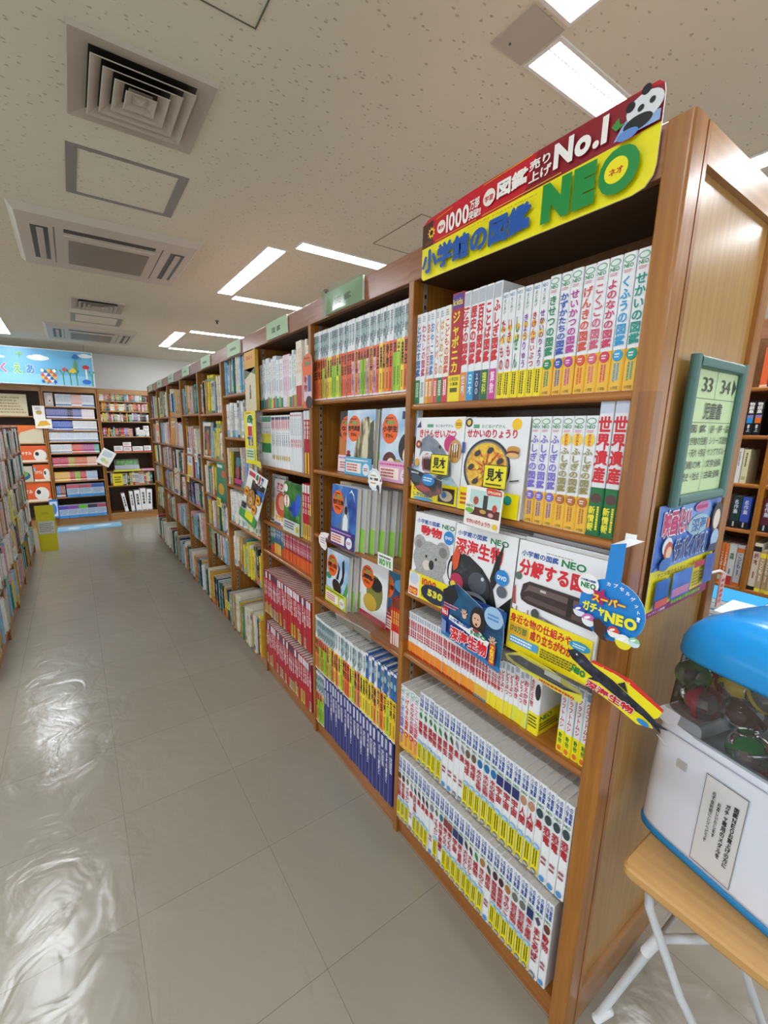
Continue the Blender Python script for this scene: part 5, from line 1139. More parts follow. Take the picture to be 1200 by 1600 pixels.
# banner
bx0, bx1, bz0, bz1 = -2.55, -.55, 2.19, 2.70
o = empty('hanging_banner', ((bx0+bx1)/2, 7.6, bz0)); tag(o, 'sky blue hanging banner with clouds, toy plants and coloured letters', 'banner')
W_, H_ = bx1-bx0, bz1-bz0; ox = -(bx0+bx1)/2
g = MB(); g.box((-W_/2, .0, 0), (W_/2, .03, H_), '#e4e8ea'); g.build('backing_board', o)
g = MB(); f = Face(g, (-W_/2, 0, 0), (1, 0, 0), (0, 0, 1), (0, -1, 0), W_, H_, .0008); f.rect(0.006, .02, .994, .98, '#6fb7df'); f.rect(.006, .02, .994, .3, '#8ac9e8'); g.build('printed_sheet', o)
g = MB(); f = Face(g, (-W_/2, -.001, 0), (1, 0, 0), (0, 0, 1), (0, -1, 0), W_, H_, .0008)
for cx, cy, s_ in ((.66, .74, 1.1), (.95, .88, .8), (.44, .70, .5), (.25, .8, 1.1)):
    for dx, dy, r_ in ((-.03, 0, .03), (0, .03, .035), (.03, .0, .03), (0, -.02, .05)): f.ell(cx+dx*s_, cy+dy*s_, r_*s_, .05*s_, '#f1f4f6')
g.build('clouds', o)
for ch, x, c in (('す', .385, '#e85a3a'), ('く', .458, '#d8428a'), ('え', .533, '#7ab63a'), ('あ', .606, '#2f7fd0')):
    g = MB(); f = Face(g, (-W_/2, -.003, 0), (1, 0, 0), (0, 0, 1), (0, -1, 0), W_, H_, .0008); f.text(ch, x-.028, .28, x+.026, .56, c, .05, 0, '#ffffff', .10); g.build('letter', o)
g = MB(); f = Face(g, (-W_/2, -.003, 0), (1, 0, 0), (0, 0, 1), (0, -1, 0), W_, H_, .0008)
for x in (.70, .745, .80, .845, .885, .985):
    f.poly([(x-.003, .02), (x-.005, .36), (x+.002, .36), (x+.003, .02)], '#3f9a4a', True); f.poly([(x-.004, .33), (x-.024, .44), (x-.014, .47)], '#3f9a4a', True); f.poly([(x, .33), (x+.02, .44), (x+.01, .47)], '#3f9a4a', True)
f.k += 1
[f.ell(.675+.018*(i%5), .10+.09*(i//5)+.03*(i%2), .011, .045, ['#2a5fb0', '#f4f4f0', '#d8503a', '#e8c23a'][(i*3) % 4]) for i in range(20)]
f.star(.81, .46, .022, '#d8423a', 6, .4); f.poly([(.832, .40), (.862, .52), (.872, .52), (.888, .42), (.865, .36)], '#e0c23a'); f.poly([(.872, .50), (.878, .74), (.888, .74), (.888, .45)], '#6a9f3a'); f.poly([(.862, .80), (.885, .92), (.915, .84), (.89, .76)], '#2a6fb5')
f.rect(.944, .2, .954, .52, '#f2efe6'); f.ell(.949, .56, .022, .06, '#c8302a'); f.ell(.946, .14, .028, .07, '#2a6fd0')
f.poly([(.548, .70), (.55, .80), (.554, .80), (.554, .70)], '#7ab63a'); f.ell(.542, .82, .010, .03, '#7ab63a', rot=.6); f.ell(.562, .82, .010, .03, '#7ab63a', rot=-.6)
g.build('picture', o)
for x in (-.9, .9):
    g = MB(); g.tube([(x, .02, H_), (x, .02, ZC-bz0-.002)], .003, '#b9b9b9', 6); g.build('hanging_wire', o)
# floor mat, hanging card
g = MB(); g.box((-1.28, 7.40, 0.0), (-.40, 7.78, .006), '#8fc8e8'); f = Face(g, (-1.28, 7.40, .006), (1, 0, 0), (0, 1, 0), (0, 0, 1), .88, .38); f.ell(.25, .5, .1, .2, '#eef4f8'); f.ell(.7, .55, .15, .15, '#eef4f8'); f.rect(0, 0, 1, .08, '#4a9fd0')
tag(g.build('floor_mat'), 'pale blue floor mat in front of the banner case', 'mat')
g = MB(); g.box((-.10, -.002, -.13), (.10, .002, .13), '#e9ece6'); f = Face(g, (-.1, -.002, -.13), (1, 0, 0), (0, 0, 1), (0, -1, 0), .2, .26); f.lines(.15, .55, .85, .9, 4, '#6f9ab8', 4); f.ell(.4, .3, .2, .12, '#b9d0a0'); f.ell(.7, .25, .12, .1, '#e6d27a')
g.tube([(0, .002, .12), (0, .30, .10)], .003, '#d8d8d8', 6)
tag(g.build('hanging_card', None, (-.51, 7.68, 1.10), (0, .55, 0)), 'tilted pale card jutting out between the two wall cases', 'card')

# ================================================================== neighbouring row, seen past the end panel
FZ = [1.817, 1.586, 1.346, 1.113, .807, .5, .1]
o = empty('bookcase', (2.0, .25, 0)); tag(o, 'neighbouring bookcase glimpsed at the right picture edge', 'bookcase')
for y in (.95, .255, -.44):
    g = MB(); g.box((-.12, y-.25-.012, 0), (.14, y-.25+.012, 2.1), 'wood_z'); g.build('side_post', o)
g = MB(); g.box((-.12, -.69, 2.04), (-.1, .70, 2.13), 'wood_head'); g.build('header_board', o)
g = MB(); g.box((.13, -.69, 0), (.14, .70, 2.13), 'wood_back'); g.build('back_panel', o)
for zz in FZ:
    for y0, y1 in ((-.678, -.007), (.017, .688)):
        g = MB(); g.bevel_box((-.12, y0, zz-.02), (.13, y1, zz), .006, 'wood_y', 'y'); g.build('shelf', o)
def fk(key, name, desc, w_, h_, cov, spf): K[key] = Book(name, 'book', desc, w_, h_, .15, cov, spf, simple=True); return K[key]
fk('n_or', 'story_book', 'orange story book', .028, .185, '#e2622e', lambda s: s.rect(0, .0, 1, .06, '#f3c9a0'))
fk('n_bl', 'story_book', 'navy story book', .032, .19, '#23306e', lambda s: s.vlines(.3, .3, .7, .9, 1, '#c9cde8', 2))
fk('n_cy', 'story_book', 'turquoise story book', .03, .185, '#2a9ab0', lambda s: s.vlines(.3, .3, .7, .9, 1, '#e0f0f2', 2))
for i, c in enumerate(['#2a8fd0', '#e0742a', '#2a9a6a', '#c83a4a']):
    fk('n_bk%d' % i, 'black_spine_novel', ['black novel, blue panel', 'black novel, orange panel', 'black novel, green panel', 'black novel, red panel'][i], .029, .165, '#17171b', lambda s, c=c: (s.rect(.1, .36, .9, .52, c), s.rect(.1, .52, .9, .60, '#8a7ab0'), s.vtext('物語集', .5, .64, .97, .7, '#e8e8e0', .03), s.vtext('Ⅰ上', .5, .1, .32, .5, '#d8d8d8', .02)))
fk('n_wh', 'collected_works', 'white collected works volume', .022, .175, '#dcdcd8', lambda s: s.vlines(.3, .4, .7, .9, 1, '#8a8a88', 2))
fk('n_cr', 'collected_works', 'cream collected works volume', .026, .17, '#d6cfa4', lambda s: (s.vlines(.3, .4, .7, .9, 1, '#5a5440', 2), s.rect(.2, .1, .8, .2, '#b0a878')))
for i, (c, nm) in enumerate([('#1f3a34', 'deep green'), ('#3a56b0', 'blue'), ('#8f2a55', 'wine red'), ('#5a2430', 'maroon')]):
    fk('n_dk%d' % i, 'hardback_series', f'{nm} hardback series volume', .037, .165, c, lambda s: (s.rect(0, 0, 1, .22, '#18181c'), s.vtext('名作集', .5, .45, .9, .5, '#cfd4e4', .02), s.vlines(.35, .04, .65, .2, 1, '#d8d8d8', 3)))
FAR.stand([K['n_or'], K['n_bl'], K['n_cy'], K['n_or'], K['n_bl']]+[K['n_cy']]*3, A(.345), A(.28), FZ[0], 'post, top shelf, right edge case', 'story books at the right picture edge', dep=.02)
FAR.stand([K[k] for k in ('n_or', 'n_bl', 'n_cy', 'n_or', 'n_bl', 'n_cy', 'n_bl')], A(.242), A(-.1), FZ[0], 'divider, top shelf, right edge case', 'story books at the right picture edge', dep=.02)
def farfill(keys, z, word, grp, h=None):
    FAR.stand([K[k] for k in keys][:3], A(.40), A(.27), z, f'gap, {word} shelf, right edge case', grp, dep=.015, fit=False, gap=.002)
    FAR.stand([K[k] for k in keys]*2, A(.242), A(-.1), z, f'divider, {word} shelf, right edge case', grp, dep=.015, fit=False, gap=.002)
farfill(['n_bk3', 'n_bk0', 'n_bk1', 'n_bk2', 'n_bk0', 'n_bk3'], FZ[1], 'second', 'black spined novels at the right picture edge')
farfill(['n_wh', 'n_wh', 'n_cr', 'n_cr', 'n_cr', 'n_cr'], FZ[2], 'third', 'collected works at the right picture edge')
farfill(['n_dk3', 'n_dk0', 'n_dk1', 'n_dk1', 'n_dk2', 'n_dk0'], FZ[3], 'fourth', 'dark hardback series at the right picture edge')
mixed(FAR, [b for b in HB if b.h < .25], A(.45), A(.27), FZ[4], 'gap, fifth shelf, right edge case', 'mixed books on the fifth shelf at the right edge', .26, random.Random(3), .01, .0)
mixed(FAR, [b for b in HB if b.h < .25], A(.242), A(-.1), FZ[4], 'divider, fifth shelf, right edge case', 'mixed books on the fifth shelf at the right edge', .26, random.Random(5), .01, .0)
g = MB(); g.box((0, -.1, 0), (.004, .05, .07), '#9fd6a8'); f = Face(g, (0, .05, 0), (0, -1, 0), (0, 0, 1), (-1, 0, 0), .15, .07); f.lines(.15, .2, .85, .8, 2, '#3f6a4a', 3)
tag(g.build('section_sign', None, (1.868, .27, 2.05)), 'pale green section sign at the right picture edge', 'section sign')
# low display table with stacked books behind the capsule machine
o = empty('display_table', (1.30, .45, 0)); tag(o, 'low wooden display table behind the end panel holding book stacks', 'table')
g = MB(); g.box((-.34, -.62, .74), (.34, .5, .76), 'wood_y'); g.build('table_top', o)
for sx in (-.3, .27):
    for sy in (-.58, .43): g = MB(); g.box((sx, sy, 0), (sx+.04, sy+.04, .74), 'wood_z'); g.build('leg', o)
ti = 0
for sx, sy, n, cs in ((.98, .22, 6, ['#2f9fdc', '#e8eef2']), (1.22, .05, 7, ['#3aa8e2', '#dfe9ee']), (1.2, .42, 5, ['#9fd8c0', '#e8e8e4']), (1.0, -.12, 8, ['#3aa8e2', '#e4e8ea'])):
    for i in range(n):
        g = MB(); c = cs[i % 2]; g.box((0, 0, 0), (.19, .24, .022), c, skip=()); g.box((-.0008, .004, .003), (.0, .236, .019), '#f2f0ea'); g.box((.004, -.0008, .003), (.186, 0, .019), '#f2f0ea')
        tag(g.build('stacked_book', None, (sx, sy, .762+i*.0235), (0, 0, R.uniform(-.05, .05))), f'{"blue" if i % 2 == 0 else "pale"} book lying in a stack, {ordn(i+1)} from bottom, stack {["near the end panel", "in the table centre", "at the far side", "behind the machine"][ti]}', 'book', 'book stacks on the low display table')
    ti += 1
for i in range(3):
    g = MB(); g.box((0, 0, 0), (.022, .16, .2), '#e9e6da'); f = Face(g, (0, .16, 0), (0, -1, 0), (0, 0, 1), (-1, 0, 0), .16, .2)
    g.box((-.001, .0, 0), (0, .02, .2), '#1a1a1a'); g.box((.003, -.001, 0), (.010, 0, .2), '#1a1a1a'); 
    tag(g.build('striped_book', None, (.90+.027*i, .28, .762)), f'black and cream striped upright book, {ordn(i+1)} by the orange board', 'book', 'striped upright books')
# orange board and dangling tag
g = MB(); g.bevel_box((.70, .10, .0), (.87, .115, 1.17), .012, '#d8862a', 'y'); tag(g.build('orange_display_board'), 'orange cardboard board just behind the end panel', 'display board')
g = MB()
g.tube([(.0, 0, 0), (.02, -.012, .006), (.045, -.014, -.004)], .0035, '#e9e6e2', 6); g.box((.03, -.016, -.10), (.062, -.012, -.008), '#e2b0a8'); f = Face(g, (.03, -.016, -.10), (1, 0, 0), (0, 0, 1), (0, -1, 0), .032, .092); f.lines(.15, .1, .85, .9, 5, '#b8404a', 3)
tag(g.build('dangling_tag', None, (.452, -.004, 1.235)), 'small red and white tag dangling at the poster corner', 'tag')

# ================================================================== signs on the main row
def board(name, O, r, u, W_, H_, th, col, label, cat, group=None, back='#e9e9e6', outline=None, parent=None):
    """thin card: returns (object mesh builder, Face)"""
    g = MB(); O = Vector(O); r = Vector(r).normalized(); u = Vector(u).normalized(); n = r.cross(u).normalized()
    pts = outline or [(0, 0), (1, 0), (1, 1), (0, 1)]
    fr = [O+r*(x*W_)+u*(y*H_) for x, y in pts]; bk = [p-n*th for p in fr]; k = len(pts)
    g.add(fr+bk, [tuple(range(k))], col); g.add(fr+bk, [tuple(range(2*k-1, k-1, -1))]+[(i, i+k, (i+1) % k+k, (i+1) % k) for i in range(k)], back)
    return g, Face(g, O, r, u, n, W_, H_, .0002)
def finish(g, name, label, cat, group=None): return tag(g.build(name), label, cat, group)
def rrect(r=.04, asp=1.0, n=5):
    pts = []
    for q, (cx, cy) in enumerate(((1-r, 1-r*asp), (r, 1-r*asp), (r, r*asp), (1-r, r*asp))):
        for k in range(n): t = math.pi/2*(q+k/(n-1)); pts.append((cx+r*math.cos(t), cy+r*asp*math.sin(t)))
    return pts
# main curved sign : left edge y=.668, right edge y=.05
SW, SHh = .622, .170
def arc(x): return .915+.085*(1-((x-.55)/.55)**2) if x < .55 else 1.0-.0*(x-.55)
top = [(x, min(1.0, arc(x))) for x in (.98, .9, .8, .7, .55, .4, .3, .2, .1, .03)]
outl = [(0.012, 0), (.94, 0), (.975, .03), (.995, .12), (1, .22), (1, .86), (.995, .95)]+top+[(.0, .86), (0, .05)]
g, f = board('s', (-.012, .672, 2.038), (0, -1, 0), (0, 0, 1), SW, SHh, .003, '#f0e400', '', '', outline=outl)
red = [(0, .50), (1, .60), (1, .86), (.995, .95)]+top+[(.0, .86)]
f.poly(red, '#c8182a'); f.poly([(.55, .555), (1, .60), (1, .86), (.995, .95), (.9, 1.0), (.6, 1.0)], '#8e1626')
f.poly([(0, .50), (.07, .505), (.07, .885), (.0, .86)], '#4a2418')
f.star(.06, .70, .026, '#f0c418', 9, .6); f.circ(.06, .70, .011, '#3a2212'); f.ell(.05, .56, .03, .03, '#6a3a20')
f.poly([(.09, .86), (.19, .905), (.19, .915), (.09, .87)], '#e8a81e'); f.poly([(.36, .955), (.58, .985), (.58, .993), (.36, .963)], '#e8c23a')
f.poly([(.09, .53), (.33, .55), (.33, .56), (.09, .54)], '#e8a81e'); f.poly([(.36, .555), (.70, .59), (.70, .60), (.36, .565)], '#e8c23a')
f.circ(.125, .71, .026, '#f0e8dc'); f.text('累計', .106, .675, .144, .735, '#c8182a', .02)
f.text('1000', .155, .58, .29, .84, '#f4f1ea', .03); f.text('万部', .292, .71, .345, .85, '#f4f1ea', .03); f.text('突破!!', .29, .575, .355, .70, '#f4f1ea', .03)
f.circ(.395, .75, .03, '#f0e8dc'); f.text('学習', .372, .70, .417, .78, '#c8182a', .02)
f.text('図鑑', .43, .66, .57, .88, '#f4f1ea', .05); f.text('売り', .575, .78, .665, .90, '#f4f1ea', .03); f.text('上げ', .575, .635, .665, .765, '#f4f1ea', .03)
f.text('No.1', .67, .66, .855, .93, '#f4f1ea', .05)
f.poly([(.875, .60), (.9, .74), (.93, .80), (.97, .72), (1, .70), (1, .60)], '#8fb0dc'); f.ell(.955, .80, .05, .13, '#dfe3e6'); f.ell(.94, .68, .04, .07, '#15161a'); f.circ(.955, .95, .013, '#15161a'); f.circ(.915, .86, .013, '#15161a'); f.ell(.945, .80, .009, .03, '#22252a', rot=.4); f.ell(.975, .82, .008, .03, '#22252a'); f.ell(.915, .61, .03, .05, '#5f8fd0')
f.poly([(.865, .76), (.885, .82), (.89, .75), (.905, .73), (.88, .70)], '#3f8f3a')
f.text('NATURE EARTH ORIGIN', .30, .455, .62, .475, '#b8861e', .01)
f.text('小学館の図鑑', .02, .07, .60, .43, '#1b55a8', .07)
f.text('NEO', .64, .10, .965, .50, '#128a3a', .09)
f.circ(.895, .30, .035, '#f0e400'); f.text('ネオ', .873, .25, .918, .33, '#c8182a', .03); f.lines(.87, .54, .96, .56, 1, '#c8182a', 3)
finish(g, 'shelf_sign', 'long curved red and yellow sign on the nearest header board', 'sign')
# green section signs on the header boards
def section_sign(k, yl, yr, sleeve=False, word='図 鑑', lab=''):
    g, f = board('s', (-.014, yl, 2.058), (0, -1, 0), (0, 0, 1), yl-yr, .082, .008, '#a9c79f', '', '')
    if word: f.text(word, .28, .28, .72, .62, '#3a4a3a', .02)
    else: f.lines(.25, .3, .75, .65, 1, '#4a5a4a', k)
    o = finish(g, 'section_sign', lab, 'section sign', 'pale green section signs on the header boards')
    if sleeve:
        g = MB(); n = 10; v = []
        for i in range(n+1):
            t = i/n; v += [(-.024-.012*math.sin(math.pi*t), yl+.004-(yl-yr+.008)*t, 2.045+.01*math.sin(3*t)), (-.020-.016*math.sin(math.pi*t+.5), yl+.004-(yl-yr+.008)*t, 2.148)]
        g.add(v, [(2*i, 2*i+2, 2*i+3, 2*i+1) for i in range(n)], 'sleeve', True); g.build('clear_sleeve', o)
section_sign(2, 1.26, .985, True, '図 鑑', 'pale green sign in a shiny clear sleeve on the second bay')
section_sign(3, 1.90, 1.64, False, '図 鑑', 'pale green sign with two characters on the third bay header')
for k, yl in ((4, 2.60), (5, 3.30), (6, 4.0), (7, 4.70), (8, 5.40), (9, 6.10)):
    section_sign(k, yl, yl-.26, False, None, f'pale green section sign on the {BAYN[k]} bay header board')
# aisle guide sign on the end panel
o = empty('guide_sign', (.26, 0, 1.445)); tag(o, 'green framed aisle guide sign numbered 33 and 34', 'guide sign')
c = '#3f6660'; X0, X1, ZH = -.146, .15, .312; fw = .024
for nm, a, b, ax in (('frame_side', (X0, -.018, 0), (X0+fw, -.001, ZH), 'z'), ('frame_side', (X1-fw, -.018, 0), (X1, -.001, ZH), 'z'), ('frame_side', (X0+fw, -.018, 0), (X1-fw, -.001, fw), 'x'), ('frame_side', (X0+fw, -.018, ZH-fw), (X1-fw, -.001, ZH), 'x')):
    g = MB(); g.bevel_box(a, b, .008, paint('#47706a', .4), ax); g.build(nm, o)
g, f = board('s', (X0+fw, -.006, fw), (1, 0, 0), (0, 0, 1), X1-X0-2*fw, ZH-2*fw, .003, '#c3dca4', '', '')
f.rect(0, .775, 1, .781, '#5a6a52'); f.rect(0, .585, 1, .590, '#5a6a52'); f.rect(.497, .785, .503, 1, '#5a6a52'); f.rect(.497, 0, .503, .58, '#8fa580')
f.poly([(.02, .89), (.10, .96), (.10, .82)], '#23282a'); f.poly([(.98, .89), (.90, .96), (.90, .82)], '#23282a')
f.text('33', .18, .83, .42, .95, '#23282a'); f.text('34', .60, .83, .84, .95, '#23282a')
f.text('児童書', .30, .61, .72, .755, '#23282a', .012)
for i, (l, r_) in enumerate([('図 鑑', '詩・評・論'), ('生き物の生態', 'シリーズ読物'), ('星・天体・宇宙', 'ヤングアダルト'), ('恐竜の本', '文学全集'), ('歴史・社会', '古典全集')]):
    y = .50-.098*i; f.text(l, .02 if i else .08, y, .48 if i in (1, 2) else .42, y+.072, '#2c3230', .01); f.text(r_, .52, y, .98 if i < 3 else .9, y+.072, '#2c3230', .01)
g.build('name_plate', o)
# film poster below it
g, f = board('s', (.088, -.0015, 1.190), (1, 0, 0), (0, 0, 1), .352, .258, .001, '#4d78c8', '', '')
f.poly([(0, .43), (1, .43), (1, 0), (0, 0)], '#f0e12a'); f.poly([(0, 0), (1, 0), (1, .10), (0, .05)], '#9c2a6a'); f.text('TVアニメ情報', .05, .012, .3, .04, '#f4e8f0', .02); f.lines(.38, .02, .9, .08, 1, '#7fc83a', 3)
f.poly([(.3, .99), (.75, .99), (.9, .8), (.5, .75)], '#7aa4e0'); f.poly([(.0, .43), (.3, .6), (.55, .43)], '#6a92d6')
f.text('映画化!!', .06, .72, .48, .95, '#c8206a', .05, 0, '#ffffff', .13)
f.ell(.62, .76, .18, .10, '#9fc0cf'); f.text('深海', .50, .69, .74, .83, '#2f6fa8', .04, 0, '#e8f0f4', .1); f.rect(.76, .70, .80, .80, '#e8742e')
f.ell(.62, .93, .12, .05, '#c878b8'); f.lines(.52, .9, .74, .96, 1, '#c8206a', 5)
f.text('サバイバル!', .26, .46, .80, .68, '#1d2f6e', .07, 0, '#dfe9f4', .14)
f.ell(.14, .64, .07, .08, '#dfe6ee'); f.ell(.16, .60, .06, .08, '#c8503a'); f.ell(.17, .58, .04, .055, '#e8c2a0'); f.ell(.14, .48, .08, .06, '#3a6fb5')
f.ell(.90, .80, .09, .14, '#22252f'); f.ell(.90, .77, .06, .10, '#e6d8c2'); f.ell(.92, .58, .07, .09, '#9fc0de'); f.rect(.84, .44, .98, .52, '#28405f')
f.text('アニメ版の大人気シリーズ', .04, .37, .62, .415, '#8a5a1a', .02); f.rect(.05, .08, .25, .34, 'p_blue'); f.rect(.29, .10, .60, .36, 'p_blue'); f.rect(.31, .12, .58, .2, '#c87aa0'); f.rect(.62, .33, .80, .39, '#b8204a'); f.lines(.62, .14, .79, .30, 5, '#8a6a2a', 7); f.rect(.81, .12, .98, .42, 'p_blue'); f.rect(.06, .09, .24, .16, '#d8604a')
finish(g, 'film_poster', 'blue and yellow film poster under the green guide sign', 'poster')

# ================================================================== shelf talkers of the nearest bays
def capsule_pic(f, x, y, r, c1, c2):
    f.circ(x, y, r, c1); asp = f.W/f.H
    f.poly([(x+r*math.cos(math.pi+i*math.pi/8), y+r*asp*math.sin(math.pi+i*math.pi/8)) for i in range(9)], c2); f.ell(x-r*.2, y+r*asp*.35, r*.5, r*asp*.2, '#ffffff', rot=.5)
# capsule toy wobbler
O = Vector((-.062, .066, 1.185)); W_, H_ = .128, .128
g, f = board('w', O, (0, -1, 0), (0, 0, 1), W_, H_, .0012, '#1f86d8', '', '', outline=[(.5+.5*math.cos(i*math.pi/16), .5+.5*math.sin(i*math.pi/16)) for i in range(32)])
f.poly([(.36, .93), (.38, 1.55), (.60, 1.62), (.60, .93)], '#1f86d8')
for i, c_ in enumerate('カプセルゲット!!'[:8]):
    t = math.radians(100-i*14); cx, cy = .5+.42*math.cos(t), .5+.42*math.sin(t); f.text(c_, cx-.035, cy-.035, cx+.035, cy+.035, '#ffffff', .03)
f.ell(.13, .83, .17, .17, '#f2f4f2'); f.text('NEO', .01, .76, .26, .85, GREEN, .05); f.text('小学館の図鑑', .0, .87, .25, .91, BLUE, .02)
f.star(.34, .68, .16, '#b01f6a', 5, .5, 1.2); f.text('スーパー', .22, .58, .74, .72, '#f6d42a', .06, 0, '#d8362a', .14)
f.text('ガチャ', .08, .38, .46, .56, '#f6ea2a', .06); f.text('NEO', .45, .33, .93, .50, '#f6ea2a', .06)
for x, y, r_, c1, c2 in ((.05, .34, .10, '#3f4fb0', '#dfe6ee'), (.22, .24, .11, '#c86ab0', '#eaf0f4'), (.62, .20, .09, '#d8402a', '#f0f0ee'), (.78, .10, .12, '#f2f4f0', '#e8dc2a'), (.93, .16, .08, '#8fd0a0', '#cfe8f4')): capsule_pic(f, x, y, r_, c1, c2)
f.poly([(.30, .30), (.40, .34), (.52, .24), (.50, .10), (.56, .0), (.44, .02), (.34, .10)], '#4a2a1c')
# strap loops over to the shelf edge bracket
yb0, yb1 = .066-.38*.128, .066-.60*.128
vs = []; seg = 6
for i in range(seg+1):
    t = i/seg; zz = 1.185+.128*(1.55+.06*t); vs += [(-.062+.052*t, yb0-.01*t, zz), (-.062+.052*t, yb1-.01*t, zz)]
g.add(vs, [(2*i, 2*i+1, 2*i+3, 2*i+2) for i in range(seg)], '#e9ecee')
g.box((-.010, -.004-.0, 1.385), (-.0065, .016, 1.400), '#eef0f0')
finish(g, 'hanging_shelf_talker', 'round blue capsule toy card hanging by a strap near the end post', 'shelf talker')
# coelacanth strip
g, f = board('w', (-.085, .056, 1.085), (0, -.93, -.13), (0, -.13, .93), .182, .055, .001, '#f0e21c', '', '', outline=[(.0, .1), (.55, -.1), (.78, -.25), (.92, -.05), (.86, .15), (.93, .42), (.95, .75), (.72, .95), (.4, 1.08), (.1, .95)])
f.poly([(.18, .98), (.5, 1.08), (.95, .70), (.95, .82), (.6, 1.2), (.2, 1.12)], '#d8302a'); f.text('ロゴゾイリッシュ'[:0]+'シーラカンス', .3, .93, .62, 1.09, '#f8ec3a', .04)
f.poly([(-.10, .92), (-.02, 1.15), (.10, 1.12), (.22, .92), (.45, .80), (.62, .62), (.80, .45), (.93, .28), (1.05, .22), (.97, .12), (1.0, -.05), (.9, .08), (.80, .18), (.66, .22), (.5, .30), (.3, .42), (.12, .55), (-.02, .70)], 'p_fish')
f.poly([(.26, .5), (.2, .3), (.32, .4)], '#22242f'); f.poly([(.62, .26), (.58, .05), (.7, .2)], '#22242f'); f.poly([(.5, .78), (.56, 1.0), (.62, .66)], '#22242f'); f.circ(.02, .98, .012, '#c9ccd8')
f.text('NEO', .0, .22, .17, .48, GREEN, .07); f.text('深海生物', .20, .0, .72, .30, '#c8202e', .06, 0, '#ffffff', .12); f.ell(.83, -.02, .06, .10, '#2a86d0')
g.tube([(-.085, -.118, 1.052), (-.08, -.128, 1.04), (-.07, -.13, 1.03)], .001, '#c9c9c9', 5)
finish(g, 'fish_shelf_talker', 'yellow strip card with dark coelacanth across the end post', 'shelf talker')
# clear tray with fish strip along shelf three
o = empty('acrylic_tray', (-.03, .14, 1.03)); tag(o, 'clear acrylic tray with folded yellow fish strip below submarine cover', 'display tray')
g = MB(); v = [(-.028, .108, -.012), (-.028, -.115, .004), (.026, -.115, .008), (.026, .108, .008)]; g.add([(a, b, c) for a, b, c in v], [(0, 1, 2, 3)], 'acrylic'); g.add([(-.028, .108, -.012), (-.028, -.115, .004), (-.03, -.115, .034), (-.03, .108, .020)], [(0, 1, 2, 3)], 'acrylic'); g.build('tray', o)
g = MB(); f = Face(g, (-.024, .106, -.02), (0, -.96, -.02), (.1, 0, .99), (-.99, 0, .1), .215, .048, .0006); f.poly([(0, .5), (.2, 1), (.6, .95), (1, .6), (1, .1), (.7, 0), (.3, .12), (.05, .25)], '#d8cf3a'); f.poly([(.04, .5), (.2, .8), (.5, .75), (.8, .5), (.98, .5), (.8, .3), (.4, .3), (.15, .35)], 'p_fish'); f.rect(.55, .55, .75, .8, '#eef0ee'); f.lines(.5, .06, .95, .25, 1, '#c83a2a', 4)
g.build('folded_strip', o)
# girl card
g, f = board('w', (-.052, .482, .972), (0, -1, .0), (.0, 0, 1), .235, .170, .0015, 'p_navysea', '', '', outline=[(.02, .12), (.95, -.02), (.97, .55), (.96, .80), (.90, .97), (.78, 1.0), (.65, .92), (.25, 1.15), (.1, 1.05), (.0, .75)])
f.poly([(.02, .12), (.95, -.02), (.96, .06), (.03, .2)], '#2a78b8'); f.poly([(.02, .2), (.88, .06), (.9, .34), (.05, .52)], '#1d3f8a')
f.circ(.82, .84, .13, '#9fc4e6'); f.lines(.74, .78, .9, .9, 2, '#4a86c0', 4)
f.poly([(.02, .95), (.2, 1.12), (.28, .92), (.2, .75), (.05, .72)], '#1d1c22')
# person on the card: hair, face, collar, raised hands
f.ell(.60, .66, .115, .25, '#241a18'); f.ell(.585, .68, .065, .125, '#e2b79c'); f.poly([(.51, .78), (.545, .84), (.64, .84), (.67, .74), (.63, .79), (.56, .79)], '#241a18'); f.ell(.585, .60, .018, .022, '#7a2a2a'); f.ell(.562, .70, .012, .010, '#2a1a18'); f.ell(.61, .70, .012, .010, '#2a1a18')
f.poly([(.46, .46), (.53, .52), (.66, .50), (.76, .40), (.74, .34), (.45, .38)], '#d5d8e4'); f.poly([(.55, .52), (.63, .52), (.66, .38), (.52, .40)], '#a83a48')
def hand(cx, cy, s_):
    f.ell(cx, cy, .035*s_, .055*s_, '#e6b9a0')
    for i, a in enumerate((2.5, 2.0, 1.6, 1.25, .75)):
        L_ = .085*s_*(.8 if i in (0, 4) else 1); dx, dy = math.cos(a), math.sin(a)*1.35; px, py = -math.sin(a)*.010, math.cos(a)*.012
        f.poly([(cx+dx*.02+px, cy+dy*.02+py), (cx+dx*L_+px*.7, cy+dy*L_+py*.7), (cx+dx*L_-px*.7, cy+dy*L_-py*.7), (cx+dx*.02-px, cy+dy*.02-py)], '#e6b9a0', True)
    f.k += 1
hand(.40, .66, 1.0); hand(.84, .42, 1.05)
f.lines(.06, .66, .32, .76, 2, '#d98a9a', 8); f.rect(.03, .50, .14, .66, '#c8202e'); f.text('No.1', .035, .53, .135, .63, '#f4f0f0', .03)
f.poly([(.16, .47), (.78, .33), (.80, .42), (.17, .56)], '#f0f2f0'); f.text('小学館の図鑑', .18, .465, .50, .53, BLUE, .03); f.text('NEO', .52, .41, .76, .48, GREEN, .04)
f.text('深海生物', .20, .13, .78, .38, '#d8202e', .06, 0, '#ffffff', .13); f.poly([(.81, .08), (.89, .07), (.90, .42), (.82, .43)], '#d8402a'); f.vtext('予約受付中', .855, .10, .40, .06, '#f6e83a', .04); f.poly([(.05, .2), (.13, .19), (.13, .42), (.05, .44)], '#7f93c0')
finish(g, 'promotion_card', 'blue promotion card showing a surprised long haired girl with raised hands', 'promotion card')
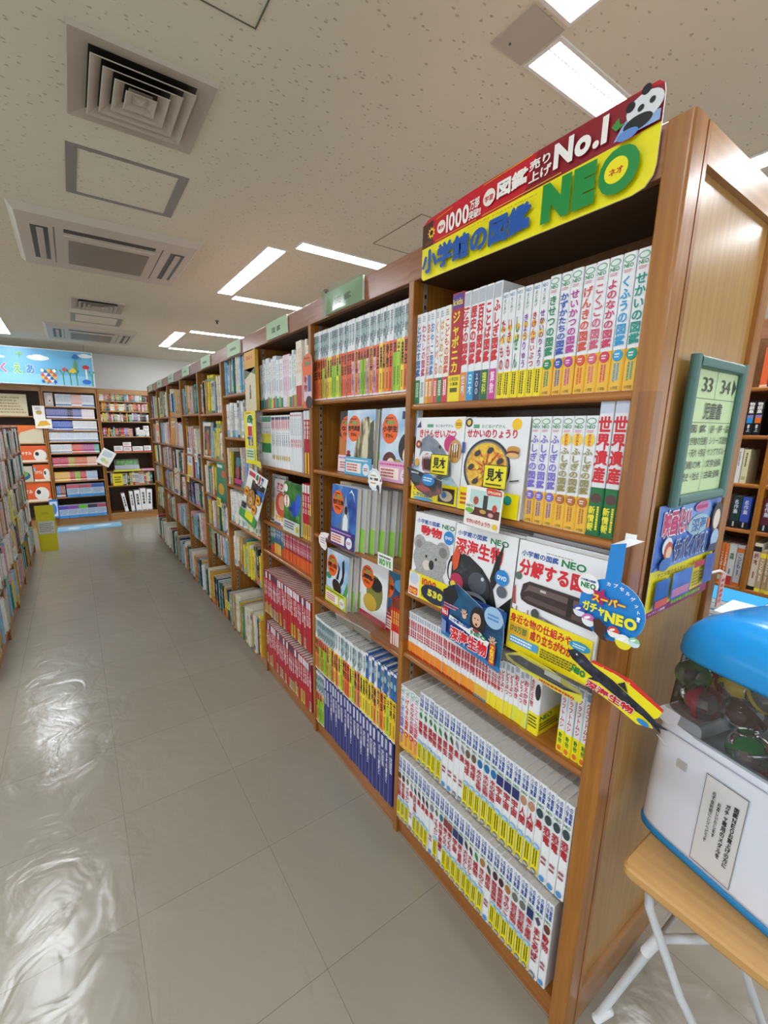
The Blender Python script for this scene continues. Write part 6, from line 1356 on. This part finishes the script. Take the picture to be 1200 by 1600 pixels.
# yellow sample cards
for yl, zz, lb in ((.600, 1.468, 'yellow sample card on the shark cover'), (.388, 1.452, 'yellow sample card on the pizza cover')):
    g, f = board('w', (-.012 if yl > .5 else -.016, yl, zz), (0, -1, 0), (.05, 0, 1), .076, .062, .0008, '#f0e21c', '', ''); f.rect(0, 0, .03, 1, '#2a2a1a'); f.rect(.97, 0, 1, 1, '#2a2a1a'); f.rect(0, 0, 1, .03, '#2a2a1a'); f.rect(0, .97, 1, 1, '#2a2a1a')
    f.text('見本', .14, .30, .86, .86, '#1a1a14', .03); f.lines(.15, .1, .85, .22, 1, '#3a3a20', 3); finish(g, 'sample_card', lb, 'sample card', 'yellow sample cards')
# small cooking card hanging at the shelf edge
g, f = board('w', (-.042, .424, 1.345), (0, -1, -.03), (0, -.06, 1), .122, .112, .001, '#f0ede6', '', '', outline=rrect(.06, 1))
f.rect(.12, .30, .96, .92, '#bcdcd6'); f.rect(.15, .30, .96, .5, '#5a2c22'); f.rect(.5, .35, .62, .82, '#3a3434'); f.ell(.3, .66, .07, .1, '#b04a3a'); f.ell(.82, .55, .06, .09, '#c8403a'); f.ell(.52, .42, .09, .05, '#c9a04a'); f.ell(.74, .38, .07, .05, '#d8a0a0'); f.poly([(.55, .98), (.62, 1.02), (.95, .98), (.97, .86), (.6, .84)], '#d8402a'); f.text('世界のお料理', .60, .88, .94, .95, '#f6ead6', .03)
f.ell(.16, .46, .13, .14, '#e8e6de'); f.text('NEO', .05, .48, .26, .54, GREEN, .04); f.ell(.16, .40, .12, .06, '#7ab63a'); f.text('せかいのりょうり', .10, .08, .78, .20, '#c8202e', .03); f.circ(.89, .13, .06, '#f0c01e')
finish(g, 'cooking_card', 'small white cooking card under the pizza cover', 'shelf talker')
# clear folded strip at the far post of bay one
g, f = board('w', (-.052, .668, 1.425), (0, -.97, -.05), (0, -.04, .98), .165, .064, .001, 'p_dark', '', '', outline=[(0, 1), (.3, .9), (.98, .62), (1, .05), (.7, -.25), (.35, -.05), (.15, .35)])
f.ell(.62, .55, .17, .28, '#2a86c8'); f.lines(.5, .45, .74, .68, 2, '#dfeef6', 3); f.ell(.3, .5, .14, .2, '#3f4f5f'); f.ell(.5, .1, .2, .12, '#a8504a'); f.lines(.15, .7, .4, .85, 1, '#c9c9d0', 5)
finish(g, 'folded_shelf_talker', 'dark folded shelf card with blue disc at the far post of the nearest bay', 'shelf talker')
# wobblers of bay two
g, f = board('w', (-.032, .912, 1.380), (0, -1, 0), (0, 0, 1), .085, .085, .001, '#eef3f6', '', '', outline=[(.5+(.5 if i % 2 else .45)*math.cos(i*math.pi/12), .5+(.5 if i % 2 else .45)*math.sin(i*math.pi/12)) for i in range(24)])
f.circ(.5, .5, .40, '#b9d6ea'); f.circ(.5, .5, .37, '#f6f8f6'); f.lines(.25, .62, .75, .72, 1, '#8a9a4a', 2); f.text('動く図鑑', .2, .46, .8, .58, '#3a3a2a', .04); f.lines(.25, .3, .75, .4, 1, '#c89a3a', 2); f.ell(.95, .45, .14, .14, '#f4f2ee'); f.ell(.98, .5, .06, .06, '#c04a3a'); f.poly([(.9, .3), (1.05, .32), (1.0, -.05), (.94, -.02)], '#ececea'); f.ell(.78, .2, .1, .1, '#4a4a50')
finish(g, 'round_shelf_talker', 'round white card with blue ring at the second bay shelf', 'shelf talker')
g, f = board('w', (-.032, 1.305, 1.062), (0, -1, 0), (0, 0, 1), .105, .085, .001, '#f1ede8', '', '', outline=[(.05, .3), (.25, .08), (.45, .02), (.62, .0), (.75, .2), (.7, .5), (.82, .78), (.95, 1.0), (.6, .98), (.25, .9), (.03, .6)])
f.ell(.38, .5, .28, .34, '#e8c9c0'); f.ell(.38, .5, .26, .31, '#f6f4f0'); f.lines(.2, .32, .58, .68, 3, '#a86a8a', 4); f.ell(.72, .6, .06, .14, '#3a3a40'); finish(g, 'speech_shelf_talker', 'white speech bubble card at the far post of the second bay', 'shelf talker')
g, f = board('w', (-.03, .842, 1.106), (0, -1, .0), (0, 0, 1), .090, .050, .001, '#eef0ec', '', ''); f.lines(.1, .65, .9, .9, 1, '#3a3a40', 3); f.text('MOVE', .1, .15, .9, .6, '#5fa85a', .08); finish(g, 'small_brand_card', 'small white card with green letters on the second bay third shelf', 'shelf talker')
# bare acrylic risers on bay two fourth shelf
for i, (y0, dz, lb) in enumerate([(1.12, .0, 'clear acrylic riser beside the stag beetle cover'), (.985, .012, 'clear acrylic riser in front of the octopus cover')]):
    g = MB(); z0 = .777+dz
    g.add([(-.05, y0, z0+.03), (-.05, y0-.13, z0+.04), (.03, y0-.13, z0+.055), (.03, y0, z0+.05)], [(0, 1, 2, 3)], 'acrylic'); g.add([(-.05, y0, z0+.03), (-.05, y0-.13, z0+.04), (-.045, y0-.13, z0), (-.045, y0, z0)], [(0, 1, 2, 3)], 'acrylic')
    g.tube([(-.05, y0, z0+.03), (-.05, y0-.13, z0+.04)], .0012, '#cfd4d2', 5); tag(g.build('acrylic_riser'), lb, 'display riser', 'clear acrylic risers')
# GET strips and card (bay three / four)
o = empty('magazine_holder', (-.02, 2.07, 1.35)); tag(o, 'yellow GET strip with clear wing around the green series books', 'shelf talker')
g, f = board('w', (-.012, .19, .035), (0, -1, 0), (0, 0, 1), .19, .315, .001, '#f0e21c', '', ''); f.text('G', .2, .74, .8, .92, '#138045', .1, 0, '#ffffff', .16); f.text('E', .28, .55, .76, .71, '#c8202e', .1, 0, '#ffffff', .14); f.text('T!', .25, .36, .8, .52, '#1d4fa3', .08, 0, '#ffffff', .12)
f.lines(.2, .95, .8, .98, 1, '#c8202e', 2); f.rect(.12, .08, .88, .30, '#cfe0c0'); f.lines(.18, .12, .82, .27, 3, '#3a8a5a', 4); g.build('strip', o)
g = MB(); g.add([(-.012, 0, .35), (-.012, .0, .03), (-.055, -.19, .0), (-.03, -.17, .35)], [(0, 1, 2, 3)], 'acrylic'); f = Face(g, (-.014, -.0, .03), (-.2, -.95, 0), (0, 0, 1), (-.97, .2, 0), .175, .12, .0006); f.rect(0, 0, 1, .28, '#e9e02a'); g.build('clear_wing', o)
g, f = board('w', (-.045, 2.395, 1.035), (0, -.80, -.13), (.0, -.42, .60), .30, .40, .0015, '#eceee8', '', '')
f.rect(.3, .62, .98, .84, 'p_dark'); f.poly([(.6, .7), (1, .75), (1, .55), (.75, .6)], 'p_blue'); f.rect(.05, .88, .4, .96, '#c8405a'); f.text('G', .42, .84, .58, .97, '#138045', .1, 0, '#ffffff', .2); f.text('E', .6, .84, .7, .97, '#c8202e', .1, 0, '#ffffff', .2); f.text('T', .72, .84, .85, .97, '#1d4fa3', .1, 0, '#ffffff', .2)
f.ell(.45, .48, .24, .2, '#3a2f28'); f.ell(.45, .48, .2, .18, 'p_lion'); f.ell(.46, .44, .09, .08, '#d9b07a'); f.circ(.40, .52, .02, '#1d1410'); f.circ(.52, .52, .02, '#1d1410'); f.ell(.46, .42, .03, .02, '#3a2018')
for x, y in ((.15, .56), (.82, .55), (.72, .33)): f.circ(x, y, .13, '#c87a1a'); f.circ(x, y, .11, '#f0a42a'); f.text('動物', x-.07, y-.03, x+.07, y+.03, '#6a2a12', .04)
f.rect(.0, .0, 1, .18, '#3f9a4a'); f.rect(.35, .06, .8, .22, '#e6e02a'); f.text('図鑑', .04, .2, .3, .34, '#1d1d1a', .06)
finish(g, 'lion_card', 'tilted white card with lion face hanging off the third bay', 'promotion card')
# tall cream and mustard book beside it, bay four
g, f = board('w', (-.03, 2.225, 1.70), (0, -1, 0), (0, 0, 1), .18, .335, .02, '#d9cfae', '', '', back='#cfa02a'); f.rect(0, .72, 1, 1, '#d8a01e'); f.text('あるくスキル'[:3], .2, .86, .85, .94, '#b8401e', .05); f.poly([(0, .55), (1, .72), (1, .60), (0, .72)], '#5a6a3a'); f.vtext('自然図鑑', .5, .2, .45, .14, '#4a4a3a', .02)
finish(g, 'tall_display_book', 'tall cream and mustard display book beside the GET strip', 'book')
# orange die cut strip between bays two and three
g, f = board('w', (-.022, 1.474, 1.695), (0, -1, 0), (0, 0, 1), .11, .235, .0012, '#e8631c', '', '', outline=[(.15, 0), (.95, .0), (.95, .3), (1, .8), (.9, .95), (.6, 1), (.25, .95), (.05, .82), (.15, .68)])
f.rect(.3, .78, .9, .86, '#8a7a5a'); f.rect(.22, .12, .9, .60, '#d8c4d0'); f.vtext('動物', .4, .3, .6, .28, '#a8203a', .05); f.rect(.6, .3, .88, .6, '#4a5f9a'); f.ell(.7, .10, .3, .12, '#3a2a2a'); f.lines(.3, .9, .8, .93, 1, '#4a2010', 3)
finish(g, 'orange_shelf_talker', 'orange cut out strip at the post between second and third bays', 'shelf talker')
# yellow price cards on the farther bays
for y, zz, lb in ((2.96, 1.0, 'yellow price card below the green cover book'), (4.0, 1.08, 'red and yellow price card on the sixth bay'), (3.62, 1.30, 'pale price card on the fifth bay second shelf'), (2.88, .18, 'yellow tag on the teal book at the floor')):
    g, f = board('w', (-.04, y, zz), (0, -1, 0), (0, 0, 1), .10, .07, .001, '#e6e02a' if 'yellow' in lb else '#e9ece6', '', ''); f.lines(.1, .15, .9, .85, 3, '#5a5a3a' if 'red' not in lb else '#c8302a', 6); finish(g, 'price_card', lb, 'price card')

# ================================================================== table and capsule machine
TZ = .62
o = empty('folding_table', (.23, -.42, 0)); tag(o, 'tan topped folding table with white tube legs beside the end panel', 'table')
g = MB(); x0, x1, y0, y1, th = .028-.23, .44-.23, -.78+.42, -.054+.42, .028
pts = []
for q, (cx, cy) in enumerate(((x1, y1), (x0, y1), (x0, y0), (x1, y0))):
    rr_ = .022; sx = -1 if cx == x1 else 1; sy = -1 if cy == y1 else 1
    for k in range(5): t = math.pi/2*(q+k/4); pts.append((cx+sx*rr_+rr_*math.cos(t), cy+sy*rr_+rr_*math.sin(t)))
rings = [(TZ, .006), (TZ-.006, .0), (TZ-th+.006, .0), (TZ-th, .006)]
n = len(pts); cxm, cym = (x0+x1)/2, (y0+y1)/2; vs = []
for zz, ins in rings:
    for px, py in pts: d = Vector((px-cxm, py-cym)); s_ = 1-ins/d.length; vs.append((cxm+d.x*s_, cym+d.y*s_, zz))
g.add(vs, [(i, (i+1) % n, n+(i+1) % n, n+i) for i in range(n)]+[(n+i, n+(i+1) % n, 2*n+(i+1) % n, 2*n+i) for i in range(n)]+[(2*n+i, 2*n+(i+1) % n, 3*n+(i+1) % n, 3*n+i) for i in range(n)]+[tuple(range(n)), tuple(range(3*n, 4*n))], 'wood_table')
g.build('table_top', o)
LW = paint('#d3d8de', .3)
def leg(pts, nm='leg', r=.0095):
    g = MB(); g.tube([(p[0]-.23, p[1]+.42, p[2]) for p in pts], r, LW, 12); return g.build(nm, o)
l1 = leg([(.060, -.105, TZ-th), (.062, -.112, .53), (.075, -.132, .47), (.105, -.185, .32), (.19, -.335, .012)])
l2 = leg([(.105, -.030, .012), (.115, -.075, .20), (.125, -.125, .40), (.16, -.30, TZ-th)])
l3 = leg([(.40, -.105, TZ-th), (.40, -.135, .47), (.40, -.185, .32), (.40, -.335, .012)])
l4 = leg([(.40, -.030, .012), (.40, -.125, .40), (.40, -.30, TZ-th)])
leg([(.125, -.125, .40), (.40, -.125, .40)], 'cross_bar', .007); leg([(.19, -.335, .012), (.40, -.335, .012)], 'foot_bar', .0095); leg([(.105, -.030, .012), (.40, -.030, .012)], 'foot_bar', .0095)
for l, a, b in ((l2, (.105, -.030, .012), (.112, -.055, .075)), (l2, (.120, -.105, .335), (.125, -.125, .40))):
    g = MB(); g.tube([(p[0]-.23, p[1]+.42, p[2]) for p in (a, b)], .0118, '#e6eaee', 12); g.build('sleeve', l)

def superring(cx, cy, a, b, z, n=40, e=4.0):
    out = []
    for i in range(n):
        t = 2*math.pi*i/n; c_, s_ = math.cos(t), math.sin(t)
        out.append((cx+a*math.copysign(abs(c_)**(2/e), c_), cy+b*math.copysign(abs(s_)**(2/e), s_), z))
    return out
def loft(g, rings, mat, smooth=True, cap0=True, cap1=True):
    n = len(rings[0]); vs = [p for r in rings for p in r]
    fs = [(j*n+i, j*n+(i+1) % n, (j+1)*n+(i+1) % n, (j+1)*n+i) for j in range(len(rings)-1) for i in range(n)]
    if cap0: fs.append(tuple(range(n-1, -1, -1)))
    if cap1: fs.append(tuple(range((len(rings)-1)*n, len(rings)*n)))
    g.add(vs, fs, mat, smooth)
# machine frame: local -x faces the aisle, local y along its width
MO = (.296, -.246, TZ); MR = math.radians(-13)
o = empty('capsule_machine', MO, (0, 0, MR)); tag(o, 'white tabletop capsule toy machine with blue lid and clear globe', 'capsule machine')
A_, B_ = .168, .205
MBODY = paint('#e2e7f4', .22); MBLUE = paint('#1f9be8', .18)
g = MB(); loft(g, [superring(0, 0, A_*s_, B_*s_, z, e=7) for s_, z in ((.985, 0), (1.012, .004), (1.015, .018), (1.0, .02))], paint('#1c86c4', .3), True); g.build('base_trim', o)
g = MB(); loft(g, [superring(0, 0, A_*s_, B_*s_, z, e=7) for s_, z in ((1.0, .0205), (1.0, .03), (.992, .15), (.972, .27), (.965, .300), (.945, .312))], MBODY, True, True, False)
loft(g, [superring(0, 0, A_*s_, B_*s_, z, e=7) for s_, z in ((.945, .312), (.88, .312), (.86, .27))], MBODY, True, False, True); bd = g.build('body', o)
# ledge inside the globe
g = MB(); g.bevel_box((-.155, .095, .30), (-.03, .19, .338), .012, MBODY, 'x'); g.bevel_box((-.02, -.19, .28), (.15, .19, .345), .012, MBODY, 'y'); g.build('inner_ledge', o)
g = MB(); loft(g, [superring(0, 0, A_*s_, B_*s_, z, e=6) for s_, z in ((.955, .300), (.945, .36), (.93, .43), (.918, .488))], 'globe', True, False, False); g.build('clear_case', o)
g = MB(); loft(g, [superring(0, 0, A_*s_, B_*s_, z, e=5.0) for s_, z in ((.90, .481), (.955, .479), (.965, .487), (.955, .513), (.91, .540), (.82, .563), (.68, .580), (.5, .590), (.28, .596), (.08, .598))], MBLUE, True); lid = g.build('lid', o)
g = MB(); f = Face(g, (-.128, .02, .5765), (.62, -.78, .0), (.62, .62, .10), (-.2, 0, .98), .032, .02, .0006); f.ell(.5, .5, .5, .5, '#c9dcea'); f.ell(.5, .5, .38, .36, '#2f7fc0'); f.lines(.3, .4, .7, .6, 1, '#e6eef4', 2); g.build('oval_badge', lid)
# seam, sticker spot and notice on the front
g = MB(); g.tube([(-A_*.985, y, .292+.0*y) for y in (-.17, -.09, 0, .09, .165)], .0013, '#a9adbf', 5); g.build('seam', bd)
g = MB(); g.box((-A_*1.0-.002, .105, .222), (-A_*.98, .125, .240), '#b8b6b4'); g.build('worn_spot', bd)
g = MB(); g.tube([(-.125, .02, .318), (-.140, .005, .335), (-.118, -.012, .345), (-.105, -.004, .33)], .005, paint('#b9bdc4', .2, .5, .9), 8); g.build('metal_catch', bd)
g = MB(); O_ = Vector((-A_*1.002-.001, .065, .032)); nx = Vector((-1, 0, .0)); f = Face(g, O_-Vector((.0012, 0, 0)), (0, -1, 0), (.014, 0, 1), (-1, 0, .014), .078, .222, .0003)
g.add([f.P(0, 0), f.P(1, 0), f.P(1, 1), f.P(0, 1)]+[f.P(0, 0)-nx*.0012, f.P(1, 0)-nx*.0012, f.P(1, 1)-nx*.0012, f.P(0, 1)-nx*.0012], [(0, 1, 5, 4), (1, 2, 6, 5), (2, 3, 7, 6), (3, 0, 4, 7)], '#d9dadb'); f.rect(0, 0, 1, 1, '#d9dadb'); 
f.rect(0, 0, .012, 1, '#54565a'); f.rect(.988, 0, 1, 1, '#54565a'); f.rect(0, .992, 1, 1, '#54565a'); f.rect(0, 0, 1, .006, '#54565a')
f.vtext('図鑑NEOお買上げの方に', .80, .18, .86, .115, '#222428', .03); f.vtext('ガチャ専用のメダルを', .62, .22, .84, .115, '#222428', .03); f.vtext('お渡しいたします', .43, .40, .80, .085, '#222428', .02); f.vtext('必ず会計前にレジへどうぞ', .28, .30, .88, .085, '#222428', .02)
g.build('notice', bd)
# capsules
def capsule(x, y, z, r, col, rot, label, inner):
    """two half shells, a band and a small toy inside; local to the machine, placed in world space"""
    Mw = Matrix.Translation(MO) @ Matrix.Rotation(MR, 4, 'Z')
    o = empty('toy_capsule', (0, 0, 0)); o.matrix_world = Mw @ Matrix.Translation((x, y, z)) @ Matrix.Rotation(rot[0], 4, 'X') @ Matrix.Rotation(rot[1], 4, 'Y')
    tag(o, label, 'toy capsule', 'toy capsules in the machine')
    N_, S_ = 20, 7
    def half(sign, mat, nm, rs):
        g = MB(); rings = []
        for j in range(S_):
            t = math.pi/2*j/(S_-1); rings.append([(rs*math.cos(t)*math.cos(2*math.pi*i/N_)+0, rs*math.cos(t)*math.sin(2*math.pi*i/N_), sign*(.004+rs*math.sin(t))) for i in range(N_)])
        rings[-1] = [(1e-4*math.cos(2*math.pi*i/N_), 1e-4*math.sin(2*math.pi*i/N_), sign*(.004+rs)) for i in range(N_)]
        loft(g, rings, mat, True, False, True); g.build(nm, o)
    half(1, 'cap_clear', 'clear_half', r*.985); half(-1, col, 'coloured_half', r)
    g = MB(); loft(g, [[(r*1.02*math.cos(2*math.pi*i/N_), r*1.02*math.sin(2*math.pi*i/N_), zz) for i in range(N_)] for zz in (-.005, .005)], col, True, False, False); g.build('rim', o)
    g = MB(); q = r*.42; g.bevel_box((-q, -q*.6, -q*.5), (q*.8, q*.7, q*1.1), q*.3, inner, 'z'); g.bevel_box((-q*.5, -q*.9, -q*1.0), (q*.7, q*.3, q*.2), q*.3, '#d8d4ca', 'y'); g.build('toy', o)
CP = [(-.112, .155, .428, .034, 'c_green', (.2, -1.4), 'green and clear capsule at the case corner, upper', '#2a2c30'),
      (-.112, .130, .372, .040, 'c_pink', (1.5, .2), 'clear and pink capsule with patterned toy, lower corner', '#c9c4c0'),
      (-.075, .085, .435, .036, 'c_yellow', (-.6, .5), 'amber capsule under the lid, left of the yellow one', '#b8862a'),
      (-.085, .030, .445, .037, 'c_yellow', (.9, -.3), 'yellow green capsule under the lid', '#3a3f2a'),
      (-.085, .060, .385, .042, 'c_brown', (.4, .8), 'large dark brown capsule in the middle', '#1f1714'),
      (-.110, .028, .318, .040, 'c_dgreen', (2.7, -.5), 'clear capsule with green rim at the front', '#a8503a'),
      (-.105, .0, .245+.03, .036, 'c_red', (.3, 2.2), 'red and clear capsule deepest at the front', '#c98a4a'),
      (-.090, -.030, .42, .037, 'c_dgreen', (1.1, .2), 'dark green capsule at the picture edge', '#2a3a2a'),
      (-.095, -.045, .345, .038, 'c_red', (.5, -.8), 'red capsule at the picture edge', '#7a2a2a'),
      (-.100, -.06, .27+.03, .036, 'c_blue', (2.0, .4), 'blue capsule low at the picture edge', '#d8d4ca'),
      (-.02, .13, .40, .038, 'c_red', (.2, .4), 'red capsule behind the green one', '#7a5a3a'),
      (-.01, .05, .42, .038, 'c_green', (.7, .4), 'green capsule behind the brown one', '#3a3a3a'),
      (-.015, -.02, .40, .038, 'c_yellow', (1.2, .4), 'yellow capsule behind the picture edge ones', '#8a6a3a'),
      (-.085, -.10, .40, .038, 'c_pink', (.2, 1.4), 'pink capsule outside the picture, upper', '#c9c4c0'), (-.09, -.13, .32, .038, 'c_green', (.9, .4), 'green capsule outside the picture, lower', '#3a3a3a')]
for c_ in CP: capsule(*c_)

bpy.data.objects.remove(_to)
